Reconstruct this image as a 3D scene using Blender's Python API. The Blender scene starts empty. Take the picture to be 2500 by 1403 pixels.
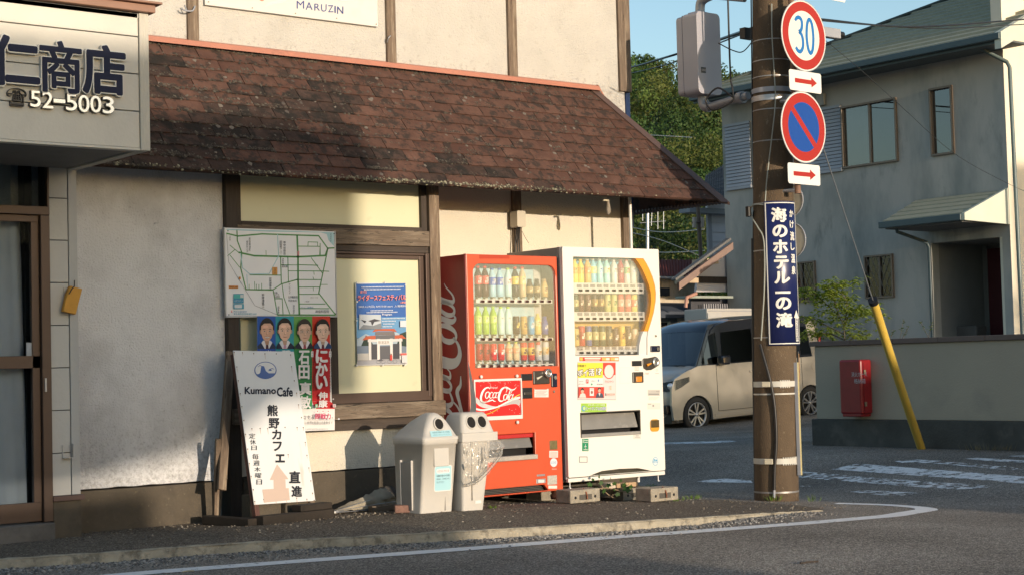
import bpy, bmesh, math, random
from math import sin, cos, pi, radians, sqrt, atan2
from mathutils import Vector, Matrix, noise
from mathutils.geometry import tessellate_polygon
random.seed(7)
sc = bpy.context.scene
# ------------------------------------------------------------------ camera
FPX, PITCH, ROLL, YAW = 4016.67, .04744939, .02640259, .66907749
EYE = Vector((0, 0, 1.0))
_fw = Vector((sin(YAW)*cos(PITCH), cos(YAW)*cos(PITCH), sin(PITCH)))
_rt = Vector((cos(YAW), -sin(YAW), 0)); _up = _rt.cross(_fw)
CR = cos(ROLL)*_rt - sin(ROLL)*_up; CU = sin(ROLL)*_rt + cos(ROLL)*_up; CW = _fw
cam = bpy.data.cameras.new('camera'); co = bpy.data.objects.new('camera', cam)
sc.collection.objects.link(co); sc.camera = co
co.matrix_world = Matrix(((CR.x, CU.x, -CW.x, EYE.x), (CR.y, CU.y, -CW.y, EYE.y), (CR.z, CU.z, -CW.z, EYE.z), (0, 0, 0, 1)))
cam.sensor_width = 36; cam.lens = FPX/2500*36; cam.clip_start = .1; cam.clip_end = 1000
# ------------------------------------------------------------------ world and sun
SUN_EL = radians(6.8); SUN_K = .012
wd = bpy.data.worlds.new('World'); sc.world = wd; wd.use_nodes = True
nt = wd.node_tree; nt.nodes.clear()
wo = nt.nodes.new('ShaderNodeOutputWorld'); bg = nt.nodes.new('ShaderNodeBackground')
sky = nt.nodes.new('ShaderNodeTexSky'); sky.sky_type = 'NISHITA'; sky.sun_disc = False
sky.sun_elevation = SUN_EL; sky.sun_rotation = radians(180-.7)
sky.air_density = 1.0; sky.dust_density = 1.2; sky.ozone_density = 1.8; sky.altitude = 0
bg.inputs[1].default_value = .15
nt.links.new(sky.outputs[0], bg.inputs[0]); nt.links.new(bg.outputs[0], wo.inputs[0])
sl = bpy.data.lights.new('sun', 'SUN'); so = bpy.data.objects.new('sun', sl); sc.collection.objects.link(so)
sl.energy = 2.35; sl.angle = radians(.5); sl.color = (1, .84, .66)
sd = Vector((SUN_K, 1, -math.tan(SUN_EL))).normalized()
so.rotation_euler = sd.to_track_quat('-Z', 'Y').to_euler()
sc.view_settings.view_transform = 'Standard'; sc.view_settings.look = 'None'
sc.view_settings.gamma = 1; sc.view_settings.exposure = .92; sc.view_settings.use_curve_mapping = False
try:
    sc.cycles.max_bounces = 8; sc.cycles.transparent_max_bounces = 12
except Exception: pass

# ------------------------------------------------------------------ survey: photograph point -> place on a real plane
def ray(px, py): return CW + CR*((px-1250)/FPX) - CU*((py-701.5)/FPX)
def G(px, py, z=0.):
    d = ray(px, py); return EYE + d*((z-EYE.z)/d.z)
def PY(px, py, Y):
    d = ray(px, py); return EYE + d*(Y/d.y)
def PX(px, py, X):
    d = ray(px, py); return EYE + d*(X/d.x)
def hit(px, py, o, n):
    d = ray(px, py); return EYE + d*((o-EYE).dot(n)/d.dot(n))
def GR(px, py, fn):
    """where the sight line meets the uneven ground fn(x, y)"""
    d = ray(px, py); t = -EYE.z/d.z
    for _ in range(40):
        p = EYE+d*t; t = (fn(p.x, p.y)-EYE.z)/d.z*.5+t*.5
    return EYE+d*t
def zoom(ox, oy, s): return lambda x, y: (ox+x/s, oy+y/s)

# ------------------------------------------------------------------ materials
MATS = {}
def mat(name, col, rough=.6, var=.12, scale=6., bump=0., bscale=60., metal=0., spec=.5, spots=None, stretch=None, objvar=0., coat=0., detail=4., emis=None, rnd=False, grime=None):
    if name in MATS: return MATS[name]
    m = bpy.data.materials.new(name); m.use_nodes = True; MATS[name] = m
    t = m.node_tree; n = t.nodes; l = t.links; b = n['Principled BSDF']
    b.inputs['Roughness'].default_value = rough; b.inputs['Metallic'].default_value = metal
    b.inputs['Specular IOR Level'].default_value = spec; b.inputs['Coat Weight'].default_value = coat
    c4 = (*col, 1)
    tc = n.new('ShaderNodeTexCoord'); src = tc.outputs['Object']
    if rnd:
        o0 = n.new('ShaderNodeObjectInfo'); v0 = n.new('ShaderNodeVectorMath'); v0.operation = 'MULTIPLY_ADD'; v0.inputs[1].default_value = (37, 53, 71)
        l.new(o0.outputs['Random'], v0.inputs[0]); l.new(src, v0.inputs[2]); src = v0.outputs[0]
    if stretch:
        mp = n.new('ShaderNodeMapping'); mp.inputs['Scale'].default_value = stretch; l.new(src, mp.inputs[0]); src = mp.outputs[0]
    nz = n.new('ShaderNodeTexNoise'); nz.inputs['Scale'].default_value = scale; nz.inputs['Detail'].default_value = detail
    nz.inputs['Roughness'].default_value = .6; l.new(src, nz.inputs[0])
    mr = n.new('ShaderNodeMapRange'); mr.inputs[1].default_value = .25; mr.inputs[2].default_value = .75
    mr.inputs[3].default_value = 1-var; mr.inputs[4].default_value = 1+var; l.new(nz.outputs[0], mr.inputs[0])
    hs = n.new('ShaderNodeHueSaturation'); hs.inputs['Color'].default_value = c4; l.new(mr.outputs[0], hs.inputs['Value'])
    out = hs.outputs[0]
    if objvar:
        oi = n.new('ShaderNodeObjectInfo'); m2 = n.new('ShaderNodeMapRange'); m2.inputs[3].default_value = 1-objvar; m2.inputs[4].default_value = 1+objvar
        l.new(oi.outputs['Random'], m2.inputs[0]); h2 = n.new('ShaderNodeHueSaturation'); l.new(out, h2.inputs['Color']); l.new(m2.outputs[0], h2.inputs['Value']); out = h2.outputs[0]
    for sp in (spots or []):   # (colour, scale, threshold, softness, strength)
        s2 = n.new('ShaderNodeTexNoise'); s2.inputs['Scale'].default_value = sp[1]; s2.inputs['Detail'].default_value = 5
        s2.inputs['Roughness'].default_value = .65; l.new(src, s2.inputs[0])
        r2 = n.new('ShaderNodeMapRange'); r2.inputs[1].default_value = sp[2]; r2.inputs[2].default_value = sp[2]+sp[3]; r2.inputs[4].default_value = sp[4]
        l.new(s2.outputs[0], r2.inputs[0]); mx = n.new('ShaderNodeMix'); mx.data_type = 'RGBA'
        l.new(r2.outputs[0], mx.inputs[0]); l.new(out, mx.inputs[6]); mx.inputs[7].default_value = (*sp[0], 1); out = mx.outputs[2]
    if grime:   # splash dirt on the foot of a wall: (full at z, gone at z, colour, strength, noise scale)
        sz = n.new('ShaderNodeSeparateXYZ'); l.new(tc.outputs['Object'], sz.inputs[0]); g1 = n.new('ShaderNodeMapRange'); g1.inputs[1].default_value = grime[0]; g1.inputs[2].default_value = grime[1]; g1.inputs[3].default_value = grime[3]; g1.inputs[4].default_value = 0; l.new(sz.outputs[2], g1.inputs[0])
        gn = n.new('ShaderNodeTexNoise'); gn.inputs['Scale'].default_value = grime[4]; gn.inputs['Detail'].default_value = 8; gn.inputs['Roughness'].default_value = .75; l.new(tc.outputs['Object'], gn.inputs[0])
        ga = n.new('ShaderNodeMath'); ga.operation = 'ADD'; l.new(gn.outputs[0], ga.inputs[0]); l.new(g1.outputs[0], ga.inputs[1]); g2 = n.new('ShaderNodeMapRange'); g2.inputs[1].default_value = .72; g2.inputs[2].default_value = .98; l.new(ga.outputs[0], g2.inputs[0])
        gm = n.new('ShaderNodeMath'); gm.operation = 'MULTIPLY'; l.new(g2.outputs[0], gm.inputs[0]); gm.inputs[1].default_value = .8
        gx = n.new('ShaderNodeMix'); gx.data_type = 'RGBA'; l.new(gm.outputs[0], gx.inputs[0]); l.new(out, gx.inputs[6]); gx.inputs[7].default_value = (*grime[2], 1); out = gx.outputs[2]
    l.new(out, b.inputs['Base Color'])
    if bump:
        bz = n.new('ShaderNodeTexNoise'); bz.inputs['Scale'].default_value = bscale; bz.inputs['Detail'].default_value = 3; l.new(src, bz.inputs[0])
        bp = n.new('ShaderNodeBump'); bp.inputs['Strength'].default_value = min(bump, 1); bp.inputs['Distance'].default_value = .004*max(bump, 1)
        l.new(bz.outputs[0], bp.inputs['Height']); l.new(bp.outputs[0], b.inputs['Normal'])
    if emis: b.inputs['Emission Color'].default_value = (*emis, 1); b.inputs['Emission Strength'].default_value = 1
    return m
def printmat(rough=.45, name='print'):
    if name in MATS: return MATS[name]
    m = bpy.data.materials.new(name); m.use_nodes = True; MATS[name] = m
    n = m.node_tree.nodes; b = n['Principled BSDF']; a = n.new('ShaderNodeVertexColor'); a.layer_name = 'Col'
    m.node_tree.links.new(a.outputs[0], b.inputs['Base Color']); b.inputs['Roughness'].default_value = rough
    b.inputs['Specular IOR Level'].default_value = .3
    return m
def glassmat(name='glass', tint=(.9, .95, .95), refl=.12, rough=.02, haze=0.):
    if name in MATS: return MATS[name]
    m = bpy.data.materials.new(name); m.use_nodes = True; MATS[name] = m
    t = m.node_tree; n = t.nodes; l = t.links; n.clear(); o = n.new('ShaderNodeOutputMaterial')
    tr = n.new('ShaderNodeBsdfTransparent'); tr.inputs[0].default_value = (*tint, 1)
    gl = n.new('ShaderNodeBsdfGlossy'); gl.inputs['Roughness'].default_value = rough
    fr = n.new('ShaderNodeFresnel'); fr.inputs[0].default_value = 1.5
    ma = n.new('ShaderNodeMath'); ma.operation = 'ADD'; ma.inputs[1].default_value = refl-.04; l.new(fr.outputs[0], ma.inputs[0])
    mx = n.new('ShaderNodeMixShader'); l.new(ma.outputs[0], mx.inputs[0]); l.new(tr.outputs[0], mx.inputs[1]); l.new(gl.outputs[0], mx.inputs[2])
    if haze:
        df = n.new('ShaderNodeBsdfDiffuse'); df.inputs[0].default_value = (.75, .74, .70, 1); m2 = n.new('ShaderNodeMixShader'); m2.inputs[0].default_value = haze
        l.new(mx.outputs[0], m2.inputs[1]); l.new(df.outputs[0], m2.inputs[2]); l.new(m2.outputs[0], o.inputs[0])
    else: l.new(mx.outputs[0], o.inputs[0])
    return m
def hexc(r, g, b):
    f = lambda v: (v/255/12.92) if v/255 <= .04045 else ((v/255+.055)/1.055)**2.4
    return (f(r), f(g), f(b))

# ------------------------------------------------------------------ mesh building
col = sc.collection
def tag(o, label=None, cat=None, group=None, kind=None):
    if label: o['label'] = label
    if cat: o['category'] = cat
    if group: o['group'] = group
    if kind: o['kind'] = kind
    return o
def empty(name, loc=(0, 0, 0), rz=0, M=None, parent=None):
    o = bpy.data.objects.new(name, None); col.objects.link(o); o.empty_display_size = .1
    if M is not None: o.matrix_world = M
    else: o.location = loc; o.rotation_euler = (0, 0, rz)
    if parent: o.parent = parent
    return o
def copy_tree(o, parent=None):
    c = o.copy(); col.objects.link(c); c.parent = parent
    for ch in list(o.children): copy_tree(ch, c)
    return c
class MB:
    def __init__(s): s.v = []; s.f = []; s.sm = []; s.c = []
    def add(s, vs, fs, smooth=False, c=None):
        k = len(s.v); s.v += [tuple(x) for x in vs]; s.f += [tuple(i+k for i in q) for q in fs]; s.sm += [smooth]*len(fs); s.c += [c]*len(fs); return s
    def box(s, x0, x1, y0, y1, z0, z1, M=None, c=None):
        vs = [Vector((x, y, z)) for z in (z0, z1) for y in (y0, y1) for x in (x0, x1)]
        if M is not None: vs = [M @ v for v in vs]
        return s.add(vs, [(0, 2, 3, 1), (4, 5, 7, 6), (0, 1, 5, 4), (2, 6, 7, 3), (0, 4, 6, 2), (1, 3, 7, 5)], c=c)
    def tube(s, pts, r, n=8, cap=True, r1=None, c=None):
        pts = [Vector(p) for p in pts]; vs = []; N = len(pts)
        up = Vector((0, 0, 1)); prev = None
        for i, p in enumerate(pts):
            t = (pts[min(i+1, N-1)]-pts[max(i-1, 0)]).normalized()
            if prev is None:
                a = up.cross(t) if abs(t.z) < .95 else Vector((1, 0, 0)).cross(t)
            else: a = prev - t*prev.dot(t)
            a.normalize(); prev = a; b = t.cross(a)
            rr = (r if r1 is None else r+(r1-r)*i/(N-1)) if not isinstance(r, (list, tuple)) else r[i]
            vs += [p+(a*cos(2*pi*j/n)+b*sin(2*pi*j/n))*rr for j in range(n)]
        fs = [(i*n+j, i*n+(j+1) % n, (i+1)*n+(j+1) % n, (i+1)*n+j) for i in range(N-1) for j in range(n)]
        s.add(vs, fs, True, c)
        if cap: s.add(vs[:n], [tuple(range(n))[::-1]], c=c); s.add(vs[-n:], [tuple(range(n))], c=c)
        return s
    def lathe(s, prof, n=16, M=None, sx=1, sy=1, c=None, cap=True):   # prof (r, z)
        vs = [Vector((r*cos(2*pi*j/n)*sx, r*sin(2*pi*j/n)*sy, z)) for r, z in prof for j in range(n)]
        if M is not None: vs = [M @ v for v in vs]
        fs = [(i*n+j, i*n+(j+1) % n, (i+1)*n+(j+1) % n, (i+1)*n+j) for i in range(len(prof)-1) for j in range(n)]
        s.add(vs, fs, True, c)
        if cap: s.add(vs[:n], [tuple(range(n))[::-1]], c=c); s.add(vs[-n:], [tuple(range(n))], c=c)
        return s
    def plate(s, loops, y0, y1, c=None):   # loops in xz, front face at y0 (towards -y), back at y1
        L = [[Vector((p[0], p[1], 0)) for p in lp] for lp in loops]
        tris = tessellate_polygon(L); flat = [p for lp in L for p in lp]; n = len(flat)
        vs = [(p.x, y0, p.y) for p in flat]+[(p.x, y1, p.y) for p in flat]
        fs = []
        for a, b, d in tris:
            A, B, D = flat[a], flat[b], flat[d]
            if (B-A).cross(D-A).z < 0: b, d = d, b
            fs.append((a, b, d))
            if y1 != y0: fs.append((a+n, d+n, b+n))
        if y1 != y0:
            k = 0
            for lp in L:
                m = len(lp)
                for i in range(m): fs.append((k+i, k+i+n, k+(i+1) % m+n, k+(i+1) % m))
                k += m
        return s.add(vs, fs, c=c)
    def build(s, name, m, parent=None, M=None, bevel=0, seg=2, label=None, kind=None, recalc=False, loc=None):
        me = bpy.data.meshes.new(name); me.from_pydata(s.v, [], s.f); me.polygons.foreach_set('use_smooth', s.sm)
        if any(x is not None for x in s.c):
            ca = me.color_attributes.new('Col', 'FLOAT_COLOR', 'CORNER'); buf = []
            for p, cc in zip(s.f, s.c): buf += list((*(cc or (1, 1, 1)), 1))*len(p)
            ca.data.foreach_set('color', buf)
        if recalc:
            bm = bmesh.new(); bm.from_mesh(me); bmesh.ops.recalc_face_normals(bm, faces=bm.faces); bm.to_mesh(me); bm.free()
        me.materials.append(m); me.update()
        return link(name, me, parent, M, bevel, seg, label, kind, loc)
def link(name, me, parent=None, M=None, bevel=0, seg=2, label=None, kind=None, loc=None):
    o = bpy.data.objects.new(name, me); col.objects.link(o)
    if M is not None: o.matrix_world = M
    if loc is not None: o.location = loc
    if parent: o.parent = parent
    if bevel:
        b = o.modifiers.new('bevel', 'BEVEL'); b.width = bevel; b.segments = seg; b.limit_method = 'ANGLE'; b.angle_limit = radians(40)
    if label: o['label'] = label
    if kind: o['kind'] = kind
    return o
def boxo(name, m, b, parent=None, bevel=0, label=None, kind=None, M=None):
    """box object with its origin at the middle of its base"""
    cx, cy, cz = (b[0]+b[1])/2, (b[2]+b[3])/2, b[4]
    return MB().box(b[0]-cx, b[1]-cx, b[2]-cy, b[3]-cy, 0, b[5]-cz).build(name, m, parent, bevel=bevel, label=label, kind=kind, loc=(cx, cy, cz) if M is None else M @ Vector((cx, cy, cz)))
def rrect(x0, z0, x1, z1, r, n=5):
    P = []
    for cx, cz, a in ((x1-r, z0+r, -90), (x1-r, z1-r, 0), (x0+r, z1-r, 90), (x0+r, z0+r, 180)):
        for i in range(n+1):
            t = radians(a+90*i/n); P.append((cx+r*cos(t), cz+r*sin(t)))
    return P
def rect(x0, z0, x1, z1): return [(x0, z0), (x1, z0), (x1, z1), (x0, z1)]
def ell(cx, cz, rx, rz, n=24): return [(cx+rx*cos(2*pi*i/n), cz+rz*sin(2*pi*i/n)) for i in range(n)]
def spline(pts, sub=6):
    P = [tuple(p) for p in pts]; out = []
    for i in range(len(P)-1):
        a, b, c_, d = P[max(i-1, 0)], P[i], P[i+1], P[min(i+2, len(P)-1)]
        for k in range(sub):
            t = k/sub; out.append(tuple(.5*((2*b[j])+(-a[j]+c_[j])*t+(2*a[j]-5*b[j]+4*c_[j]-d[j])*t*t+(-a[j]+3*b[j]-3*c_[j]+d[j])*t**3) for j in range(len(b))))
    out.append(P[-1]); return out

# ------------------------------------------------------------------ lettering
GLY = {}
def glyph(ch, bold=0., res=3):
    k = (ch, bold, res)
    if k in GLY: return GLY[k]
    cu = bpy.data.curves.new('t', 'FONT'); cu.body = ch; cu.size = 1; cu.resolution_u = res; cu.offset = bold; cu.fill_mode = 'FRONT'
    cu.align_x = 'LEFT'
    ob = bpy.data.objects.new('t', cu); me = bpy.data.meshes.new_from_object(ob)
    vs = [(v.co.x, v.co.y) for v in me.vertices]; fs = [tuple(p.vertices) for p in me.polygons]
    bpy.data.objects.remove(ob); bpy.data.meshes.remove(me); bpy.data.curves.remove(cu)
    if vs: bb = (min(v[0] for v in vs), min(v[1] for v in vs), max(v[0] for v in vs), max(v[1] for v in vs))
    else: bb = (0, 0, .3, .7)
    GLY[k] = (vs, fs, bb); return GLY[k]
class Print:
    """flat print: coloured polygons stacked in thin layers on a sheet; cv maps input points to sheet metres"""
    def __init__(s, cv=None, step=.0004, y=-.001, warp=None): s.mb = MB(); s.cv = cv or (lambda x, y: (x, y)); s.step = step; s.y = y; s.y0 = y; s.warp = warp
    def lay(s): s.y -= s.step; return s.y
    def _put(s, pts, fs, c, y):
        W = s.warp or (lambda u, v, d: (u, d, v))
        vs = [W(u, v, y) for u, v in pts]; out = []
        for q in fs:
            A, B, C_ = pts[q[0]], pts[q[1]], pts[q[2]]
            cr = (B[0]-A[0])*(C_[1]-A[1])-(B[1]-A[1])*(C_[0]-A[0])
            out.append(q if cr > 0 else q[::-1])
        s.mb.add(vs, out, c=c)
    def poly(s, pts, c, layer=True, raw=False):
        if layer: s.lay()
        p = list(pts) if raw else [s.cv(*q) for q in pts]
        t = tessellate_polygon([[Vector((a, b, 0)) for a, b in p]])
        s._put(p, [tuple(x) for x in t], c, s.y); return s
    def rect(s, x0, y0, x1, y1, c, layer=True, n=1):
        if layer: s.lay()
        for i in range(n):
            a, b = x0+(x1-x0)*i/n, x0+(x1-x0)*(i+1)/n
            s._put([s.cv(a, y0), s.cv(b, y0), s.cv(b, y1), s.cv(a, y1)], [(0, 1, 2, 3)], c, s.y)
        return s
    def ell(s, cx, cy, rx, ry, c, n=24, layer=True): return s.poly(ell(cx, cy, rx, ry, n), c, layer)
    def line(s, pts, w, c, layer=True, raw=False):
        if layer: s.lay()
        p = [Vector(q if raw else s.cv(*q)) for q in pts]
        for i in range(len(p)-1):
            d = (p[i+1]-p[i]); L = d.length
            if L < 1e-7: continue
            d /= L; nn = Vector((-d.y, d.x))*w/2; a = p[i]-d*w*.3; b = p[i+1]+d*w*.3
            s._put([tuple(a-nn), tuple(b-nn), tuple(b+nn), tuple(a+nn)], [(0, 1, 2, 3)], c, s.y)
        return s
    def ribbon(s, pts, c, k=1., sub=6, layer=True):   # pts (x, y, width): width in input units times k -> metres through local scale
        if layer: s.lay()
        q = spline(pts, sub); p = [Vector(s.cv(a[0], a[1])) for a in q]
        e0 = Vector(s.cv(0, 0)); e1 = Vector(s.cv(1, 0)); e2 = Vector(s.cv(0, 1)); sca = sqrt(abs((e1-e0).x*(e2-e0).y-(e1-e0).y*(e2-e0).x))
        L = []; R = []
        for i in range(len(p)):
            d = p[min(i+1, len(p)-1)]-p[max(i-1, 0)]
            d = d.normalized() if d.length > 1e-9 else Vector((1, 0)); nn = Vector((-d.y, d.x))*max(q[i][2], .01)*k*sca/2
            L.append(tuple(p[i]+nn)); R.append(tuple(p[i]-nn))
        n = len(p); s._put(L+R, [(i, i+1, n+i+1, n+i) for i in range(n-1)], c, s.y); return s
    def _glyph(s, vs, fs, B, x0, yb, x1, yt, c, bold):
        W = (B[2]-B[0]) or 1; Hh = (B[3]-B[1]) or 1; K = 10 if bold > .016 else 1
        e0 = Vector(s.cv(x0, yb)); u_ = Vector(s.cv(x1, yb))-e0; v_ = Vector(s.cv(x0, yt))-e0
        for k in range(K):
            dx, dz = (bold*cos(2*pi*k/K), bold*sin(2*pi*k/K)) if K > 1 else (0, 0)
            s._put([s.cv(x0+(v[0]+dx-B[0])/W*(x1-x0), yb+(v[1]+dz-B[1])/Hh*(yt-yb)) for v in vs], fs, c, s.y-.00003*k)
    def char(s, ch, x0, y0, x1, y1, c, bold=0., res=3, layer=True):
        """fit one glyph into the box (input units, y0 = lower edge)"""
        if layer: s.lay()
        vs, fs, bb = glyph(ch, 0., res); b_ = bold if bold > .016 else 0
        s._glyph(vs, fs, (bb[0]-b_, bb[1]-b_, bb[2]+b_, bb[3]+b_), x0, y0, x1, y1, c, bold); return s
    def text(s, st, x0, y0, x1, y1, c, bold=0., res=2, layer=True):
        """whole string fitted in a box, y0 lower edge"""
        return s.char(st, x0, y0, x1, y1, c, bold, res, layer)
    def vtext(s, st, x0, x1, y0, y1, c, bold=0., res=3, layer=True, fill=.9):
        """characters stacked from y0 (top) to y1 (bottom)"""
        if layer: s.lay()
        n = len(st); h = (y1-y0)/n
        for i, ch in enumerate(st):
            if ch == ' ': continue
            vs, fs, bb = glyph(ch, 0., res); a = y0+h*i+h*(1-fill)/2; b = y0+h*(i+1)-h*(1-fill)/2
            if (bb[3]-bb[1]) < .35 or (bb[2]-bb[0]) < .35: B = (0, -.08, 1.0, .86)
            else: B = bb
            s._glyph(vs, fs, B, x0, b, x1, a, c, bold)
        return s
    def flush(s, name, parent, rough=.45, mname='print'):
        o = s.mb.build(name, printmat(rough, mname), parent); s.mb = MB(); s.y = s.y0; return o
    def build(s, name, parent, rough=.45, label=None, mname='print', kind=None):
        return s.mb.build(name, printmat(rough, mname), parent, label=label, kind=kind)
class Frame:
    """a flat sheet standing in the world: o lower left corner, ex along it, ez up it"""
    def __init__(s, o, ex=(1, 0, 0), ez=(0, 0, 1)):
        s.o = Vector(o); s.ex = Vector(ex).normalized(); s.ez = Vector(ez).normalized(); s.n = s.ex.cross(s.ez)
        y = -s.n; s.M = Matrix(((s.ex.x, y.x, s.ez.x, s.o.x), (s.ex.y, y.y, s.ez.y, s.o.y), (s.ex.z, y.z, s.ez.z, s.o.z), (0, 0, 0, 1)))
    def uv(s, px, py, d=0.):
        P = hit(px, py, s.o+s.n*d, s.n)-s.o; return (P.dot(s.ex), P.dot(s.ez))
    def z(s, ox, oy, sca, d=0.): return lambda x, y: s.uv(ox+x/sca, oy+y/sca, d)
def fit_quad(cs):
    """map unit square to four sheet points (bottom-left, bottom-right, top-right, top-left), bilinear"""
    a, b, c_, d = [Vector(q) for q in cs]
    return lambda u, v: tuple(a*(1-u)*(1-v)+b*u*(1-v)+c_*u*v+d*(1-u)*v)
# ------------------------------------------------------------------ common materials
Yw = 10.33; Yu = 10.75   # window bay, and the recessed wall right of it with the upper storey
STUCCO = mat('stucco', (.50, .475, .43), .9, .08, 3, bump=2.6, bscale=70, spec=.2, grime=(.48, .85, (.16, .14, .12), .26, 24), spots=[((.40, .36, .30), 2.2, .56, .22, .45), ((.30, .27, .23), 22, .60, .10, .35)])
STUCCO_DIRTY = mat('stucco grimy', (.66, .66, .665), .9, .06, 3, bump=2.6, bscale=80, spec=.2, grime=(.25, 1.3, (.16, .155, .15), .29, 34), spots=[((.30, .30, .30), 1.1, .46, .25, .65), ((.22, .21, .20), 40, .60, .10, .45)])
STUCCO_CREAM = mat('stucco cream', (.62, .57, .465), .85, .04, 2, bump=1.8, bscale=80, spec=.2, grime=(.25, .6, (.22, .18, .13), .22, 26), spots=[((.55, .48, .36), 1.2, .58, .2, .3)])
WOOD = mat('weathered wood', (.17, .125, .09), .85, .35, 5, bump=1.2, bscale=18, stretch=(9, 9, .8), spec=.2, spots=[((.36, .29, .21), 4, .52, .12, .6), ((.03, .024, .02), 7, .62, .06, .8)])
WOODH = mat('weathered beam', (.15, .115, .085), .85, .3, 5, bump=1.5, bscale=16, stretch=(.8, 9, 11), spec=.2, spots=[((.33, .27, .20), 4, .52, .12, .5), ((.02, .017, .015), 8, .58, .05, .9)])
WOODDARK = mat('dark stained wood', (.05, .038, .03), .7, .3, 5, bump=.6, bscale=18, stretch=(8, 8, .8), spec=.3)
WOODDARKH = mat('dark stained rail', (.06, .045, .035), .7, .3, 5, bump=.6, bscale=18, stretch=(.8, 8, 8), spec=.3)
CONC = mat('old concrete', (.10, .083, .062), .95, .3, 2.5, bump=1.2, bscale=60, spec=.2, spots=[((.055, .047, .038), 2.6, .5, .2, .8), ((.17, .145, .10), 30, .62, .06, .5)])
CONC_L = mat('pale concrete', (.32, .285, .225), .95, .3, 7, bump=1.8, bscale=70, spec=.2, spots=[((.15, .13, .10), 5, .52, .2, .7)])
PAINTMETAL = mat('salmon flashing', (.42, .17, .11), .45, .12, 3, spots=[((.20, .09, .06), 6, .62, .1, .5)])
BROWNMETAL = mat('brown sheet metal', (.10, .062, .05), .5, .12, 4, spots=[((.18, .12, .09), 30, .7, .04, .6)])
BRONZE = mat('bronze aluminium', (.085, .055, .042), .42, .1, 5, metal=.35)
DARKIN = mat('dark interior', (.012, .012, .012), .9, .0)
BLACKPL = mat('black plastic', (.012, .012, .013), .38, .1)
RUST = mat('rust', (.22, .08, .04), .8, .3, 30)
STEEL = mat('galvanised steel', (.42, .43, .45), .42, .12, 9, metal=.75)
GREYMETAL = mat('grey painted metal', (.30, .31, .34), .45, .08, 6)
GLASS = glassmat()

# ------------------------------------------------------------------ ground
def S01(t): t = min(max(t, 0), 1); return t*t*(3-2*t)
def terr(x): return -.165*S01((x-6.5)/4.5)*(1-S01((x-11)/2.8))      # the corner dips toward the side street
def wz(x, y): return terr(x)-.022*S01((y-9.4)/.7)
def road_z(x, y): return terr(x)-.047*S01((9.0-x)/2.0)                 # beside the kerb the road lies lower than the walk
KP = [GR(a, b, wz) for a, b in ((-400, 1392), (0, 1366), (270, 1349), (540, 1329), (800, 1315), (1050, 1302), (1300, 1288), (1500, 1277), (1700, 1265), (1900, 1252), (2010, 1246))]
KP = [(-6, KP[0].y+.275*(KP[0].x+6))]+[(p.x, p.y) for p in KP]
def kerb_y(x):
    for (x0, y0), (x1, y1) in zip(KP, KP[1:]):
        if x <= x1 or (x1, y1) == KP[-1]: return y0+(y1-y0)*(x-x0)/(x1-x0)
def asphalt(name, base, agg, brown=None):
    if name in MATS: return MATS[name]
    m = mat(name, base, .9, .16, 1.1, spec=.25, spots=None)
    t = m.node_tree; n = t.nodes; l = t.links; b = n['Principled BSDF']; tc = n['Texture Coordinate']
    src = b.inputs['Base Color'].links[0].from_socket
    vo = n.new('ShaderNodeTexVoronoi'); vo.inputs['Scale'].default_value = 115; l.new(tc.outputs['Object'], vo.inputs[0])
    sx = n.new('ShaderNodeSeparateColor'); l.new(vo.outputs['Color'], sx.inputs[0])
    r1 = n.new('ShaderNodeMapRange'); r1.inputs[1].default_value = .45; r1.inputs[2].default_value = .95; l.new(sx.outputs[0], r1.inputs[0])
    mx = n.new('ShaderNodeMix'); mx.data_type = 'RGBA'; l.new(r1.outputs[0], mx.inputs[0]); l.new(src, mx.inputs[6]); mx.inputs[7].default_value = (*agg, 1)
    r2 = n.new('ShaderNodeMapRange'); r2.inputs[1].default_value = .0; r2.inputs[2].default_value = .35; r2.inputs[3].default_value = .35; r2.inputs[4].default_value = 1
    l.new(sx.outputs[1], r2.inputs[0]); m3 = n.new('ShaderNodeHueSaturation'); l.new(mx.outputs[2], m3.inputs['Color']); l.new(r2.outputs[0], m3.inputs['Value'])
    nz = n.new('ShaderNodeTexNoise'); nz.inputs['Scale'].default_value = .55; nz.inputs['Detail'].default_value = 6; l.new(tc.outputs['Object'], nz.inputs[0])
    r3 = n.new('ShaderNodeMapRange'); r3.inputs[1].default_value = .3; r3.inputs[2].default_value = .7; r3.inputs[3].default_value = .72; r3.inputs[4].default_value = 1.25
    l.new(nz.outputs[0], r3.inputs[0]); m4 = n.new('ShaderNodeHueSaturation'); l.new(m3.outputs[0], m4.inputs['Color']); l.new(r3.outputs[0], m4.inputs['Value'])
    l.new(m4.outputs[0], b.inputs['Base Color'])
    bp = n.new('ShaderNodeBump'); bp.inputs['Strength'].default_value = 1.; bp.inputs['Distance'].default_value = .014
    l.new(vo.outputs['Distance'], bp.inputs['Height']); bp.invert = True; l.new(bp.outputs[0], b.inputs['Normal'])
    return m
ASPH = asphalt('road asphalt', (.215, .192, .168), (.54, .485, .41))
WALK = asphalt('walk asphalt', (.118, .096, .074), (.38, .32, .245))
def grid(name, xs, ys, zf, m, kind='structure'):
    v = [(x, y, zf(x, y)) for y in ys for x in xs]; w = len(xs)
    f = [(j*w+i, j*w+i+1, (j+1)*w+i+1, (j+1)*w+i) for j in range(len(ys)-1) for i in range(w-1)]
    return MB().add(v, f, True).build(name, m, kind=kind)
def span(a, b, st): n = max(1, int(round((b-a)/st))); return [a+(b-a)*i/n for i in range(n+1)]
XS = [-300, -80, -30, -12, -4]+span(-1, 24, .25)+[30, 45, 80, 160, 400]
YS = [-300, -80, -30, -16, -4]+span(0, 14, .25)+span(15, 30, 1)+[45, 80, 160, 400]
xk_lim = 9.6
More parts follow.
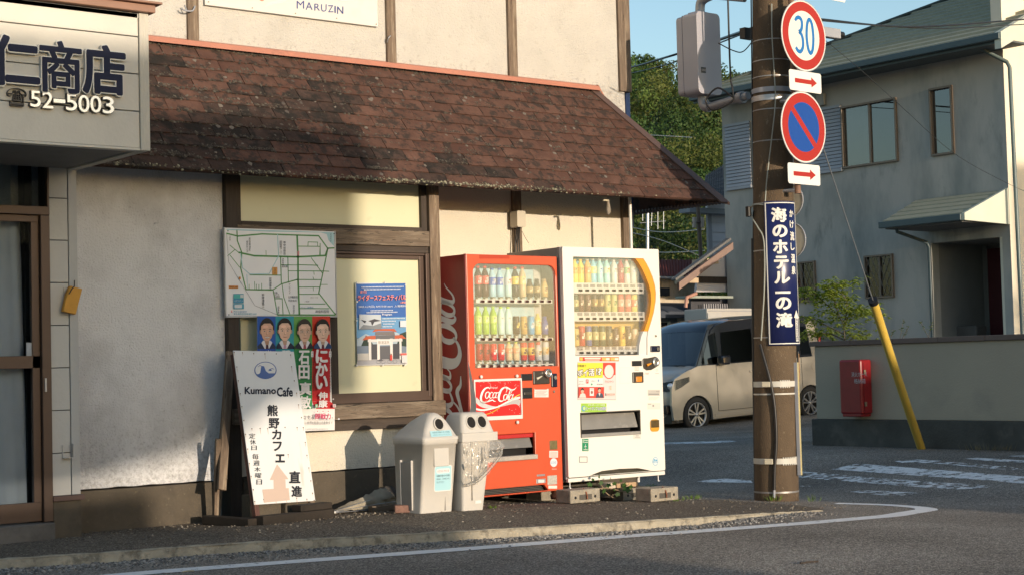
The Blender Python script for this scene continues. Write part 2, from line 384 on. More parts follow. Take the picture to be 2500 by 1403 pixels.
def gz(x, y):
    z = road_z(x, y)-(.1 if x < xk_lim and y > 9.5 else 0)
    if y > 12.5 or x > 14.2:
        t = min(max((max(y-13, x-15))/5, 0), 1); z += t*(-.09+min(max((x-18.5)*.035, 0), .12))
    return z-.004
grid('ground', XS, YS, gz, ASPH)
# raised walk in front of the shops
xk = KP[-1][0]; RE = [(xk, KP[-1][1]), (xk+.12, KP[-1][1]+.12)]+[(p.x, p.y) for p in [GR(a, b, wz) for a, b in ((2010, 1236), (1990, 1229))]]
wlow = {}; wx = [-3, -1]+span(0, xk-.02, .2)
e1 = [(xk+.10, kerb_y(xk)+.08), (xk+.28, kerb_y(xk)+.28), (xk+.42, kerb_y(xk)+.60), (xk+.47, kerb_y(xk)+1.0)]
for a, b in e1: wlow[a] = b; wx.append(a)
v = []; ny_ = 22
for x in wx:
    y0 = wlow[x] if x in wlow else kerb_y(x)
    for j in range(ny_+1): y = y0+(12.5-y0)*(j/ny_)**1.3; v.append((x, y, wz(x, y)))
k = ny_+1
MB().add(v, [(i*k+j, (i+1)*k+j, (i+1)*k+j+1, i*k+j+1) for i in range(len(wx)-1) for j in range(ny_)], True).build('sidewalk', WALK, kind='structure')
# kerb: a rough low concrete lip
random.seed(3)
mb = MB(); secs = []
for x in span(-3, KP[-1][0], .03):
    y = kerb_y(x); w = .085*(1 if x < 7.8 else max(.25, 1-(x-7.8)*.4)); zt = wz(x, y)+.006+.006*noise.noise((x*9, 2, 0)); nx, ny = .38, .925
    zr = road_z(x, y)-.012; j1 = .008*noise.noise((x*14, 5, 1)); j2 = .01*noise.noise((x*11, 9, 1))
    secs.append([(x+nx*.5*w, y+ny*(w+j1), zt-.02), (x+nx*.5*w, y+ny*(w+j1), zt-.003), (x, y+ny*(.012+j2), zt), (x, y+j2, zt-.012), (x, y-.012+j2, zr)])
v = [p for s_ in secs for p in s_]; k = 5
mb.add(v, [(i*k+j, (i+1)*k+j, (i+1)*k+j+1, i*k+j+1) for i in range(len(secs)-1) for j in range(k-1)], False)
mb.build('kerb', mat('kerb concrete', (.36, .32, .245), .95, .25, 8, bump=1.5, bscale=80, spec=.2, spots=[((.13, .115, .09), 12, .5, .14, .8), ((.48, .44, .36), 60, .62, .05, .6)]), kind='structure', recalc=True)
# painted markings
def paint(name, thr):
    if name in MATS: return MATS[name]
    m = mat(name, (.78, .77, .75), .75, .08, 20, spec=.2, bump=.6, bscale=200)
    t = m.node_tree; n = t.nodes; l = t.links; b = n['Principled BSDF']; tc = n['Texture Coordinate']; src = b.inputs['Base Color'].links[0].from_socket
    nz = n.new('ShaderNodeTexNoise'); nz.inputs['Scale'].default_value = 9; nz.inputs['Detail'].default_value = 9; nz.inputs['Roughness'].default_value = .78; l.new(tc.outputs['Object'], nz.inputs[0])
    r = n.new('ShaderNodeMapRange'); r.inputs[1].default_value = thr; r.inputs[2].default_value = thr+.03; l.new(nz.outputs[0], r.inputs[0])
    tr = n.new('ShaderNodeBsdfTransparent'); mx = n.new('ShaderNodeMixShader'); o_ = n['Material Output']
    l.new(r.outputs[0], mx.inputs[0]); l.new(b.outputs[0], mx.inputs[1]); l.new(tr.outputs[0], mx.inputs[2]); l.new(mx.outputs[0], o_.inputs[0])
    return m
P1 = paint('road paint', .60); P2 = paint('worn road paint', .53); P3 = paint('very worn road paint', .475)
cl = [(120, 1424), (300, 1403), (620, 1378), (1000, 1350), (1250, 1331), (1500, 1311), (1750, 1293), (2000, 1274), (2150, 1261), (2215, 1252), (2252, 1246), (2262, 1243.5), (2255, 1240), (2225, 1236.5), (2150, 1231.5), (2040, 1228.5)]
pts = [GR(a, b, gz) for a, b in cl]
pts = [Vector(p) for p in spline([tuple(p) for p in pts], 12)]
mb = MB(); L = []; R = []
for i, p in enumerate(pts):
    d = (pts[min(i+1, len(pts)-1)]-pts[max(i-1, 0)]); d.z = 0; d.normalize(); nn = Vector((-d.y, d.x, 0))
    w = .082+.006*noise.noise((i*.7, 0, 0)); zz = lambda q: gz(q.x, q.y)+.0035
    a = p+nn*w; b = p-nn*(w+.006*noise.noise((i*.9, 4, 0))); L.append((a.x, a.y, zz(a))); R.append((b.x, b.y, zz(b)))
n_ = len(L); mb.add(L+R, [(i, i+1, n_+i+1, n_+i) for i in range(n_-1)])
o = mb.build('edge_line', P1, kind='structure')
if o.data.polygons[0].normal.z < 0: o.data.flip_normals()
zc = lambda x, y: (1300+x/2.0833, 1030+y/2.0833)
stripes = [(P2, [(1520, 240), (1640, 213), (1700, 214), (2600, 285), (2600, 322), (2300, 295), (1900, 268)]),
           (P3, [(1300, 243), (1420, 254), (1700, 280), (2100, 308), (2360, 324), (2290, 338), (2120, 343), (1900, 325), (1620, 303), (1400, 285), (1300, 275)]),
           (P3, [(1590, 352), (1700, 347), (1990, 358), (1880, 374), (1780, 372)]),
           (P2, [(1840, 198), (1960, 190), (2080, 197), (2000, 208), (1880, 207)]),
           (P3, [(2000, 206), (2140, 203), (2420, 228), (2520, 240), (2440, 245), (2200, 224)]),
           (P2, [(2200, 186), (2260, 181), (2560, 198), (2560, 208), (2330, 198)]),
           (P3, [(2280, 228), (2400, 222), (2470, 236), (2400, 240)]), (P2, [(2420, 172), (2600, 165), (2600, 178), (2480, 178)]),
           (P2, [(830, 303), (910, 292), (980, 287), (1110, 297), (1120, 308), (900, 306)]),
           (P3, [(1360, 322), (1430, 325), (1430, 328), (1360, 328)]), (P2, [(640, 105), (900, 97), (1000, 93), (1050, 98), (930, 106), (640, 112)])]
for m_, pl in stripes:
    P = [GR(*zc(a, b), gz) for a, b in pl]; P = [(p.x, p.y, gz(p.x, p.y)+.0035) for p in P]
    cx_ = sum(p[0] for p in P)/len(P); cy_ = sum(p[1] for p in P)/len(P)
    t_ = tessellate_polygon([[Vector((p[0]-cx_, p[1]-cy_, 0)) for p in P]])
    o = MB().add(P, [tuple(t) for t in t_]).build('crossing_stripe' if pl[0][0] != 830 else 'road_marking', m_, kind='structure', recalc=True)
    if o.data.polygons[0].normal.z < 0: o.data.flip_normals()

# ------------------------------------------------------------------ storehouse with mossy lean-to roof
FA = Frame((0, Yw, 0)); fz = FA.z
house = empty('storehouse', (7, Yw, 0)); tag(house, 'old stucco shop building with dark posts and a mossy red shingled lean-to roof', 'building')
inv = Matrix.Translation((-7, -Yw, 0))
def hb(name, m, x0, x1, y0, y1, z0, z1, bevel=0, par=None, label=None):
    o = boxo(name, m, (x0-7, x1-7, y0-Yw, y1-Yw, z0, z1), par or house, bevel, label=label); return o
def jag(x0, x1, z0, z1, y0, y1, m, name, label=None, amp=.006):   # wall panel with a rough lower edge
    n = int((x1-x0)/.04)+1; low = [(x0+(x1-x0)*i/n-7, z0+amp*noise.noise((x0*3+i*.35, 1, 0))) for i in range(n+1)]
    return MB().plate([low+[(x1-7, z1), (x0-7, z1)]], y0-Yw, y1-Yw).build(name, m, house, label=label)
ZB = .262
hb('wall', STUCCO, 3.6, 9.835, Yu+.0, Yu+.25, 2.90, 7.2)
jag(4.05, 5.60, ZB, 2.74, Yw+.001, Yw+.25, STUCCO_DIRTY, 'wall', 'grey grimy stucco wall panel cracked along its foot')
jag(5.60, 7.40, ZB+.01, .62, Yw+.002, Yw+.25, STUCCO_CREAM, 'wall')
jag(7.40, 9.835, ZB+.01, 2.74, Yu+.003, Yu+.25, STUCCO_CREAM, 'wall')
hb('wall', STUCCO_CREAM, 7.37, 7.425, Yw+.101, Yu+.002, ZB, 2.74)
hb('foundation', CONC, 4.1, 5.52, Yw-.012, Yw+.2, -.1, ZB-.012, .006); hb('foundation', CONC, 5.70, 7.42, Yw-.014, Yw+.2, -.1, ZB+.0, .006); hb('foundation', CONC, 7.421, 9.85, Yu-.014, Yu+.2, -.15, ZB+.0, .006)
# posts
def post(x0, x1, z0, z1, dy=.035, m=WOOD, Y=Yw):
    return hb('post', m, x0, x1, Y-dy, Y+.1, z0, z1, .004)
post(5.585, 5.675, -.02, 2.72, .05, WOODDARK); post(7.335, 7.43, .05, 2.72, .055); post(8.515, 8.602, .27, 2.72, .03, WOOD, Yu); post(9.743, 9.842, .25, 2.72, .035, WOOD, Yu)
FU = Frame((0, Yu, 0))
for a, b in ((455, 482), (940, 962), (1236, 1257), (1505, 1529)):
    xa, xb = FU.uv(a, 60)[0], FU.uv(b, 60)[0]
    post(xa, xb if b < 1500 else xb+.02, 3.40, 7.2, .028, WOOD, Yu)
hb('corner_trim', mat('white trim', (.6, .6, .6), .5, .05), 9.864, 9.897, Yu-.02, Yu+.3, 3.49, 7.2)
hb('tiled_edge', mat('blue tile', (.04, .09, .28), .3, .1), 9.864, 9.915, Yu+.02, Yu+.3, 2.2, 3.488)
# lintel, window frames
z_ = lambda px, py: FA.uv(px, py)[1]
zl1, zl0 = z_(1028, 566), z_(1028, 603)
hb('lintel', WOODH, 5.675, 7.335, Yw-.05, Yw+.1, zl0, zl1, .004)
hb('lintel', WOODDARKH, 5.675, 7.335, Yw-.03, Yw+.1, zl0-.05, zl0-.002, .003)
PANE = mat('frosted cream pane', (.60, .58, .40), .30, .04, 1.2, spec=.5, spots=[((.42, .38, .24), 5, .66, .1, .3)])
u0, v0 = FA.uv(573, 546); u1, v1 = FA.uv(1026, 565)
hb('window_pane', PANE, 5.72, u1, Yw+.012, Yw+.02, zl1+.03, 2.70)
for a, b, c_, d in ((5.675, 5.72, zl1, 2.70), (u1, 7.335, zl1, 2.70)): hb('window_frame', WOODDARK, a, b, Yw-.02, Yw+.1, c_+.001, d, .003)
hb('window_frame', WOODDARKH, 5.72, u1, Yw-.022, Yw+.09, zl1+.001, zl1+.03, .003)
gb = z_(960, 955); gt = z_(1000, 634)
hb('window_pane', PANE, 6.50, 7.262, Yw+.010, Yw+.02, gb, gt); hb('window_pane', PANE, 5.72, 6.43, Yw+.016, Yw+.024, gb, gt)
hb('window_frame', BRONZE, 7.262, 7.30, Yw-.012, Yw+.1, gb-.045, gt+.03, .003); hb('window_frame', BRONZE, 7.302, 7.334, Yw-.04, Yw+.1, gb-.045, zl0-.052, .003)
hb('window_frame', BRONZE, 6.43, 7.262, Yw-.012, Yw+.1, gt, gt+.03, .003); hb('window_frame', BRONZE, 5.70, 7.30, Yw-.03, Yw+.1, gt+.031, zl0-.052, .003)
hb('window_frame', WOODDARK, 6.43, 6.50, Yw-.03, Yw+.1, gb-.045, gt, .003)
hb('window_frame', BRONZE, 5.676, 7.332, Yw-.035, Yw+.1, gb-.075, gb-.0, .003)
hb('window_sill', WOODH, 5.60, 7.42, Yw-.095, Yw+.05, gb-.190, gb-.078, .006, label='thick cracked grey wooden beam under the window')
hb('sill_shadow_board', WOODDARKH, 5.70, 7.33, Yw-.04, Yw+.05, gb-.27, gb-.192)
hb('iron_hook', RUST, 7.02, 7.12, Yw-.10, Yw-.07, gb-.3, gb-.28)
# roof
ZE, DE, ZT = 2.377, .77, 3.378; YE = Yu-DE
XL, XR, XT = 4.32, 10.26, 9.50
sl_ = Vector((0, DE, ZT-ZE)); SLEN = sl_.length; sl_.normalize(); RN = Vector((0, -sl_.z, sl_.y))
roof = empty('roof', (0, 0, 0), parent=house)
def hipx(v): return XR+(XT-XR)*v/SLEN      # right limit at distance v up the slope
TILEM = mat('red shingle', (.102, .054, .040), .85, .28, 9, bump=1.3, bscale=40, spec=.2, objvar=.09, rnd=True, spots=[((.07, .034, .025), 2.2, .46, .2, .8), ((.032, .026, .022), 11, .50, .10, .85), ((.17, .15, .125), 26, .66, .06, .6)])
TILED = mat('moss and shade darkened shingle', (.052, .034, .028), .9, .35, 9, bump=1.6, bscale=34, spec=.15, objvar=.2, rnd=True, spots=[((.022, .020, .018), 8, .46, .12, .9), ((.13, .055, .038), 5, .60, .08, .7), ((.19, .18, .15), 26, .66, .06, .6)])  # dark shingle colour holds moss and painted roof shade together
def clip(poly, f):
    out = []
    for i in range(len(poly)):
        a, b = poly[i], poly[(i+1) % len(poly)]; fa, fb = f(a), f(b)
        if fa >= 0: out.append(a)
        if (fa >= 0) != (fb >= 0): t = fa/(fa-fb); out.append((a[0]+(b[0]-a[0])*t, a[1]+(b[1]-a[1])*t))
    return out
# local slope frame: X along, Y up slope, Z out of the slope
RM = Matrix(((1, sl_.x, RN.x, -7), (0, sl_.y, RN.y, YE-Yw), (0, sl_.z, RN.z, ZE), (0, 0, 0, 1)))
NC = 11; hc = SLEN/NC; TW = .285; random.seed(11); slits = []
under = MB(); under.add([(XL, 0, -.012), (XR-.01, 0, -.012), (XT-.01, SLEN, -.012), (XL, SLEN, -.012), (XL, 0, -.03), (XR-.01, 0, -.03), (XT-.01, SLEN, -.03), (XL, SLEN, -.03)], [(0, 1, 2, 3), (7, 6, 5, 4), (0, 4, 5, 1), (1, 5, 6, 2), (2, 6, 7, 3), (3, 7, 4, 0)])
o = under.build('roof_deck', mat('roof felt', (.05, .03, .025), .9), roof, M=RM)
ntile = 0
for r in range(NC):
    x = XL-(.0 if r % 2 else TW*.5)
    while x < XR:
        j = random.uniform(-.006, .006); a = max(x+.002, XL); b = x+TW-.003
        bot = r*hc-.012+j*.8; top = (r+1)*hc+.02
        jz = lambda X, s_: .007*noise.noise((X*16, r*3.1+s_, 0))
        nn_ = 6
        P = [(a+(b-a)*i/nn_, bot+jz(a+(b-a)*i/nn_, 0)) for i in range(nn_+1)]+[(b+.003*random.uniform(-1, 1), top), (a, top)]
        if b-a > .02:
            P = clip(P, lambda p: hipx(max(p[1], 0))-.005-p[0])
            if r == NC-1: P = clip(P, lambda p: SLEN-.005-p[1])
            if len(P) >= 3:
                th = .011+random.uniform(-.002, .003); cx_ = sum(p[0] for p in P)/len(P)
                vs = []; m_ = len(P)
                lift = lambda q: th*(1-(q[1]-bot)/(top-bot))+.001+random.uniform(0, .0015)
                vs = [(p[0]-cx_, p[1]-bot, lift(p)) for p in P]+[(p[0]-cx_, p[1]-bot, -.008) for p in P]
                t_ = tessellate_polygon([[Vector((p[0], p[1], 0)) for p in P]])
                fs = []
                for t in t_:
                    A, B, C_ = [Vector((P[q][0], P[q][1])) for q in t]
                    fs.append(tuple(t) if (B-A).x*(C_-A).y-(B-A).y*(C_-A).x > 0 else tuple(t)[::-1])
                fs += [(i, i+m_, (i+1) % m_+m_, (i+1) % m_) for i in range(m_)]
                dk = .95-.24*(cx_-4.6)-.62*(bot/SLEN)+.9*noise.noise((cx_*.9, bot*2, 5))  # dark shingles likelier at lower left, deepening the roof shade as well as moss
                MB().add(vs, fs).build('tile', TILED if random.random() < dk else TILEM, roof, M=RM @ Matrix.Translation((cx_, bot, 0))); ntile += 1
        x += TW
print('tiles', ntile)
# moss crusts: many small lumps, mostly along the lower edge of each course
random.seed(5); mb = MB()
ico = bmesh.new(); bmesh.ops.create_icosphere(ico, subdivisions=1, radius=1); iv = [v.co.copy() for v in ico.verts]; iff = [tuple(v.index for v in f.verts) for f in ico.faces]; ico.free()
def lump(mb, c, r, fl=.5, c_=None, jit=.35, M=None):
    a = random.uniform(0, 6.3); ca, sa = cos(a), sin(a)
    vs = []
    for v in iv:
        k = r*(1+random.uniform(-jit, jit)); x, y = v.x*k, v.y*k
        vs.append(Vector((c[0]+x*ca-y*sa, c[1]+x*sa+y*ca, c[2]+v.z*k*fl)))
    mb.add(vs, iff, False, c_)
def rosette(mb, X, V, R, zz):
    m_ = random.randint(4, 9)
    for _ in range(m_):
        a = random.uniform(0, 6.3); rr = R*random.uniform(.5, 1.0)
        cc = random.choice([(.055, .045, .035), (.075, .062, .048), (.11, .10, .082)])
        lump(mb, (X+cos(a)*rr*1.5, V+sin(a)*rr*.55, zz), R*random.uniform(.22, .42), .35, cc, .6)
for r in range(NC+1):
    for _ in range(230 if r not in (0, NC) else 90):
        X = random.uniform(XL+.02, XR-.05); V = min(r*hc+abs(random.gauss(0, .02)), SLEN-.03)
        if X > hipx(V)-.04: continue
        if noise.noise((X*1.5, V*2.5, 3)) < -.22 and random.random() < .75: continue
        rosette(mb, X, V, random.uniform(.008, .024), .008)
for _ in range(13000):   # thin crust along joints and course edges
    r = random.randint(0, NC); X = random.uniform(XL+.01, XR-.04); V = min(max(r*hc+random.gauss(0, .006), 0), SLEN-.01)
    if X > hipx(V)-.03: continue
    k_ = (noise.noise((X*2.1, V*3, 8))+.6)
    if random.random() > k_: continue
    lump(mb, (X, V, .008), random.uniform(.004, .0105)*(1.35 if X < 6.8 else 1), .5, random.choice([(.04, .034, .028), (.06, .05, .04), (.085, .075, .06)]), .6)
for _ in range(1500):   # pale lichen tufts at the eave
    X = random.gauss(7.0, .9) if random.random() < .6 else random.uniform(4.6, 9.2)
    lump(mb, (X, random.uniform(-.018, .03)*random.random(), random.uniform(-.006, .014)), random.uniform(.004, .010), .8, random.choice([(.30, .28, .20), (.19, .18, .12), (.11, .10, .07)]), .6)
for _ in range(260):
    X = random.uniform(XL+.02, XR-.1); V = random.uniform(.02, SLEN-.05)
    if X < hipx(V)-.06: lump(mb, (X, V, .008), random.uniform(.009, .020), .10, random.choice([(.15, .13, .11), (.16, .14, .12), (.08, .068, .06)]), .35)
mb.build('moss', printmat(.95, 'moss print'), roof, M=RM, kind='stuff')
# side slope at the right end, hip cap, flashing
mb = MB(); mb.add([(XR, YE, ZE), (XR, Yu+2, ZE), (XT+.02, Yu+2, ZT+.0), (XT, Yu, ZT)], [(0, 1, 2, 3)])
o = mb.build('side_slope', TILEM, roof, M=inv); 
hipd = Vector((XT-XR, Yu-YE, ZT-ZE)); hn = hipd.normalized()
mb = MB(); a = Vector((XR+.02, YE-.03, ZE-.03)); b = Vector((XT, Yu-.003, ZT))
w1 = Vector((-.105, 0, 0)); up_ = RN*.018; dn = Vector((.03, .015, -.01))
for p0, p1 in ((a, b),):
    v = [p0+w1+RN*.004, p0+w1+up_, p0+up_, p0+dn, p1+w1*.8+RN*.004, p1+w1*.8+up_, p1+up_, p1+dn]
    mb.add(v, [(0, 4, 5, 1), (1, 5, 6, 2), (2, 6, 7, 3), (0, 1, 2, 3)])
mb.build('hip_cap', BROWNMETAL, roof, M=inv, recalc=True)
mb = MB()
for x0, x1 in ((3.9, XT+.0),):
    v = [(x0, Yu-.052, ZT-.0), (x0, Yu-.045, ZT+.038), (x0, Yu-.002, ZT+.055), (x1, Yu-.052, ZT-.0), (x1, Yu-.045, ZT+.038), (x1, Yu-.002, ZT+.055), (x0, Yu-.002, ZT-.02), (x1, Yu-.002, ZT-.02)]
    mb.add(v, [(0, 3, 4, 1), (1, 4, 5, 2), (0, 1, 2, 6), (3, 7, 5, 4)])
mb.build('flashing', PAINTMETAL, roof, M=inv, recalc=True)
mb = MB(); c0 = Vector((XT, Yu-.03, ZT+.03)); c1 = Vector((XT+.17, Yu-.03, ZT-.19))
mb.add([c0+Vector((0, 0, .022)), c1+Vector((0, 0, .022)), c1, c0, c0+Vector((0, .028, .03)), c1+Vector((0, .028, .03))], [(3, 2, 1, 0), (0, 1, 5, 4)]); mb.build('flashing', PAINTMETAL, roof, M=inv, recalc=True)
# soffit: dark boards and rafters under the eave, corrugated fringe on the right
hb('rafter', WOODDARK, XL+.05, XR-.05, YE+.035, YE+.075, ZE-.005, ZE+.03, par=roof)
mb = MB()
for i in range(46):
    y = YE+.01+i*.042; mb.tube([(XR-.10-7, y-Yw, ZE-.008), (XR-7, y-Yw, ZE-.018)], .013, 6)
mb.build('corrugated_edge', BROWNMETAL, roof, kind='stuff')
# ------------------------------------------------------------------ shop on the left with its lettered fascia
YS_ = 10.12
shop = empty('shop', (4.3, YS_, 0)); tag(shop, 'shop front with a cream fascia board lettered in dark characters and a brown sliding door', 'shop')
SIDING = mat('cream siding', (.50, .49, .46), .6, .05, 3, bump=.6, bscale=30, spec=.3, spots=[((.36, .34, .31), 1.5, .55, .2, .5)])
def sb(name, m, x0, x1, y0, y1, z0, z1, bevel=0, par=None, label=None): return boxo(name, m, (x0-4.3, x1-4.3, y0-YS_, y1-YS_, z0, z1), par or shop, bevel, label=label)
SX = 4.285   # right end of the shop wall above the walk
xr = PY(193, 900, YS_)[0]; xl = PY(124, 900, YS_)[0]; xg = PY(172, 900, YS_)[0]
zz_ = [ -.02+.255*0 ]
pl0 = PY(160, 1212, YS_)[2]
for i in range(8):
    z0 = pl0+.012+i*.273; sb('siding_panel', SIDING, xl, xg-.006, YS_, YS_+.05, z0, z0+.268, .003)
for i in range(1):
    sb('siding_panel', mat('grey siding', (.42, .42, .41), .6, .05, 3, bump=.6, bscale=30), xg, xr, YS_-.0, YS_+.45, pl0+.012, 2.5, .003)
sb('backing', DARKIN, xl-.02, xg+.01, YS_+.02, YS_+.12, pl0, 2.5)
sb('drip_rail', mat('dark red rail', (.07, .035, .03), .5, .1), xl-.005, xr+.015, YS_-.03, YS_+.45, pl0-.022, pl0+.010, .002)
sb('plinth', CONC, xl-.0, xr-.0, YS_-.012, YS_+.45, -.05, pl0-.024, .006)
sb('plinth', CONC_L if 0 else mat('grey plinth', (.13, .12, .11), .95, .25, 4, bump=1, bscale=50, spots=[((.06, .055, .05), 3, .5, .2, .7)]), 2.2, xl-.005, YS_-.06, YS_+.3, -.06, .085, .01)
# sliding door
d0, d1 = 2.3, xl-.002
zh = PY(60, 503, YS_)[2]; zr = PY(60, 885, YS_)[2]
sb('door_frame', BRONZE, d0, d1, YS_-.02, YS_+.10, zh-.055, zh, .003)
sb('door_frame', BRONZE, PY(101, 900, YS_)[0], d1, YS_-.018, YS_+.10, .09, zh-.056, .003)
sb('door_frame', BRONZE, d0, d1, YS_-.02, YS_+.10, zh+.38, zh+.42, .003); sb('door_frame', BRONZE, PY(112, 450, YS_)[0], d1, YS_-.018, YS_+.1, zh+.001, zh+.379, .003)
dr = empty('door', (0, 0, 0), parent=shop)
dx = PY(101, 900, YS_)[0]-.003; sx_ = PY(97, 900, YS_)[0]
for a, b, c_, d in ((d0, dx, .095, .215), (d0, dx, zr-.035, zr+.045), (d0, dx, zh-.10, zh-.057), (dx-.05, dx, .215, zh-.10)):
    sb('door_stile' if b-a < .1 else 'door_rail', BRONZE, a, b, YS_+.012, YS_+.05, c_, d, .002, par=dr)
SGL = glassmat('shop glass', (.80, .84, .87), .0)
sb('glass', SGL, d0, dx-.05, YS_+.028, YS_+.032, .215, zh-.10, par=dr); sb('glass', SGL, d0, d1-.05, YS_+.028, YS_+.032, zh, zh+.38)
sb('handle', STEEL, dx+.015, dx+.028, YS_-.027, YS_-.018, PY(115, 955, YS_)[2], PY(115, 922, YS_)[2], .002)
sb('sign_sheet', mat('old notice', (.35, .38, .42), .6, .2, 30), PY(68, 850, YS_)[0], PY(101, 850, YS_)[0]-.008, YS_+.022, YS_+.026, PY(80, 868, YS_)[2], PY(80, 835, YS_)[2])
# curtain: folded cloth behind the glass
mb = MB(); n_ = 60; x0c, x1c = 2.3, PY(60, 900, YS_+.12)[0]
vs = []
for j, z in enumerate((.17, 1.0, 2.02)):
    for i in range(n_+1):
        t = i/n_; x = x0c+(x1c-x0c+.06*(1-j*.5))*t; vs.append((x-4.3, .16+.022*sin(t*95+j*.5)+.02*sin(t*31), z))
mb.add(vs, [(j*(n_+1)+i, j*(n_+1)+i+1, (j+1)*(n_+1)+i+1, (j+1)*(n_+1)+i) for j in range(2) for i in range(n_)], True)
mb.build('curtain', mat('white curtain', (.62, .64, .68), .9, .05), shop)
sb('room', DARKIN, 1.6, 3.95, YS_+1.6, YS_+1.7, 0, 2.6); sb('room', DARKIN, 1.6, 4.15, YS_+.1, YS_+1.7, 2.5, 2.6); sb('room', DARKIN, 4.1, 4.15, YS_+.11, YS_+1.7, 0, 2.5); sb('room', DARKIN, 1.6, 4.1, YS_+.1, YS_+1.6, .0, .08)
sb('wall', SIDING, 1.2, xr, YS_+.46, YS_+.6, 2.62, 6)
# fascia
YF = 9.0
fa = empty('fascia', (0, 0, 0), parent=shop); FF = Frame((0, YF, 0))
fx1 = 4.384; fzb = 2.346; ft = FF.uv(365, 36)[1]
fx0 = 1.6; gl = [fzb]+[FF.uv(338, y)[1] for y in (273, 182, 91)]+[ft]
cornx = FF.uv(340, 200)[0]
FASC = mat('cream fascia board', (.60, .57, .50), .55, .05, 2, bump=.35, bscale=40, spec=.35, spots=[((.44, .42, .38), 1.2, .55, .25, .45)])
for i in range(4): sb('fascia_board', FASC, fx0, cornx-.003, YF, YF+.05, gl[i]+.004, gl[i+1]-.002, .003, par=fa)
sb('corner_trim', mat('cracked cream trim', (.52, .49, .42), .7, .08, 8, bump=.8, bscale=30, stretch=(12, 12, 1), spots=[((.12, .11, .10), 22, .66, .04, .8)]), cornx, fx1, YF-.012, YS_-.05, fzb-.01, ft, .002, par=fa)
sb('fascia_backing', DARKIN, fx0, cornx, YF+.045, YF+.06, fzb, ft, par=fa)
sb('bottom_trim', FASC, fx0, cornx-.002, YF-.006, YF+.06, fzb-.012, fzb+.002, .002, par=fa)
sb('soffit', mat('soffit board', (.16, .155, .15), .8, .1), fx0, cornx, YF+.062, YS_-.05, fzb, fzb+.02, par=fa)
sb('top_board', SIDING, fx0, fx1, YF+.0, YS_-.05, ft-.03, ft-.001, par=fa)
capz = FF.uv(365, 12)[1]
sb('cap_flashing', mat('copper brown flashing', (.25, .13, .085), .5, .1, 4), fx0, fx1+.03, YF-.05, YS_, ft+.001, capz-.012, .004, par=fa)
sb('cap_flashing', mat('copper brown flashing', (.25, .13, .085), .5, .1, 4), fx0, fx1+.06, YF-.085, YS_, capz-.011, capz+.003, .003, par=fa)
zf = FF.z(0, 0, 2.5047)
NAVY = mat('navy letter face', (.008, .014, .045), .5, .1, spec=.2); OUTL = mat('white letter edge', (.55, .56, .56), .35, .05, metal=.3)
def letter(ch, x0, y0, x1, y1, m, bold, dep, rim=None, rimb=.03, par=fa, lab=None):
    """raised letter on the fascia; box in sheet pixels of the sign survey; strokes are thickened by overlaying shifted copies"""
    a = zf(x0, y1); b = zf(x1, y0)
    vs, fs, bb = glyph(ch, 0., 4)
    sx = (b[0]-a[0])/(bb[2]-bb[0]); sz = (b[1]-a[1])/(bb[3]-bb[1])
    for mm, bo, yf in ([(rim, bold+rimb, YF-dep)] if rim else [])+[(m, bold, YF-dep-(.004 if rim else 0))]:
        V = []; FF_ = []; K = 12 if bo else 1
        for k in range(K):
            dx_, dz_ = (bo*sx*cos(2*pi*k/K), bo*sx*sin(2*pi*k/K)) if bo else (0, 0); o_ = len(V); yk = yf-.00012*k
            P = [((v[0]-bb[0])*sx+a[0]+dx_, (v[1]-bb[1])*sz+a[1]+dz_) for v in vs]; nv = len(P)
            V += [(p[0]-4.3, yk-YS_, p[1]) for p in P]+[(p[0]-4.3, YF-YS_+.0005, p[1]) for p in P]; ed = {}; F = []
            for q in fs:
                A, B, C_ = P[q[0]], P[q[1]], P[q[2]]
                if (B[0]-A[0])*(C_[1]-A[1])-(B[1]-A[1])*(C_[0]-A[0]) < 0: q = q[::-1]
                F.append(q)
                for i in range(len(q)): e = (q[i], q[(i+1) % len(q)]); ed[e] = 1
            F += [(e[0], e[0]+nv, e[1]+nv, e[1]) for e in ed if (e[1], e[0]) not in ed]
            FF_ += [tuple(i+o_ for i in q) for q in F]
        MB().add(V, FF_).build('letter' if mm is m or not rim else 'letter_rim', mm, par)
letter('仁', -65, 250, 220, 512, NAVY, .032, .03, OUTL, .022)
letter('商', 236, 276, 480, 560, NAVY, .020, .03, OUTL, .020)
letter('店', 500, 304, 745, 568, NAVY, .032, .03, OUTL, .022)
CHR = mat('polished steel letter', (.62, .62, .63), .25, .05, metal=.85)
letter('☎', 38, 548, 155, 650, mat('black phone letter', (.015, .015, .02), .4, .1), 0, .02)
CHF = mat('dark letter side', (.02, .02, .022), .35, .1)
for ch, a, b, y0, y1 in (('5', 176, 236, 564, 656), ('2', 250, 312, 570, 664), ('-', 318, 386, 616, 630), ('5', 394, 458, 582, 678), ('0', 470, 534, 590, 688), ('0', 542, 606, 594, 690), ('3', 618, 684, 601, 696)):
    letter(ch, a, y0, b, y1, CHR, .006, .022, CHF, .020)
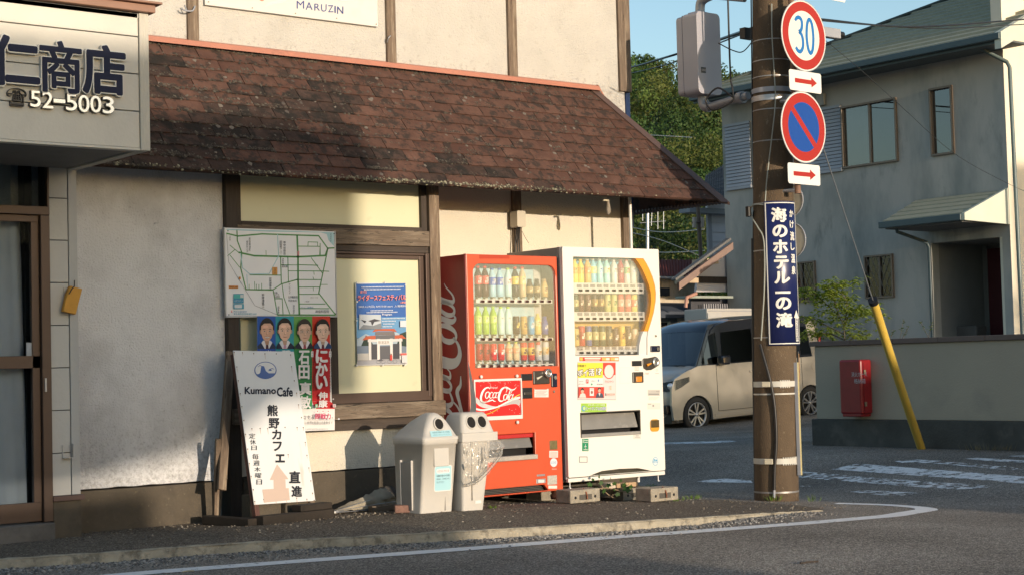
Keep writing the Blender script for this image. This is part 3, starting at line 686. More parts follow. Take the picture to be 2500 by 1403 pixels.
# brackets for a hose or pole on the pilaster, yellow tag
def bracket(px, py0, py1, lab):
    t = empty('wall_bracket', PY(px, py1, YS_)-Vector((0, .002, 0))); tag(t, lab, 'bracket', 'steel brackets on the shop pilaster')
    h = (PY(px, py0, YS_)-PY(px, py1, YS_)).z
    MB().box(-.032, -.026, -.008, 0, .005, h).build('arm', STEEL, t); MB().box(.026, .032, -.045, 0, .005, h*1.1).build('arm', STEEL, t)
    MB().box(-.032, .032, -.045, 0, 0, .005).build('shelf', STEEL, t)
bracket(163, 1085, 1117, 'small grey steel bracket low on the shop pilaster'); bracket(166, 702, 722, 'small grey steel bracket holding the yellow wooden tag')
t = empty('yellow_tag', PY(166, 768, YS_)-Vector((0, .04, 0))); tag(t, 'yellow wedge shaped block hanging from a bracket beside the shop door', 'tag')
YEL = mat('ochre yellow', (.55, .27, .03), .6, .1, 20, bump=.4, bscale=60)
MB().plate([[(-.058, .02), (.028, -.0), (.075, .165), (-.005, .185), (-.03, .13)]], -.02, .02).build('block', YEL, t, bevel=.004)
MB().tube([(-.02, -.025, .13), (.0, -.03, .165), (.02, -.02, .18), (.03, 0, .22)], .004, 6).build('string', BLACKPL, t)
# hook on the stucco wall
p = PY(376, 546, Yw); t = MB().tube([(0, 0, 0), (0, -.03, 0), (.012, -.035, .0), (.014, -.035, .018)], .0025, 6).build('wall_hook', STEEL, loc=p); tag(t, 'tiny bent metal hook in the bare grey stucco wall', 'hook')

# ------------------------------------------------------------------ houses across the side street
XH = 22.6
HB = mat('grey green render', (.45, .43, .39), .9, .05, 2, bump=.9, bscale=60, spec=.15, stretch=(1, 1, .35), spots=[((.17, .20, .195), .7, .46, .22, .8), ((.12, .15, .14), 2.2, .57, .16, .6), ((.50, .48, .44), 5, .66, .08, .5)])
HL = mat('cream render', (.72, .66, .54), .85, .05, 2, bump=.6, bscale=60, spec=.15, spots=[((.5, .45, .36), .8, .56, .2, .4)])
GREENROOF = mat('green roof sheet', (.34, .335, .255), .8, .1, 4, spec=.12, spots=[((.24, .26, .22), 2.5, .56, .15, .5)])
GUTTER = mat('teal gutter', (.055, .085, .095), .4, .1, 3); CREAMTR = mat('cream green trim', (.56, .58, .48), .5, .06, 3)
yc = PX(2455, 300, XH).y
hs = empty('house', (XH, yc, 0)); tag(hs, 'two storey grey green rendered house with ribbed green roof and porch canopy', 'house')
def hx(name, m, x0, x1, y0, y1, z0, z1, bevel=0, par=None, label=None, kind=None): return boxo(name, m, (x0-XH, x1-XH, y0-yc, y1-yc, z0, z1), par or hs, bevel, label=label, kind=kind)
def hy(px, py, X=XH): q = PX(px, py, X); return q.y, q.z
ynear = yc; yfar = PX(1769, 500, XH).y; zg = PX(2411, 96, XH).z-.02
# wall toward the street with openings cut through it
yA, zA = hy(2273, 594); yB, zB_ = hy(2447, 579)
def rz(a, b): ya, za = hy(*a); yb, zb = hy(*b); return [min(ya, yb), max(ya, yb), min(za, zb), max(za, zb)]
W1 = rz((2055, 262), (2195, 394)); W2 = rz((2270, 218), (2332, 375)); G1 = rz((2112, 625), (2185, 725)); G2 = rz((1948, 640), (1995, 735)); SH = rz((2010, 268), (2052, 412)); SH2 = rz((1772, 310), (1838, 452))
G2[1] = G2[0]+.70; SH[1] = SH[0]+.97; SH[0] = W1[1]+.01; PO = [yB, yA, .3, zA]
def wallX(name, m, x0, x1, holes, yl, yh, zl, zh_, par):
    loops = [rect(-yh, zl, -yl, zh_)]+[list(reversed(rect(-h[1], h[2], -h[0], h[3]))) for h in holes]
    mb = MB().plate(loops, 0, x1-x0); M = Matrix(((0, 1, 0, x0-XH), (-1, 0, 0, -yc), (0, 0, 1, 0), (0, 0, 0, 1)))
    return mb.build(name, m, par, M=M)
wallX('wall', HB, XH, XH+.2, [W1, W2, G1, G2, PO], ynear, yfar, .0, zg+.25, hs)
hx('wall', HL, XH+.002, XH+8, ynear-.004, ynear+.2, 0, 11, label='sunlit cream gable wall')
hx('wall', HB, XH+.2, XH+8, yfar-.2, yfar, 0, 6.1)
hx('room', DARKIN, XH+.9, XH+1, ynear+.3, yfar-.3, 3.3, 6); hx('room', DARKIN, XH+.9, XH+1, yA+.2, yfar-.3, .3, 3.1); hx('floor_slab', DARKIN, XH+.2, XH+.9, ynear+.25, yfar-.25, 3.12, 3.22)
# porch recess with a dark red door
PORCH = mat('porch render', (.22, .215, .20), .9, .08, 3, bump=.7, bscale=60)
hx('porch_wall', PORCH, XH+.2, XH+1.5, yA, yA+.1, .2, zA+.2); hx('porch_wall', PORCH, XH+.2, XH+1.5, yB-.1, yB, .2, zA+.2); hx('porch_wall', PORCH, XH+1.4, XH+1.5, yB, yA, .2, zA+.2); hx('porch_ceiling', PORCH, XH+.2, XH+1.5, yB, yA, zA+.001, zA+.1)
dq = PX(2413, 608, XH+1.38); dq2 = PX(2448, 900, XH+1.38)
hx('door', mat('dark red door', (.09, .02, .025), .4, .1), XH+1.34, XH+1.39, yB+.02, dq.y, .3, dq.z, .004)
hx('door_frame', mat('porch trim', (.18, .18, .17), .5, .05), XH+1.33, XH+1.395, dq.y+.002, dq.y+.06, .3, dq.z+.05, .003)
q = PX(2390, 758, XH+1.38); hx('mailbox', BLACKPL, XH+1.33, XH+1.39, q.y-.03, q.y+.04, q.z-.06, q.z+.06, .01); q = PX(2392, 735, XH+1.38); hx('name_plate', mat('plate green grey', (.12, .17, .17), .4, .1), XH+1.35, XH+1.39, q.y-.05, q.y+.05, q.z-.08, q.z+.06)
q = PX(2362, 803, XH+.7); hx('porch_bench', mat('bench', (.12, .11, .10), .7, .1), XH+.6, XH+.9, q.y-.25, q.y+.2, .9, q.z+.06, .03)
# windows
ALU = mat('bronze window frame', (.20, .155, .12), .4, .06, metal=.3)
WGL = glassmat('dark window glass', (.16, .17, .18), .20, .01)
def xwindow(r, mull=True, t=.035, screen=False):
    y0, y1, z0, z1 = r; w = empty('window', (0, 0, 0), parent=hs)
    for n, a in (('frame', (y0-.0, y1, z0-.0, z0+t)), ('frame', (y0, y1, z1-t, z1)), ('frame', (y0, y0+t, z0+t, z1-t)), ('frame', (y1-t, y1, z0+t, z1-t))):
        hx(n, ALU, XH-.05, XH+.06, a[0], a[1], a[2], a[3], .004, par=w)
    if mull: m_ = (y0+y1)/2; hx('mullion', ALU, XH-.01, XH+.03, m_-.02, m_+.02, z0+t, z1-t, par=w)
    hx('pane', WGL, XH+.02, XH+.026, y0+t, (y0+y1)/2-.02 if mull else y1-t, z0+t, z1-t, par=w)
    if mull: hx('pane', glassmat('window glass with net curtain', (.25, .26, .27), .22, .15), XH+.012, XH+.018, (y0+y1)/2+.02, y1-t, z0+t, z1-t, par=w); hx('curtain', mat('net curtain', (.10, .11, .13), .9, .1), XH+.1, XH+.11, (y0+y1)/2, y1-t, z0+t, z1-t, par=w)
    return w
xwindow(W1); xwindow(W2, False)
for r in (G1, G2):
    w = xwindow(r, True, .03); [c.data.materials.__setitem__(0, glassmat('dim glass', (.2, .2, .2), .06, .05)) for c in w.children if c.name.startswith('pane')]; mb = MB(); y0, y1, z0, z1 = r; k_ = 2.2; s_ = .112
    y0 += .03; y1 -= .03; z0 += .03; z1 -= .03
    c0 = y0-(z1-z0)
    i = 0
    while c0+i*s_ < y1+(z1-z0):
        for sg in (1, -1):
            A = []; yb_ = c0+i*s_
            for t in (0, 1):
                pass
            ya_, za_, yb2, zb2 = (yb_, z0, yb_+(z1-z0)/k_, z1) if sg > 0 else (yb_, z1, yb_+(z1-z0)/k_, z0)
            def cl(ya_, za_, yb2, zb2):
                P = []
                for (ya, za, yb, zb) in ((ya_, za_, yb2, zb2),):
                    t0, t1 = 0, 1; d = yb-ya
                    t0 = max(t0, (y0-ya)/d); t1 = min(t1, (y1-ya)/d)
                    if t1-t0 < .02: return None
                    return (ya+d*t0, za+(zb-za)*t0, ya+d*t1, za+(zb-za)*t1)
            c_ = cl(ya_, za_, yb2, zb2)
            if c_: mb.tube([(-.055, c_[0]-yc, c_[1]), (-.055, c_[2]-yc, c_[3])], .005, 4)
        i += 1
    mb.build('lattice_grille', mat('lattice', (.22, .20, .18), .4, .1, metal=.3), w, kind='stuff')
# shutters: one slat each
SHM = mat('blue grey shutter', (.36, .38, .42), .5, .05, 3)
for (r, n_) in ((SH, 17), (SH2, 18)):
    sh = empty('shutter', (0, 0, 0), parent=hs); y0, y1, z0, z1 = r; h = (z1-z0-.03)/n_
    hx('shutter_box', SHM, XH-.055, XH-.002, y0, y1, z0-.05, z0+.005, .003, par=sh); hx('shutter_box', SHM, XH-.055, XH-.002, y0, y1, z1-.02, z1+.03, .003, par=sh)
    proto = None
    for i in range(n_):
        if proto is None:
            pm = MB(); a = (y1-y0)/2-.003; pm.add([(0, -a, 0), (0, a, 0), (-.022, a, .006), (-.022, -a, .006), (-.006, a, h-.004), (-.006, -a, h-.004), (.0, a, h-.004), (0, -a, h-.004)], [(0, 1, 2, 3), (3, 2, 4, 5), (5, 4, 6, 7), (0, 3, 5, 7), (1, 6, 4, 2)])
            proto = pm.build('slat', SHM, sh, recalc=True).data
            o = bpy.data.objects[-1] if 0 else [x for x in sh.children if x.data is proto][0]
        else: o = link('slat', proto, sh)
        o.location = (-.024, (y0+y1)/2-yc, z0+.006+i*h)
hx('meter_box', HB, XH-.07, XH-.002, *[hy(2008, 245)[0]-.09, hy(2008, 245)[0]+.09], hy(2008, 245)[1]-.1, hy(2008, 245)[1]+.1, .004)
# main roof: ribbed courses climbing away from the street
rf = empty('roof', (0, 0, 0), parent=hs)
XE_ = XH-.7; q0 = PX(2411, 96, XE_); zE = PX(2411, 96, XE_).z; yR = PX(2440, 90, XE_).y-.05
yL = PX(1690, 250, XE_).y
pitch = .46
mb = MB(); nco = 26; ww = .27
RUN = 6.7
for i in range(nco):
    x0 = XE_+i*ww; x1 = x0+ww+.01; za = zE+.05+(x0-XE_)*pitch; zb = zE+.05+(x1-XE_)*pitch
    hipL = yL-(x0-XE_)*.95; hipL2 = yL-(x1-XE_)*.95
    if hipL < yR+.2: break
    mb.add([(x0-XH, yR-yc, za-.004), (x0-XH, yR-yc, za+.040), (x0-XH, hipL-yc, za+.040), (x0-XH, hipL-yc, za-.004), (x1-XH, yR-yc, zb-.002), (x1-XH, hipL2-yc, zb-.002)], [(0, 1, 2, 3), (1, 4, 5, 2)])
mb.build('roof_courses', GREENROOF, rf, kind='stuff', recalc=False)
mb = MB(); mb.add([(XE_-XH, yL-yc, zE+.05), (XE_+RUN-XH, yL-RUN*.95-yc, zE+.05+RUN*pitch), (XE_+RUN-XH+1, yL-yc+.6, zE), (XE_-XH+.1, yL-yc+.0, zE)], [(0, 3, 2, 1)]); mb.build('roof_side', GREENROOF, rf)
hip = [(XE_-XH+t*RUN, yL-yc-t*RUN*.95, zE+.085+t*RUN*pitch) for t in (0, .25, .5, .75, 1)]
MB().tube(hip, .035, 6).build('ridge_cap', mat('dark green cap', (.06, .075, .065), .5, .1), rf)
MB().box(XE_-.09-XH, XE_-XH+.01, yR-yc, yL-yc, zE-.05, zE+.055).build('gutter', GUTTER, hs, bevel=.012)
hx('soffit', mat('soffit grey green', (.10, .115, .12), .8, .06), XE_, XH, yR+.02, yL-.1, zE-.06, zE-.03)
hx('fascia_board', GUTTER, XE_+.012, XE_+.05, yR+.02, yL-.02, zE-.09, zE+.03)
# verge on the gable side, gable overhang
for a, b, m in ((-.14, .0, CREAMTR),):
    mb = MB(); v = []
    for x in (XE_-.06, XE_+RUN):
        z = zE+.07+(x-XE_)*pitch; v += [(x-XH, yR-yc-.02, z-.24), (x-XH, yR-yc-.02, z+.02), (x-XH, yR-yc+.10, z+.02), (x-XH, yR-yc+.10, z-.24)]
    mb.add(v, [(0, 1, 5, 4), (1, 2, 6, 5), (2, 3, 7, 6), (3, 0, 4, 7), (0, 3, 2, 1)]); mb.build('verge_board', m, hs, recalc=True)
# downpipes
def xyz(px, py, X): q = PX(px, py, X); return Vector((q.x-XH, q.y-yc, q.z))
MB().tube([xyz(2393, 112, XH-.30), xyz(2395, 120, XH-.28), xyz(2458, 152, XH-.08), xyz(2465, 165, XH-.06), xyz(2497, 830, XH-.06)], .033, 10).build('downpipe', mat('green grey pipe', (.10, .14, .14), .4, .08), hs)
CZ = PX(2155, 537, (XH-1.12))
MB().tube([xyz(2188, 555, XH-1.04), xyz(2190, 566, XH-1.02), xyz(2262, 592, XH-.09), xyz(2268, 605, XH-.07), xyz(2277, 830, XH-.07)], .028, 10).build('downpipe', GUTTER, hs)
# porch canopy: five overlapping boards
cn = empty('canopy', (0, 0, 0), parent=hs)
cT = PX(2242, 489, XH); cTR = PX(2454, 467, XH); cB = PX(2155, 548, (XH-1.12)); cBR = PX(2369, 520, (XH-1.12))
X0c = (XH-1.12)
for i in range(5):
    a, b = i/5, (i+1)/5
    def pp(s_, e, dz=0): x = X0c+(XH-.01-X0c)*s_; z = cB.z+.03+(cT.z-cB.z-.03)*s_; y = (cB.y+(cT.y-cB.y)*s_) if e else cTR.y+.02; return (x-XH, y-yc, z+dz)
    MB().add([pp(a, 0, .004), pp(a, 0, .028), pp(a, 1, .028), pp(a, 1, .004), pp(b, 0, .008), pp(b, 1, .008), pp(b, 0, -.005), pp(b, 1, -.005)], [(0, 1, 2, 3), (1, 4, 5, 2), (0, 6, 4, 1), (3, 2, 5, 7), (0, 3, 7, 6)]).build('roof_board', GREENROOF, cn, recalc=True)
MB().box(X0c-.08-XH, X0c+.0-XH, cTR.y+.0-yc, cB.y-yc+.03, cB.z-.07, cB.z+.035).build('gutter', GUTTER, cn, bevel=.01)
mb = MB(); yv = cTR.y-.03-yc
mb.plate([[(X0c-XH-.05, cB.z-.07), (-.005, cB.z-.10), (-.005, cT.z+.03), (X0c-XH-.05, cB.z+.04)]], yv-.03, yv+.03); mb.build('canopy_cheek', CREAMTR, cn)
hx('canopy_soffit', mat('canopy soffit', (.14, .14, .14), .8, .05), X0c, XH-.01, cTR.y+.03, cB.y-.05, cB.z-.09, cB.z-.07, par=cn)

# garden wall
XG = 14.5
gw = empty('garden_wall', (XG, 11, 0)); tag(gw, 'grey rendered garden wall with brown coping in front of the grey green house', 'wall')
GWM = mat('garden wall render', (.42, .37, .29), .92, .05, 1.5, bump=.7, bscale=70, spec=.15, spots=[((.21, .20, .18), .8, .5, .3, .6)])
zf_ = .30; zt_ = PX(2250, 826, XG).z; y1_ = PX(1990, 900, XG).y
for nm, m, a in (('wall', GWM, (0, .16, -9, y1_-11, zf_, zt_-.045)), ('foundation', mat('dark footing', (.075, .075, .068), .95, .3, 2.5, bump=1.5, bscale=40, spots=[((.13, .125, .11), 4, .55, .15, .7)]), (-.035, .2, -9, y1_-11+.05, -.25, zf_-.002))):
    boxo(nm, m, a, gw, .006)
for i in range(18):
    a = y1_-11+.045-i*.6; boxo('coping', mat('brown coping', (.14, .105, .09), .8, .12, 8, objvar=.08), (-.03, .19, a-.597, a, zt_-.044, zt_+.012), gw, .005)
boxo('wall_return', GWM, (.16, 2.6, y1_-11-.16, y1_-11-.001, zf_, zt_-.046), gw)
# red fire hose box
hbx = empty('hose_box', PX(2075, 1018, XG-.20)); XB = XG-.20
q0 = PX(2047, 878, XB); q1 = PX(2105, 1018, XB); hbx.location = (XB, q0.y, PX(2055, 1016, XB).z); wY = q0.y-q1.y; hZ = q0.z-hbx.location.z
tag(hbx, 'red fire hose box fixed to the grey garden wall', 'hose box')
RED = mat('weathered red paint', (.24, .012, .016), .35, .18, 5, spots=[((.20, .01, .012), 3, .5, .2, .6), ((.55, .12, .12), 40, .72, .03, .5)])
boxo('cabinet', RED, (.0, .19, -wY, 0, .03, hZ), hbx, .02); boxo('base', RED, (.01, .18, -wY+.02, -.02, .0, .04), hbx, .01)
for z in (.22, .78): boxo('latch', mat('rusty latch', (.25, .20, .13), .5, .2), (.05, .08, -wY-.012, -wY-.0, hZ*z-.025, hZ*z+.025), hbx, .003)
boxo('seam', BLACKPL, (.045, .048, -wY-.003, -wY+.01, .06, hZ-.03), hbx)
HF = Frame((0, 0, 0)); P = Print(cv=lambda x, y: (x, y), y=-.0015)
P.text('消火ホース', .18, .70*hZ, .40, .70*hZ+.055, (.5, .5, .5), 0); P.text('格納箱', .215, .70*hZ-.075, .375, .70*hZ-.02, (.5, .5, .5), 0)
P.mb.build('lettering', printmat(.5), hbx, M=hbx.matrix_world if 0 else Matrix(((0, 1, 0, 0), (-1, 0, 0, 0), (0, 0, 1, 0), (0, 0, 0, 1))))
# ------------------------------------------------------------------ houses further back
def bx(par, name, m, px0, py0, px1, py1, Y, dep, bevel=0, label=None, kind=None):
    """box whose street side fills the surveyed rectangle on the plane at distance Y"""
    a = PY(px0, py1, Y); b = PY(px1, py0, Y); o = par.location
    return boxo(name, m, (a.x-o.x, b.x-o.x, Y-o.y, Y+dep-o.y, a.z-o.z, b.z-o.z), par, bevel, label=label, kind=kind)
Y1 = 22.5
t = empty('corrugated_shed', (Y1, Y1, 0)); tag(t, 'low shed with grey corrugated walls, dark window and red brown roof', 'shed')
CORR = mat('grey corrugated sheet', (.24, .26, .29), .6, .15, 3, spots=[((.14, .12, .11), 3, .6, .1, .5)])
a = PY(1590, 870, Y1); b = PY(1725, 757, Y1)
mb = MB(); n_ = 60; vs = []
for i in range(n_+1):
    x = a.x+(b.x-a.x)*i/n_-Y1; d = .02*(i % 2); vs += [(x, -d, a.z-.6), (x, -d, b.z)]
mb.add(vs, [(2*i, 2*i+2, 2*i+3, 2*i+1) for i in range(n_)]); mb.build('wall', CORR, t)
bx(t, 'window', mat('dark window', (.02, .02, .022), .2, .1), 1612, 786, 1633, 872, Y1-.05, .06)
bx(t, 'window_frame', CREAMTR, 1633, 784, 1637, 875, Y1-.06, .06)
bx(t, 'post', mat('pale post', (.42, .38, .33), .7, .1), 1664, 758, 1670, 840, Y1-.15, .1)
mb = MB(); p = [PY(1560, 758, Y1-.25), PY(1692, 760, Y1-.25), PY(1700, 724, Y1+.9), PY(1560, 722, Y1+.9)]
mb.add([v-Vector((Y1, Y1, 0)) for v in p]+[v-Vector((Y1, Y1, .12)) for v in p], [(0, 1, 2, 3), (0, 4, 5, 1), (1, 5, 6, 2)]); mb.build('roof', mat('slate blue roof', (.07, .08, .10), .8, .1, spec=.15), t, recalc=True)
Y2 = 22.9
t = empty('red_roof_house', (Y2, Y2, 0)); tag(t, 'rust stained cream walled house with ribbed red brown roof behind the white machine', 'house')
bx(t, 'wall', mat('rust stained cream', (.52, .43, .31), .8, .1, 2, spots=[((.30, .16, .07), 3, .52, .15, .7)], stretch=(2, 2, .6)), 1560, 677, 1700, 750, Y2, 2)
bx(t, 'window', mat('dark window', (.02, .02, .022), .2, .1), 1612, 702, 1635, 722, Y2-.04, .06)
bx(t, 'awning', STEEL, 1598, 676, 1700, 679, Y2-.28, .2)
mb = MB(); n_ = 46; vs = []
for i in range(n_+1):
    s_ = i/n_; A = PY(1560+s_*150, 677, Y2-.25); B = PY(1545+s_*172, 636, Y2+1.6); d = .035*(i % 2); vs += [A-Vector((Y2, Y2, -d)), B-Vector((Y2, Y2, -d))]
mb.add(vs, [(2*i, 2*i+2, 2*i+3, 2*i+1) for i in range(n_)]); mb.build('roof', mat('red brown ribbed roof', (.20, .055, .04), .8, .12, spec=.08), t)
Y3 = 22.05
t = empty('gabled_house', (Y3, Y3, 0)); tag(t, 'white walled house with tiled roof, brown bargeboard and lilac siding beside the grey house', 'house')
LIL = mat('lilac white wall', (.66, .62, .62), .85, .05, 2, bump=.4, bscale=40); LS = mat('lilac lap siding', (.60, .58, .60), .7, .05, 2)
mb = MB(); pts_ = [(1700, 712), (1790, 712), (1790, 606), (1704, 672)]
L_ = [tuple((PY(a, b, Y3)-Vector((Y3, Y3, 0))).xz) for a, b in pts_]; mb.plate([L_], 0, .06); mb.build('gable_wall', LIL, t)
bx(t, 'beam', WOODDARK, 1706, 676, 1790, 690, Y3-.06, .05)
mb = MB()
for (A, B, dz, m) in (((1658, 696), (1790, 598), 11, 0),):
    a = PY(A[0], A[1], Y3-.5)-Vector((Y3, Y3, 0)); b = PY(B[0], B[1], Y3-.5)-Vector((Y3, Y3, 0)); w = Vector((0, 0, .085))
    mb.add([a-w, b-w, b+w*.6, a+w*.6, a-w+Vector((0, .05, 0)), b-w+Vector((0, .05, 0)), b+w*.6+Vector((0, .05, 0)), a+w*.6+Vector((0, .05, 0))], [(0, 1, 2, 3), (3, 2, 6, 7), (4, 7, 6, 5), (0, 4, 5, 1)])
mb.build('bargeboard', mat('brown bargeboard', (.25, .17, .14), .7, .1), t, recalc=True)
TILG = mat('grey glazed tile', (.17, .165, .16), .7, .2, 4, spec=.2)
mb = MB(); a = PY(1655, 690, Y3-.5)-Vector((Y3, Y3, 0)); b = PY(1790, 590, Y3-.5)-Vector((Y3, Y3, 0)); nt_ = 34
for i in range(nt_):
    p = a+(b-a)*((i+.5)/nt_); mb.tube([p+Vector((0, .052, .058)), p+Vector((0, .17, .058))], .027, 8)
mb.build('roof_tiles', TILG, t, kind='stuff')
bx(t, 'bracket', mat('pale wood', (.5, .38, .25), .7, .1), 1727, 632, 1754, 643, Y3-.45, .4); bx(t, 'bracket', mat('pale wood', (.5, .38, .25), .7, .1), 1684, 678, 1706, 690, Y3-.45, .4)
MB().tube([PY(1700, 716, Y3-.3)-t.location, PY(1676, 726, Y3-.3)-t.location, PY(1674, 750, Y3-.3)-t.location], .035, 8).build('downpipe', mat('copper pipe', (.42, .22, .16), .5, .1), t)
bx(t, 'lower_roof', mat('verdigris roof', (.30, .33, .28), .7, .1), 1680, 722, 1790, 727, Y3-.30, .34)
MBb = MB(); 
for i in range(14): p = PY(1711+i*5.6, 770, Y3); MBb.box(p.x-Y3-.012, p.x-Y3+.012, -.1, -.07, p.z, PY(1711, 741, Y3).z)
MBb.build('lattice_window', mat('pale lattice', (.35, .34, .36), .6, .1), t, kind='stuff'); bx(t, 'wall', mat('dark wall', (.06, .06, .07), .8, .1), 1690, 727, 1790, 850, Y3+.05, .05)
# upper wing with lap siding
Y4 = 26.
n_ = 9
for i in range(n_):
    y0 = 520+i*11.6; bx(t, 'siding_board', LS, 1735, y0, 1800, y0+11.4, Y4-.02*(i % 2)+.0, .05)
bx(t, 'corner_board', mat('grey trim', (.3, .3, .32), .6, .05), 1731, 520, 1737, 628, Y4-.05, .06)
bx(t, 'wall', LIL, 1727, 488, 1800, 512, Y4+.0, .06); bx(t, 'eave', mat('grey eave', (.26, .27, .29), .6, .05), 1684, 512, 1800, 518, Y4-.30, .34); bx(t, 'fascia_board', mat('dark eave', (.08, .08, .09), .6, .05), 1722, 518, 1800, 522, Y4-.12, .12)
# pan tiles of the upper roof
mb = MB(); A0, A1 = PY(1716, 491, Y4-.6), PY(1800, 491, Y4-.6); B0, B1 = PY(1722, 432, Y4+1.6), PY(1800, 385, Y4+1.6)
nr, ncl = 9, 14; o_ = Vector((Y3, Y3, 0))
for r in range(nr):
    for c_ in range(ncl):
        f = lambda s_, q: (A0+(A1-A0)*s_)*(1-q)+(B0+(B1-B0)*s_)*q-o_
        s0, s1 = c_/ncl, (c_+1)/ncl; q0_, q1_ = r/nr, (r+1)/nr; up = Vector((0, 0, .035)); pa, pb = f(s0, q0_)+up*1.2, f(s1, q0_)+up*1.2; pc, pd = f(s1, q1_), f(s0, q1_)
        m1 = (pa+pb)/2+up*1.6; m2 = (pc+pd)/2+up*1.4
        mb.add([pa, m1, pb, pc, m2, pd, pa-up*1.5, pb-up*1.5], [(0, 1, 4, 5), (1, 2, 3, 4), (0, 6, 7, 2, 1)], True)
mb.build('roof_tiles', TILG, t, kind='stuff')
# white store box standing behind the van
t = empty('storage_box', PY(1785, 800, 21.15)); tag(t, 'white metal storage box showing above the roof of the van', 'storage box')
bx(t, 'cabinet', mat('white cabinet', (.45, .43, .39), .5, .04), 1731, 752, 1836, 900, 21.15, .6, .02); bx(t, 'lid_seam', GREYMETAL, 1729, 757, 1838, 759, 21.14, .6); bx(t, 'door', mat('off white door', (.44, .43, .41), .5, .04), 1733, 762, 1762, 900, 21.135, .02, .004)
# far poles and aerials
def farpole(name, lab, cat, segs, Y, m, r):
    t = empty(name, PY(*segs[0][0], Y)); tag(t, lab, cat)
    for i, sg in enumerate(segs): MB().tube([PY(a, b, Y)-t.location for a, b in sg], r if i == 0 else r*.22, 6).build('mast' if i == 0 else 'arm', m, t)
farpole('aerial_mast', 'pale steel aerial mast with thin cross arms in front of the wooded hill', 'aerial', [[(1581, 640), (1581, 505)], [(1562, 545), (1625, 540)], [(1569, 540), (1569, 515)], [(1606, 560), (1606, 500)], [(1620, 560), (1620, 500)], [(1590, 552), (1592, 508)]], 34, STEEL, .05)
t = empty('flue_pipe', PY(1708, 645, 25.4)); tag(t, 'brown flue pipe with a forked twin cap above the roofs', 'flue pipe'); FM = mat('brown flue', (.12, .08, .06), .5, .1)
MB().tube([PY(1712, 645, 25.4)-t.location, PY(1703, 490, 25.4)-t.location], .045, 8).build('pipe', FM, t)
for px in (1695, 1714): MB().tube([PY(px, 556, 25.35)-t.location, PY(px, 531, 25.35)-t.location], .045, 8).build('cap', mat('flue cap', (.38, .31, .27), .4, .1, metal=.4), t)
MB().tube([PY(1690, 545, 25.37)-t.location, PY(1719, 541, 25.37)-t.location], .03, 6).build('crossbar', FM, t)

# ------------------------------------------------------------------ wooded hill
def hillz(x, y):
    a = x/ max(y, 1)   # the ridge climbs to the north and drops toward the street
    r = sqrt(x*x+y*y); base = max(0, (min(r, 124)-50))*.265+2.6-max(0, r-124)*.6
    bear = math.degrees(atan2(x, y)); k = 1.0-.007*max(bear-43.5, 0)**1.25
    return base*max(k, .2)+2.2*noise.noise((x*.05, y*.05, 0))
hx_ = span(20, 150, 5); hy_ = span(24, 150, 5)
def hzf(x, y):
    r = sqrt(x*x+y*y); return max(-1 if r < 48 else hillz(x, y)-1.4, -3)
grid('hill', hx_, hy_, hzf, mat('hill soil', (.03, .045, .018), .95, .2, .3))
import array
random.seed(21)
V = array.array('f'); Fi = array.array('i'); C = array.array('f'); nvt = 0
greens = [(.055, .10, .022), (.08, .125, .026), (.045, .085, .022), (.11, .135, .03), (.06, .12, .03), (.09, .105, .028)]
crown_list = []
for ring in range(24):
    r = 50+ring*3.1; st = math.degrees(2.6/r)
    b = 38.5
    while b < 50:
        bb = radians(b+random.uniform(-.5, .5)*st); rr = r+random.uniform(-1.5, 1.5); x, y = rr*sin(bb), rr*cos(bb)
        crown_list.append((x, y, hillz(x, y), random.uniform(1.2, 2.3))); b += st
print('crowns', len(crown_list))
for (x, y, z, R) in crown_list:
    r = sqrt(x*x+y*y); n_l = int(2600*(55/r)**1.2); g = random.choice(greens)
    tint = random.uniform(.75, 1.25); lobes = [(random.gauss(0, R*.45), random.gauss(0, R*.45), random.uniform(-.2, .6)*R, R*random.uniform(.35, .6)) for _ in range(7)]+[(0, 0, 0, R*.8)]
    ls = .062 if r < 66 else .062*r/66
    for k in range(n_l):
        lb = random.choice(lobes); u = random.uniform(-.6, 1); a = random.uniform(0, 2*pi); s_ = sqrt(1-u*u)
        d = Vector((s_*cos(a), s_*sin(a), u)); rad = lb[3]*(1+random.uniform(-.22, .08))
        p = Vector((x+lb[0], y+lb[1], z+lb[2]))+d*rad
        if d.x*.6+d.y*.8 > .75: continue
        n = (d+Vector((random.gauss(0, .5), random.gauss(0, .5), random.gauss(0, .5)))).normalized(); t1 = n.orthogonal().normalized(); t2 = n.cross(t1); q = ls*random.uniform(.7, 1.4)
        a2 = random.uniform(0, 6.28); e1 = (t1*cos(a2)+t2*sin(a2))*q; e2 = (t2*cos(a2)-t1*sin(a2))*q*.6
        for e in (-e1, e2, e1, -e2):
            w_ = p+e; V.extend((w_.x, w_.y, w_.z))
        Fi.extend((nvt, nvt+1, nvt+2, nvt+3)); nvt += 4; vv = tint*random.uniform(.7, 1.3); C.extend((g[0]*vv, g[1]*vv, g[2]*vv, 1)*4)
me = bpy.data.meshes.new('forest'); nf = nvt//4; me.vertices.add(nvt); me.vertices.foreach_set('co', V); me.loops.add(nvt); me.loops.foreach_set('vertex_index', Fi)
me.polygons.add(nf); me.polygons.foreach_set('loop_start', array.array('i', range(0, nvt, 4))); me.polygons.foreach_set('loop_total', array.array('i', [4]*nf)); me.update()
ca = me.color_attributes.new('Col', 'FLOAT_COLOR', 'CORNER'); ca.data.foreach_set('color', C)
FOL = printmat(.6, 'foliage'); fb = FOL.node_tree.nodes['Principled BSDF']
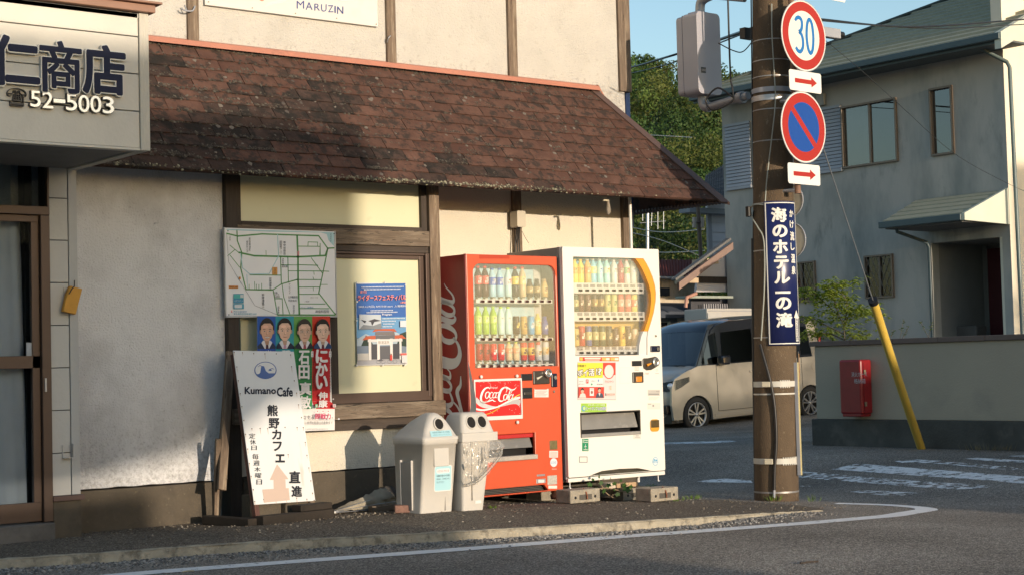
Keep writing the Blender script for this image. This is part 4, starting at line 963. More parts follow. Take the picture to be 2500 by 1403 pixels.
def leafy(m, amt=.35):
    n = m.node_tree.nodes; l = m.node_tree.links; b = n['Principled BSDF']; tl = n.new('ShaderNodeBsdfTranslucent'); mx = n.new('ShaderNodeMixShader'); mx.inputs[0].default_value = amt
    s_ = b.inputs['Base Color'].links[0].from_socket; l.new(s_, tl.inputs[0]); l.new(b.outputs[0], mx.inputs[1]); l.new(tl.outputs[0], mx.inputs[2]); l.new(mx.outputs[0], n['Material Output'].inputs[0])
leafy(FOL); me.materials.append(FOL); fo = bpy.data.objects.new('forest', me); col.objects.link(fo); tag(fo, 'broadleaf wood covering the hill behind the houses', kind='stuff')
print('leaves', nf)

# ------------------------------------------------------------------ unseen blocks behind the viewer, added and shaped to shade parts of the scene
def off(name, lab, cat, boxes, m):
    t = empty(name, (boxes[0][0], boxes[0][2], 0)); tag(t, lab, cat)
    for i, b in enumerate(boxes): boxo(b[6], b[7] if len(b) > 7 else m, (b[0]-t.location.x, b[1]-t.location.x, b[2]-t.location.y, b[3]-t.location.y, b[4], b[5]), t)
TE = math.tan(SUN_EL); YC = -14.; LIFT = TE*(Yw-YC); XO = -SUN_K*(Yw-YC)   # shift of a shadow from there to the shop wall
bw = mat('beige shade block', (.45, .40, .33), .9, .05); rfm = mat('dark roof', (.06, .06, .065), .8, .1)
off('shop_shade_block', 'unseen low block with a raised board, added to shade the shop front', 'shop_shade_block', [
    (-14, 6.02+XO, YC-6, YC, 0, LIFT-.12, 'wall'), (-14, 5.0+XO, YC-6.1, YC-.01, LIFT-.12, LIFT+.22, 'roof', rfm),
    (-12, -11.8, YC-.3, YC-.1, LIFT+.2, LIFT+.36, 'leg', STEEL), (-4, -3.85, YC-.3, YC-.1, LIFT+.2, LIFT+.36, 'leg', STEEL), (2, 2.1, YC-.3, YC-.1, LIFT+.2, LIFT+.36, 'leg', STEEL)], bw)
wk = bpy.data.objects['shop_shade_block']; wl = wk.location
MB().plate([[(-14-wl.x, LIFT+.30), (4.3+XO-wl.x, LIFT+.30), (5.3+XO-wl.x, LIFT+.50), (5.75+XO-wl.x, LIFT+.78), (6.72+XO-wl.x, LIFT+.84), (6.72+XO-wl.x, LIFT+2.80), (-14-wl.x, LIFT+2.80)]], YC-.35-wl.y, YC-.05-wl.y).build('shade_board', bw, wk)  # added board, its outline cut to cast the shade on shop wall and roof
off('road_shade_block', 'unseen low block added to shade the road', 'house', [(10.25+XO, 16.4+XO, YC-6, YC, 0, LIFT+.95, 'wall'), (10.25+XO, 16.4+XO, YC-6.1, YC-.02, LIFT+.95, LIFT+1.0, 'roof', rfm)], bw)  # added out of view only to keep the far road shaded
off('gable_shade_block', 'unseen slabs added to shade the van and the gable', 'house', [(16.5+XO, 22.5+XO, YC-8, YC-1, 0, LIFT+1.55, 'wall'), (22.62+XO, 23.6+XO, YC-8, YC-1, 0, LIFT+4.8, 'wall')], bw)  # added out of view: one slab shades the van, the narrow one the gable
# ------------------------------------------------------------------ vending machines
def machine_frame(x, y, yaw, zb):
    M = Matrix.Translation((x, y, zb)) @ Matrix.Rotation(yaw, 4, 'Z'); f = Frame((x, y, zb), (cos(yaw), sin(yaw), 0)); return M, f
LOGO = [[(598, 200, 6), (585, 186, 10), (560, 190, 14), (535, 212, 20), (518, 245, 24), (508, 285, 24), (512, 315, 22), (532, 332, 14), (560, 330, 8), (590, 312, 5), (606, 290, 3)],
        [(512, 300, 8), (525, 330, 14), (560, 330, 10), (600, 318, 9), (625, 310, 12), (640, 322, 8), (660, 324, 2)],
        [(580, 228, 8), (560, 240, 11), (553, 270, 12), (560, 292, 8), (576, 288, 9), (590, 262, 12), (592, 238, 10), (580, 228, 8)],
        [(628, 240, 9), (615, 232, 7), (600, 250, 10), (595, 278, 11), (604, 292, 8), (622, 284, 5), (632, 270, 3)],
        [(660, 240, 7), (645, 236, 8), (630, 258, 10), (628, 282, 10), (640, 288, 7), (655, 270, 8), (662, 245, 9)],
        [(668, 232, 11), (658, 262, 12), (656, 284, 9), (668, 286, 4), (676, 276, 2)], [(672, 239, 8), (690, 233, 8)],
        [(760, 235, 4), (770, 210, 8), (765, 190, 10), (742, 186, 14), (715, 206, 20), (698, 240, 24), (688, 280, 24), (690, 308, 20), (706, 322, 14), (728, 318, 8), (745, 300, 4)],
        [(742, 186, 8), (762, 182, 12), (790, 196, 15), (815, 208, 13), (838, 206, 9), (856, 192, 6), (866, 178, 1)],
        [(760, 252, 8), (742, 264, 11), (736, 290, 12), (744, 310, 8), (758, 306, 9), (770, 282, 12), (772, 258, 9), (760, 252, 8)],
        [(806, 246, 4), (822, 215, 7), (816, 203, 7), (802, 218, 10), (788, 262, 12), (780, 295, 12), (786, 310, 7), (797, 300, 3)],
        [(822, 258, 7), (808, 258, 8), (796, 280, 10), (796, 302, 9), (808, 306, 7), (820, 288, 8), (826, 262, 9)],
        [(834, 250, 11), (824, 282, 12), (824, 304, 9), (838, 302, 5), (856, 280, 3), (866, 272, 1)]]
def logo(P, c, k=1., sub=6):
    for st in LOGO: P.ribbon(st, c, k, sub, layer=False)
WHITE = (.72, .71, .68); RD = (.62, .018, .016)
PACK = lambda: printmat(.3, 'pack print')
# --- products: each display bottle or can stands on its shelf
ORD = ['leftmost', 'second from left', 'third from left', 'fourth from left', 'fifth from left', 'fifth from right', 'fourth from right', 'third from right', 'second from right', 'rightmost']
def product(fr, px, yb, yt, kind, body, lab, cap, accent, label, cat, dep, grp, r=.029):
    a = hit(px[0], px[1](yb), fr.o-fr.n*dep, fr.n); b = hit(px[0], px[1](yt), fr.o-fr.n*dep, fr.n); h = (b-a).dot(fr.ez)
    t = empty(cat.replace(' ', '_') if cat != 'bottle' else 'drink_bottle', M=Matrix.Translation(a) @ fr.M.to_3x3().to_4x4()); tag(t, label, cat, grp)
    n = 14; up_ = lambda q: tuple(min(v*1.4+.015, .85) for v in q) if isinstance(q, tuple) else q
    body, lab, cap, accent = up_(body), up_(lab), up_(cap), up_(accent); c = body
    if kind == 'bottle':
        pr = [(r*.9, 0), (r, .004), (r, h*.28), (r*.94, h*.33), (r, h*.38), (r, h*.68), (r*.85, h*.77), (r*.45, h*.88), (r*.42, h*.93)]
        MB().lathe(pr, n, c=c).build('body', PACK(), t)
        MB().lathe([(r*.46, h*.93), (r*.48, h*.935), (r*.48, h*.995), (r*.4, h)], 12, c=cap).build('cap', PACK(), t)
        mb = MB().lathe([(r*1.03, h*.40), (r*1.03, h*.67)], n, c=lab)
        mb.lathe([(r*1.02, h*.02), (r*1.02, h*.16)], n, c=(.6, .58, .5)) if accent is None else None
    elif kind == 'short':
        pr = [(r*.85, 0), (r*.98, .004), (r*.98, h*.62), (r*.72, h*.78), (r*.6, h*.84)]
        MB().lathe(pr, n, c=c).build('body', PACK(), t); MB().lathe([(r*.62, h*.84), (r*.64, h*.85), (r*.64, h*.98), (r*.5, h)], 12, c=cap).build('cap', PACK(), t)
        mb = MB().lathe([(r*1.01, h*.22), (r*1.01, h*.58)], n, c=lab)
    else:
        pr = [(r*.85, 0), (r*.97, .006), (r*.97, h*.93), (r*.85, h)]
        MB().lathe(pr, n, c=c).build('body', PACK(), t); MB().lathe([(r*.86, h*.998), (r*.86, h*1.015), (r*.8, h*1.015)], n, c=(.5, .5, .5)).build('lid', PACK(), t)
        mb = MB().lathe([(r*.985, h*.30), (r*.985, h*.72)], n, c=lab)
    ac = accent or (.7, .7, .65)
    z0, z1 = (h*.44, h*.63) if kind == 'bottle' else (h*.30, h*.52) if kind == 'short' else (h*.36, h*.66)
    R = r*1.05
    for i, (u, w_, q0, q1) in enumerate(((-.25, .30, .0, .45), (.22, .26, .35, 1.0), (-.2, .22, .6, .9), (.55, .14, 0, .3))):
        a0 = -pi/2+u-w_; a1 = -pi/2+u+w_; za = z0+(z1-z0)*q0; zb = z0+(z1-z0)*q1
        mb.add([(R*cos(a0), R*sin(a0), za), (R*cos(a1), R*sin(a1), za), (R*cos(a1), R*sin(a1), zb), (R*cos(a0), R*sin(a0), zb)], [(0, 1, 2, 3)], c=ac if i != 2 else tuple(x*.4 for x in ac))
    mb.build('label', PACK(), t)
    return t
def shelf(par, name, fr, cv, x0, x1, y0, y1, n, b0, b1, by, ty, bm, stm, tagm, dep=.03, slope=0):
    """selector strip with its buttons and price tags; coordinates from the sheet survey"""
    a = cv(x0, y1); b = cv(x1, y0); s = empty('shelf', (0, 0, 0), parent=par)
    boxo('strip', stm, (a[0], b[0], dep-.012, dep+.10, min(a[1], b[1])-.0, max(a[1], b[1])), s, .004)
    for i in range(n):
        x = b0+(b1-b0)*i/(n-1); c = cv(x, by); q = cv(x-12, ty)
        boxo('button', bm, (c[0]-.021, c[0]+.021, dep-.020, dep-.0125, c[1]-.0095, c[1]+.0095), s, .004)
        boxo('price_tag', tagm, (q[0]-.023, q[0]+.025, dep-.0155 if name == 'w' else dep+.02, dep-.0125 if name == 'w' else dep+.024, q[1]-.012, q[1]+.012), s)
        if name == 'r': boxo('price_tag_paper', mat('price paper', (.6, .6, .55), .6, .1), (q[0]-.005, q[0]+.02, dep+.016, dep+.019, q[1]-.010, q[1]+.004), s)
    return s
STRIP = mat('white selector strip', (.66, .65, .62), .4, .04); BTN = mat('dark red button', (.05, .015, .012), .25, .1); BTN2 = mat('olive black button', (.035, .03, .022), .25, .1); TAGM = mat('olive tag holder', (.10, .11, .07), .4, .1); TAG2 = mat('grey price window', (.24, .24, .25), .35, .08)
# ================= red machine
M_, FR = machine_frame(7.434, 9.949, .026, -.020); W, H, D = .912, 1.871, .70
rm = empty('vending_machine', M=M_); tag(rm, 'red drinks vending machine with white script down its side, left of the white machine', 'vending machine', 'vending machines in front of the shop wall')
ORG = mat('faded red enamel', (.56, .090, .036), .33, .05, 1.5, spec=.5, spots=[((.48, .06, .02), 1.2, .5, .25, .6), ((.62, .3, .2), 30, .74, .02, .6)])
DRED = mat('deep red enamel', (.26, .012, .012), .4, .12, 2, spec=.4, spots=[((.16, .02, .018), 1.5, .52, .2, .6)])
RA = FR.z(1050, 600, 4.386); RB = FR.z(1050, 900, 4.126)
w0 = RA(487, 1305); w1 = RA(1340, 210); WIN = [p for p in rrect(w0[0], w0[1], w1[0], w1[1], .07, 6) if p[1] > w0[1]+.2]+[(w0[0], w0[1]), (w1[0], w0[1])]
ou = (RB(470, 700)[0], RB(1000, 905)[1], RB(1057, 700)[0], RB(1040, 640)[1])
g = [RB(x, y) for x, y in ((595, 1272), (628, 1212), (1150, 1165), (1192, 1212))]
LOUV = [(g[0][0]-.14, g[3][1]-.004), (g[3][0], g[3][1]-.004), (g[2][0], g[2][1]+.002), (g[1][0]-.12, g[2][1]+.002)]
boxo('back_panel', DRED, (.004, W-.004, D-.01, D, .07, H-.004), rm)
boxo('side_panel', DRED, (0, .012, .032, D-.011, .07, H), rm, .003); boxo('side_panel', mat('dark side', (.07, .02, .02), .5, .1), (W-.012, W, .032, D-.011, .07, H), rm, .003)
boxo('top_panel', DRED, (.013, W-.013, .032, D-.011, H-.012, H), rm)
MB().plate([rect(0, LOUV[0][1]-.010, W, H), WIN[::-1], rect(*ou)[::-1], LOUV[::-1]], 0, .03).build('front_door', ORG, rm, bevel=.005)
boxo('edge_trim', DRED, (-.004, .010, .010, .034, .1, H+.003), rm, .004)
boxo('base_rail', ORG, (.0, W, .01, .06, .035, LOUV[0][1]-.012), rm, .004); boxo('base_tray', BLACKPL, (.02, W-.02, .062, D-.03, .045, .10), rm)
for x in (.05, W-.05):
    MB().lathe([(.012, -.036), (.03, -.034), (.034, .0), (.022, .012), (.03, .022), (.02, .036)], 12, Matrix.Translation((x, .05, 0))).build('foot', RUST if x > .5 else RUST, rm); MB().lathe([(.012, -.036), (.03, -.034), (.03, .036)], 12, Matrix.Translation((x, D-.06, 0))).build('foot', RUST, rm)
boxo('louvre_back', BLACKPL, (LOUV[0][0]-.02, LOUV[1][0]+.02, .10, .12, .08, LOUV[2][1]+.03), rm)
for i in range(5): boxo('louvre_bar', mat('louvre bar', (.10, .09, .08), .5, .2), (LOUV[0][0], LOUV[1][0]-.02, .035+.006*i, .045+.006*i, LOUV[0][1]+.004+.011*i, LOUV[0][1]+.008+.011*i), rm)
# display window interior
INT = mat('display lining', (.64, .63, .60), .5, .05)
boxo('display_back', mat('ice blue print', (.45, .66, .74), .5, .10, 14, spots=[((.62, .72, .74), 18, .52, .1, .8)]), (w0[0]-.02, w1[0]-.065, .195, .20, w0[1]-.02, w1[1]+.02), rm)
boxo('display_lining', INT, (w1[0]-.065, w1[0]+.01, .19, .20, w0[1]-.02, w1[1]+.02), rm)
boxo('display_lining', INT, (w0[0]-.03, w0[0]-.02, .031, .2, w0[1]-.02, w1[1]+.02), rm); boxo('display_lining', INT, (w1[0]+.011, w1[0]+.02, .031, .2, w0[1]-.02, w1[1]+.02), rm)
boxo('display_lining', INT, (w0[0]-.02, w1[0]+.01, .031, .2, w1[1]+.021, w1[1]+.03), rm); boxo('display_lining', INT, (w0[0]-.02, w1[0]+.01, .031, .2, w0[1]-.03, w0[1]-.021), rm)
MB().plate([WIN], .014, .017).build('window_glass', glassmat('display glass', (.98, .98, .97), .05, .03, .035), rm)  # white diffuse mixed into the pane imitates reflection haze
sh_r = [(1, 495, 1310, 574, 612, 555, 1270, 593, 560), (2, 500, 1320, 978, 1018, 560, 1278, 998, 965), (3, 508, 1326, 1254, 1303, 567, 1284, 1284, 1243)]
for k, x0, x1, y0, y1, b0, b1, by, ty in sh_r: shelf(rm, 'r', FR, FR.z(1050, 600, 4.386, -.02), x0, x1, y0, y1, 10, b0, b1, by, ty, BTN, STRIP, TAGM)
zy = lambda y: 600+y/4.386
def rp(x): return (1050+x/4.386, zy)
GRD = 'drinks displayed in the red machine'; GWt = 'drinks displayed in the white machine'
cola = ((.05, .02, .015), (.50, .05, .04), (.5, .02, .02), (.7, .6, .55)); aqua = ((.30, .50, .62), (.03, .10, .42), (.02, .08, .35), (.6, .7, .8))
wat = ((.42, .62, .66), (.45, .68, .72), (.35, .55, .08), (.65, .75, .75)); tea = ((.25, .42, .06), (.40, .55, .12), (.30, .5, .1), (.65, .7, .5))
R1 = [('bottle', cola, 215, 'cola bottle with red label'), ('bottle', cola, 215, 'cola bottle with red label'), ('bottle', aqua, 238, 'clear sports drink bottle with blue label'), ('bottle', aqua, 238, 'clear sports drink bottle with blue label'),
      ('bottle', ((.42, .62, .66), (.55, .70, .72), (.35, .55, .08), (.6, .12, .10)), 238, 'pale blue water bottle with green cap'), ('bottle', ((.03, .025, .02), (.55, .42, .05), (.55, .05, .04), (.6, .55, .4)), 225, 'black coffee bottle with yellow mark'), ('bottle', ((.52, .40, .24), (.60, .50, .22), (.55, .05, .04), (.7, .65, .5)), 225, 'beige latte bottle with yellow mark'),
      ('short', ((.04, .03, .02), (.28, .20, .08), (.02, .02, .02), (.6, .5, .3)), 355, 'short black and gold coffee bottle'), ('short', ((.04, .03, .02), (.28, .20, .08), (.02, .02, .02), (.6, .5, .3)), 355, 'short black and gold coffee bottle'), ('short', ((.50, .34, .13), (.58, .42, .18), (.35, .22, .10), (.25, .15, .06)), 355, 'short gold coffee bottle')]
R2 = [('bottle', tea, 645, 'green tea bottle with white mark')]*3+[('bottle', wat, 650, 'pale blue water bottle with green cap')]*2+[('can', ((.025, .022, .02), (.04, .035, .03), 0, (.5, .4, .1)), 752, 'black coffee can in a white card'), ('can', ((.42, .28, .10), (.5, .36, .12), 0, (.2, .12, .05)), 752, 'gold coffee can in a white card'), ('can', ((.08, .28, .50), (.12, .38, .60), 0, (.6, .65, .7)), 752, 'blue coffee can in a white card'),
      ('bottle', ((.62, .45, .14), (.66, .55, .30), (.6, .5, .2), (.6, .3, .1)), 722, 'yellow milky drink bottle'), ('short', ((.04, .06, .28), (.06, .10, .36), (.03, .05, .25), (.65, .65, .7)), 752, 'short dark blue drink bottle')]
R3 = [('can', ((.30, .012, .012), (.34, .015, .015), 0, (.05, .01, .01)), 1045, 'dark red cola can with black script'), ('can', ((.30, .012, .012), (.34, .015, .015), 0, (.05, .01, .01)), 1045, 'dark red cola can with black script'), ('can', ((.50, .02, .018), (.55, .02, .02), 0, (.75, .72, .7)), 1045, 'bright red cola can with white script'), ('can', ((.50, .02, .018), (.55, .02, .02), 0, (.75, .72, .7)), 1045, 'bright red cola can with white script'),
      ('bottle', ((.60, .48, .30), (.62, .30, .18), (.35, .55, .08), (.7, .65, .5)), 1025, 'fruit drink bottle with green cap'), ('bottle', ((.60, .48, .30), (.62, .30, .18), (.35, .55, .08), (.7, .65, .5)), 1025, 'fruit drink bottle with green cap'), ('can', ((.50, .05, .03), (.62, .45, .10), 0, (.1, .05, .03)), 1032, 'red and yellow energy drink can'), ('can', ((.50, .05, .03), (.62, .45, .10), 0, (.1, .05, .03)), 1032, 'red and yellow energy drink can'),
      ('short', ((.45, .48, .52), (.62, .60, .52), (.5, .08, .06), (.5, .3, .1)), 1025, 'silver drink bottle with round label'), ('can', ((.48, .50, .54), (.60, .52, .34), 0, (.6, .35, .1)), 1025, 'silver drink can with yellow top')]
def row(L, xs, yb, where, fr, pxf, dep, grp):
    seen = {}
    for i, (k, cc, yt, lab) in enumerate(L):
        n = sum(1 for q in L if q[3] == lab)
        pos = '' 
        product(fr, pxf(xs[i]), yb, yt, k, cc[0], cc[1], cc[2] or (.5, .5, .5), cc[3], '%s, %s %s' % (lab, ORD[i], where.replace('on ', 'on ') ), 'can' if k == 'can' else 'bottle', dep, grp)
xr_ = [517, 592, 668, 748, 838, 915, 992, 1068, 1145, 1225]
row(R1, xr_, 545, 'on top shelf of red machine', FR, rp, .095, GRD); row(R2, [517, 598, 680, 762, 840, 925, 1005, 1083, 1155, 1228], 945, 'on middle shelf of red machine', FR, rp, .095, GRD); row(R3, [528, 603, 680, 762, 845, 922, 1005, 1085, 1160, 1238], 1222, 'on bottom shelf of red machine', FR, rp, .095, GRD)
# dispensing flap, poster, coin gear
boxo('outlet_back', BLACKPL, (ou[0]-.01, ou[2]+.01, .12, .13, ou[1]-.01, ou[3]+.01), rm)
boxo('outlet_hood', mat('outlet red', (.42, .02, .02), .4, .05), (ou[0]+.002, ou[2]-.002, .02, .10, ou[3]-.035, ou[3]-.002), rm, .006)
MB().add([(ou[0]+.004, .012, ou[1]+.09), (ou[2]-.02, .012, ou[1]+.09), (ou[2]-.02, .045, ou[3]-.036), (ou[0]+.004, .045, ou[3]-.036)], [(0, 1, 2, 3)]).build('outlet_flap', mat('smoked grey flap', (.17, .165, .15), .3, .15, 6, spots=[((.30, .29, .27), 12, .6, .08, .6)]), rm)
boxo('outlet_ledge', mat('scuffed ledge', (.36, .33, .29), .5, .15, 12), (ou[0]-.01, ou[2]+.003, -.028, .04, ou[1]-.002, ou[1]+.035), rm, .006)
pa, pb = RB(443, 520), RB(915, 92)
boxo('poster_frame', mat('white poster frame', (.66, .64, .60), .4, .04), (pa[0], pb[0], -.012, -.001, pa[1]-.003, pa[1]+.027), rm, .003); boxo('poster_frame', mat('white poster frame', (.66, .64, .60), .4, .04), (pa[0], pb[0], -.012, -.001, pb[1]-.016, pb[1]+.002), rm, .003)
boxo('poster_frame', mat('white poster frame', (.66, .64, .60), .4, .04), (pa[0], pa[0]+.012, -.011, -.001, pa[1]+.02, pb[1]-.01), rm); boxo('poster_frame', mat('white poster frame', (.66, .64, .60), .4, .04), (pb[0]-.012, pb[0], -.011, -.001, pa[1]+.02, pb[1]-.01), rm)
P = Print(RB, y=-.002); P.rect(450, 508, 910, 98, RD)
P.ribbon([(455, 300, 40), (500, 345, 46), (560, 372, 40), (630, 385, 24), (690, 380, 8)], (.50, .50, .50), 1); P.ribbon([(690, 378, 8), (760, 355, 20), (820, 330, 42), (870, 325, 52), (905, 345, 54)], (.42, .40, .40), 1)
P.ribbon([(458, 400, 18), (520, 412, 16), (600, 402, 12), (680, 378, 12), (760, 338, 14), (840, 300, 20), (905, 285, 18)], (.72, .70, .68), 1)
P.ribbon([(540, 460, 5), (620, 435, 7), (700, 385, 6)], (.70, .40, .04), 1); P.ribbon([(790, 322, 3), (850, 280, 8), (905, 252, 7)], (.75, .50, .08), 1)
P.lay(); logo(P, (.20, .004, .004), 1.45); P.lay(); logo(P, (.78, .77, .74), 1.0)
P.text('Enjoy!', 600, 200, 675, 175, (.8, .78, .75), .01)
random.seed(2); P.lay()
for _ in range(60): P.ell(random.uniform(470, 900), random.choice((random.uniform(110, 170), random.uniform(300, 480))), 3, 3, (.7, .6, .58), 6, layer=False)
P.build('poster', rm, .25)
for x, y in ((502, 78), (862, 70), (868, 535)): c = RB(x, y); MB().lathe([(.001, 0), (.013, 0), (.013, .009), (.008, .012)], 12, Matrix.Translation((c[0], -.012, c[1])) @ Matrix.Rotation(pi/2, 4, 'X')).build('magnet', mat('white magnet', (.68, .67, .63), .4, .04), rm)
def pan(par, cv, x0, y0, x1, y1, m, pr=.008, bev=.004, name='panel', base=0.): a = cv(x0, y1); b = cv(x1, y0); return boxo(name, m, (a[0], b[0], -pr, -base, a[1], b[1]), par, bev)
GREYP = mat('dark bronze plastic', (.045, .038, .03), .35, .1); CH = mat('worn chrome', (.55, .53, .50), .25, .1, metal=.9)
pan(rm, RB, 915, 45, 1025, 117, BLACKPL, .006, name='price_display'); pan(rm, RB, 922, 185, 1022, 298, BLACKPL, .01, name='note_slot'); pan(rm, RB, 932, 228, 1012, 262, GREYP, .02, name='note_mouth')
pan(rm, RB, 1036, 14, 1196, 154, GREYP, .012, .008, 'coin_plate')
c = RB(1168, 42); MB().lathe([(.001, 0), (.036, 0), (.036, .02), (.028, .026), (.018, .022), (.016, .016)], 20, Matrix.Translation((c[0], -.013, c[1])) @ Matrix.Rotation(pi/2, 4, 'X')).build('coin_slot', CH, rm)
c = RB(1075, 95); MB().tube([(c[0]-.02, -.02, c[1]-.004), (c[0]+.035, -.022, c[1]+.018)], [.011, .004], 8).build('return_lever', mat('cream lever', (.6, .55, .42), .4, .05), rm)
pan(rm, RB, 1219, 42, 1271, 182, mat('navy lock plate', (.012, .016, .035), .2, .05), .012, .015, 'lock_plate'); c = RB(1245, 85); MB().lathe([(.001, 0), (.017, 0), (.015, .012)], 16, Matrix.Translation((c[0], -.012, c[1])) @ Matrix.Rotation(pi/2, 4, 'X')).build('lock', CH, rm)
c = RB(1245, 226); MB().lathe([(.001, 0), (.010, 0), (.009, .006)], 12, Matrix.Translation((c[0], -.001, c[1])) @ Matrix.Rotation(pi/2, 4, 'X')).build('key_lock', CH, rm)
pan(rm, RB, 1205, 716, 1278, 812, mat('olive return window', (.16, .13, .06), .25, .3, 30), .004, .003, 'coin_return')
pan(rm, RB, 1075, 1055, 1156, 1081, STEEL, .003, .001, 'plate'); pan(rm, RB, 1070, 1100, 1162, 1152, STEEL, .003, .001, 'plate'); pan(rm, RB, 1183, 1066, 1276, 1166, mat('worn silver label', (.42, .40, .35), .5, .3, 60), .002, .001, 'label_plate')
P = Print(RB, y=-.0005)
P.rect(1050, 283, 1193, 198, (.62, .60, .56)); P.lay()
for i in range(5): P.rect(1060+8*(i % 2), 222+i*12, 1180-14*(i % 3), 218+i*12, (.45, .25, .22), layer=False)
P.rect(1055, 205, 1175, 198, (.5, .08, .06), layer=False)
P.flush('sticker', rm, .4); P.rect(1200, 890, 1288, 822, (.62, .58, .55)); P.lay()
for i in range(4): P.rect(1208, 842+i*12, 1280, 838+i*12, (.6, .2, .15), layer=False)
P.flush('sticker', rm, .4); P.ell(1245, 940, 36, 45, (.52, .58, .63)); P.ell(1245, 940, 30, 38, (.60, .64, .67)); P.text('LOVE', 1220, 952, 1270, 926, (.2, .3, .45), 0)
P.flush('sticker', rm, .4); P.rect(1225, 1012, 1275, 1000, (.7, .25, .2)); P.rect(1190, 1202, 1278, 1172, (.68, .64, .58)); P.flush('sticker', rm, .4); P.rect(1085, 1142, 1148, 1112, (.62, .62, .6)); P.y = -.0035; P.rect(1085, 1142, 1148, 1112, (.62, .62, .6))
P.flush('sticker', rm, .4); P.y = -.0005; P.ell(565, 1015, 42, 52, (.50, .20, .16)); P.ell(565, 1015, 36, 46, (.52, .12, .08))
P.build('sticker', rm, .4)
P = Print(RA, y=-.0005); P.rect(525, 140, 850, 100, (.42, .05, .02)); P.build('worn_banner', rm, .45)
# script on the side
S0 = 1/.0034
P = Print(cv=lambda x, y: (-D+.05+(y-165)*.00345, .42+(x-505)*.00345), y=-.002)
logo(P, (.62, .60, .58), 1.05, 10); P.ribbon([(690, 352, 1), (640, 362, 12), (590, 366, 20), (545, 350, 22), (500, 335, 8)], (.62, .60, .58), 1.0)
P.mb.build('script_logo', printmat(.45), rm, M=Matrix(((0, 1, 0, 0), (-1, 0, 0, 0), (0, 0, 1, 0), (0, 0, 0, 1))))
# ================= white machine
M_, FW = machine_frame(8.37, 9.931, -.025, .074); W, H, D = 1.021, 1.854, .74
wm = empty('vending_machine', M=M_); tag(wm, 'white drinks vending machine with curved orange band, standing on concrete blocks', 'vending machine', 'vending machines in front of the shop wall')
ENW = mat('cream white enamel', (.74, .71, .64), .3, .02, 1.5, spec=.5, spots=[((.66, .62, .54), 1.4, .6, .2, .4)]); SIDEW = mat('weathered white side', (.33, .29, .26), .5, .12, 3, spots=[((.08, .07, .06), 5, .58, .1, .7)], stretch=(1, 1, .3))
WC = FW.z(1350, 590, 4.527); WD = FW.z(1350, 860, 3.691)
rc = [(1000, 186), (1035, 240), (1065, 300), (1100, 385), (1128, 480), (1139, 570), (1135, 660), (1115, 780), (1085, 885), (1055, 985), (1045, 1060), (1045, 1247)]
WINW = [WC(247, 1256)]+[WC(a, b) for a, b in rc[::-1]]+[WC(222, 166)]
ouw = (WD(255, 700)[0], WD(500, 745)[1], WD(783, 650)[0], WD(500, 538)[1])
lz = WD(960, 1062)[1]; l0_ = WD(215, 1115)
LW = [(WD(330, 1100)[0], lz+.004), (WD(890, 1062)[0], lz+.004), (WD(770, 1035)[0], lz+.034), (WD(600, 1042)[0], lz+.040), (WD(440, 1060)[0], lz+.034)]
boxo('back_panel', SIDEW, (.004, W-.004, D-.01, D, .0, H-.004), wm); boxo('side_panel', SIDEW, (0, .012, .07, D-.011, .0, H-.002), wm, .003); boxo('side_panel', SIDEW, (W-.012, W, .07, D-.011, .0, H-.002), wm, .003)
boxo('top_panel', SIDEW, (.013, W-.013, .07, D-.011, H-.014, H-.002), wm); boxo('base_tray', SIDEW, (.013, W-.013, .07, D-.011, 0, .02), wm)
boxo('door_edge', mat('grey door edge', (.34, .31, .30), .4, .05), (-.002, .02, .03, .069, .02, H), wm, .003)
MB().plate([rrect(0, lz-.0, W, H, .012, 3), WINW[::-1], rect(*ouw)[::-1], LW[::-1]], 0, .028).build('front_door', ENW, wm, bevel=.006, seg=3)
boxo('kick_panel', ENW, (.0, W, .004, .035, .0, lz-.006), wm, .004); boxo('louvre_back', BLACKPL, (LW[0][0]-.03, LW[1][0]+.03, .08, .09, lz-.01, lz+.06), wm)
for i in range(4): boxo('louvre_bar', mat('olive louvre bar', (.10, .09, .06), .5, .2), (LW[0][0]+.05*i, LW[1][0]-.03*i, .035, .042, lz+.006+.010*i, lz+.010+.010*i), wm)
w0, w1 = WINW[0], (WC(1139, 570)[0], WC(500, 172)[1]); wmid = WC(500, 880)[1]
BLU = mat('sky blue print', (.16, .48, .66), .5, .1, 4, spots=[((.55, .68, .70), 3, .5, .2, .7)]); YEL2 = mat('yellow orange print', (.66, .44, .12), .5, .1, 2, spots=[((.70, .28, .05), 2, .52, .2, .6)])
boxo('display_back', BLU, (w0[0]-.02, w1[0]+.02, .175, .18, wmid+.01, w1[1]+.02), wm); boxo('display_back', YEL2, (w0[0]-.02, w1[0]+.02, .175, .18, w0[1]-.02, wmid+.009), wm)
for b in ((w0[0]-.03, w0[0]-.021, .03, .18, w0[1]-.02, w1[1]+.02), (w1[0]+.021, w1[0]+.03, .03, .18, w0[1]-.02, w1[1]+.02), (w0[0]-.02, w1[0]+.02, .03, .18, w1[1]+.021, w1[1]+.03), (w0[0]-.02, w1[0]+.02, .03, .18, w0[1]-.03, w0[1]-.021)): boxo('display_lining', INT, b, wm)
inner = [(915, 186), (955, 240), (990, 300), (1030, 385), (1062, 470), (1085, 560), (1090, 660), (1075, 780), (1048, 880), (1010, 985)]
band = [WC(a, b) for a, b in inner]+[WC(a, b) for a, b in rc[:10][::-1]]
band = [(x+(-.001 if i >= 10 else 0), z-(.001 if i in (0, 19) else 0)) for i, (x, z) in enumerate(band)]
MB().plate([band[::-1]], .004, .05).build('orange_band', mat('orange plastic', (.72, .30, .03), .35, .05), wm)
lip = [WC(a, b) for a, b in [(1010, 985), (985, 1050), (965, 1140), (960, 1247), (1044, 1247), (1044, 1060), (1054, 986)]]
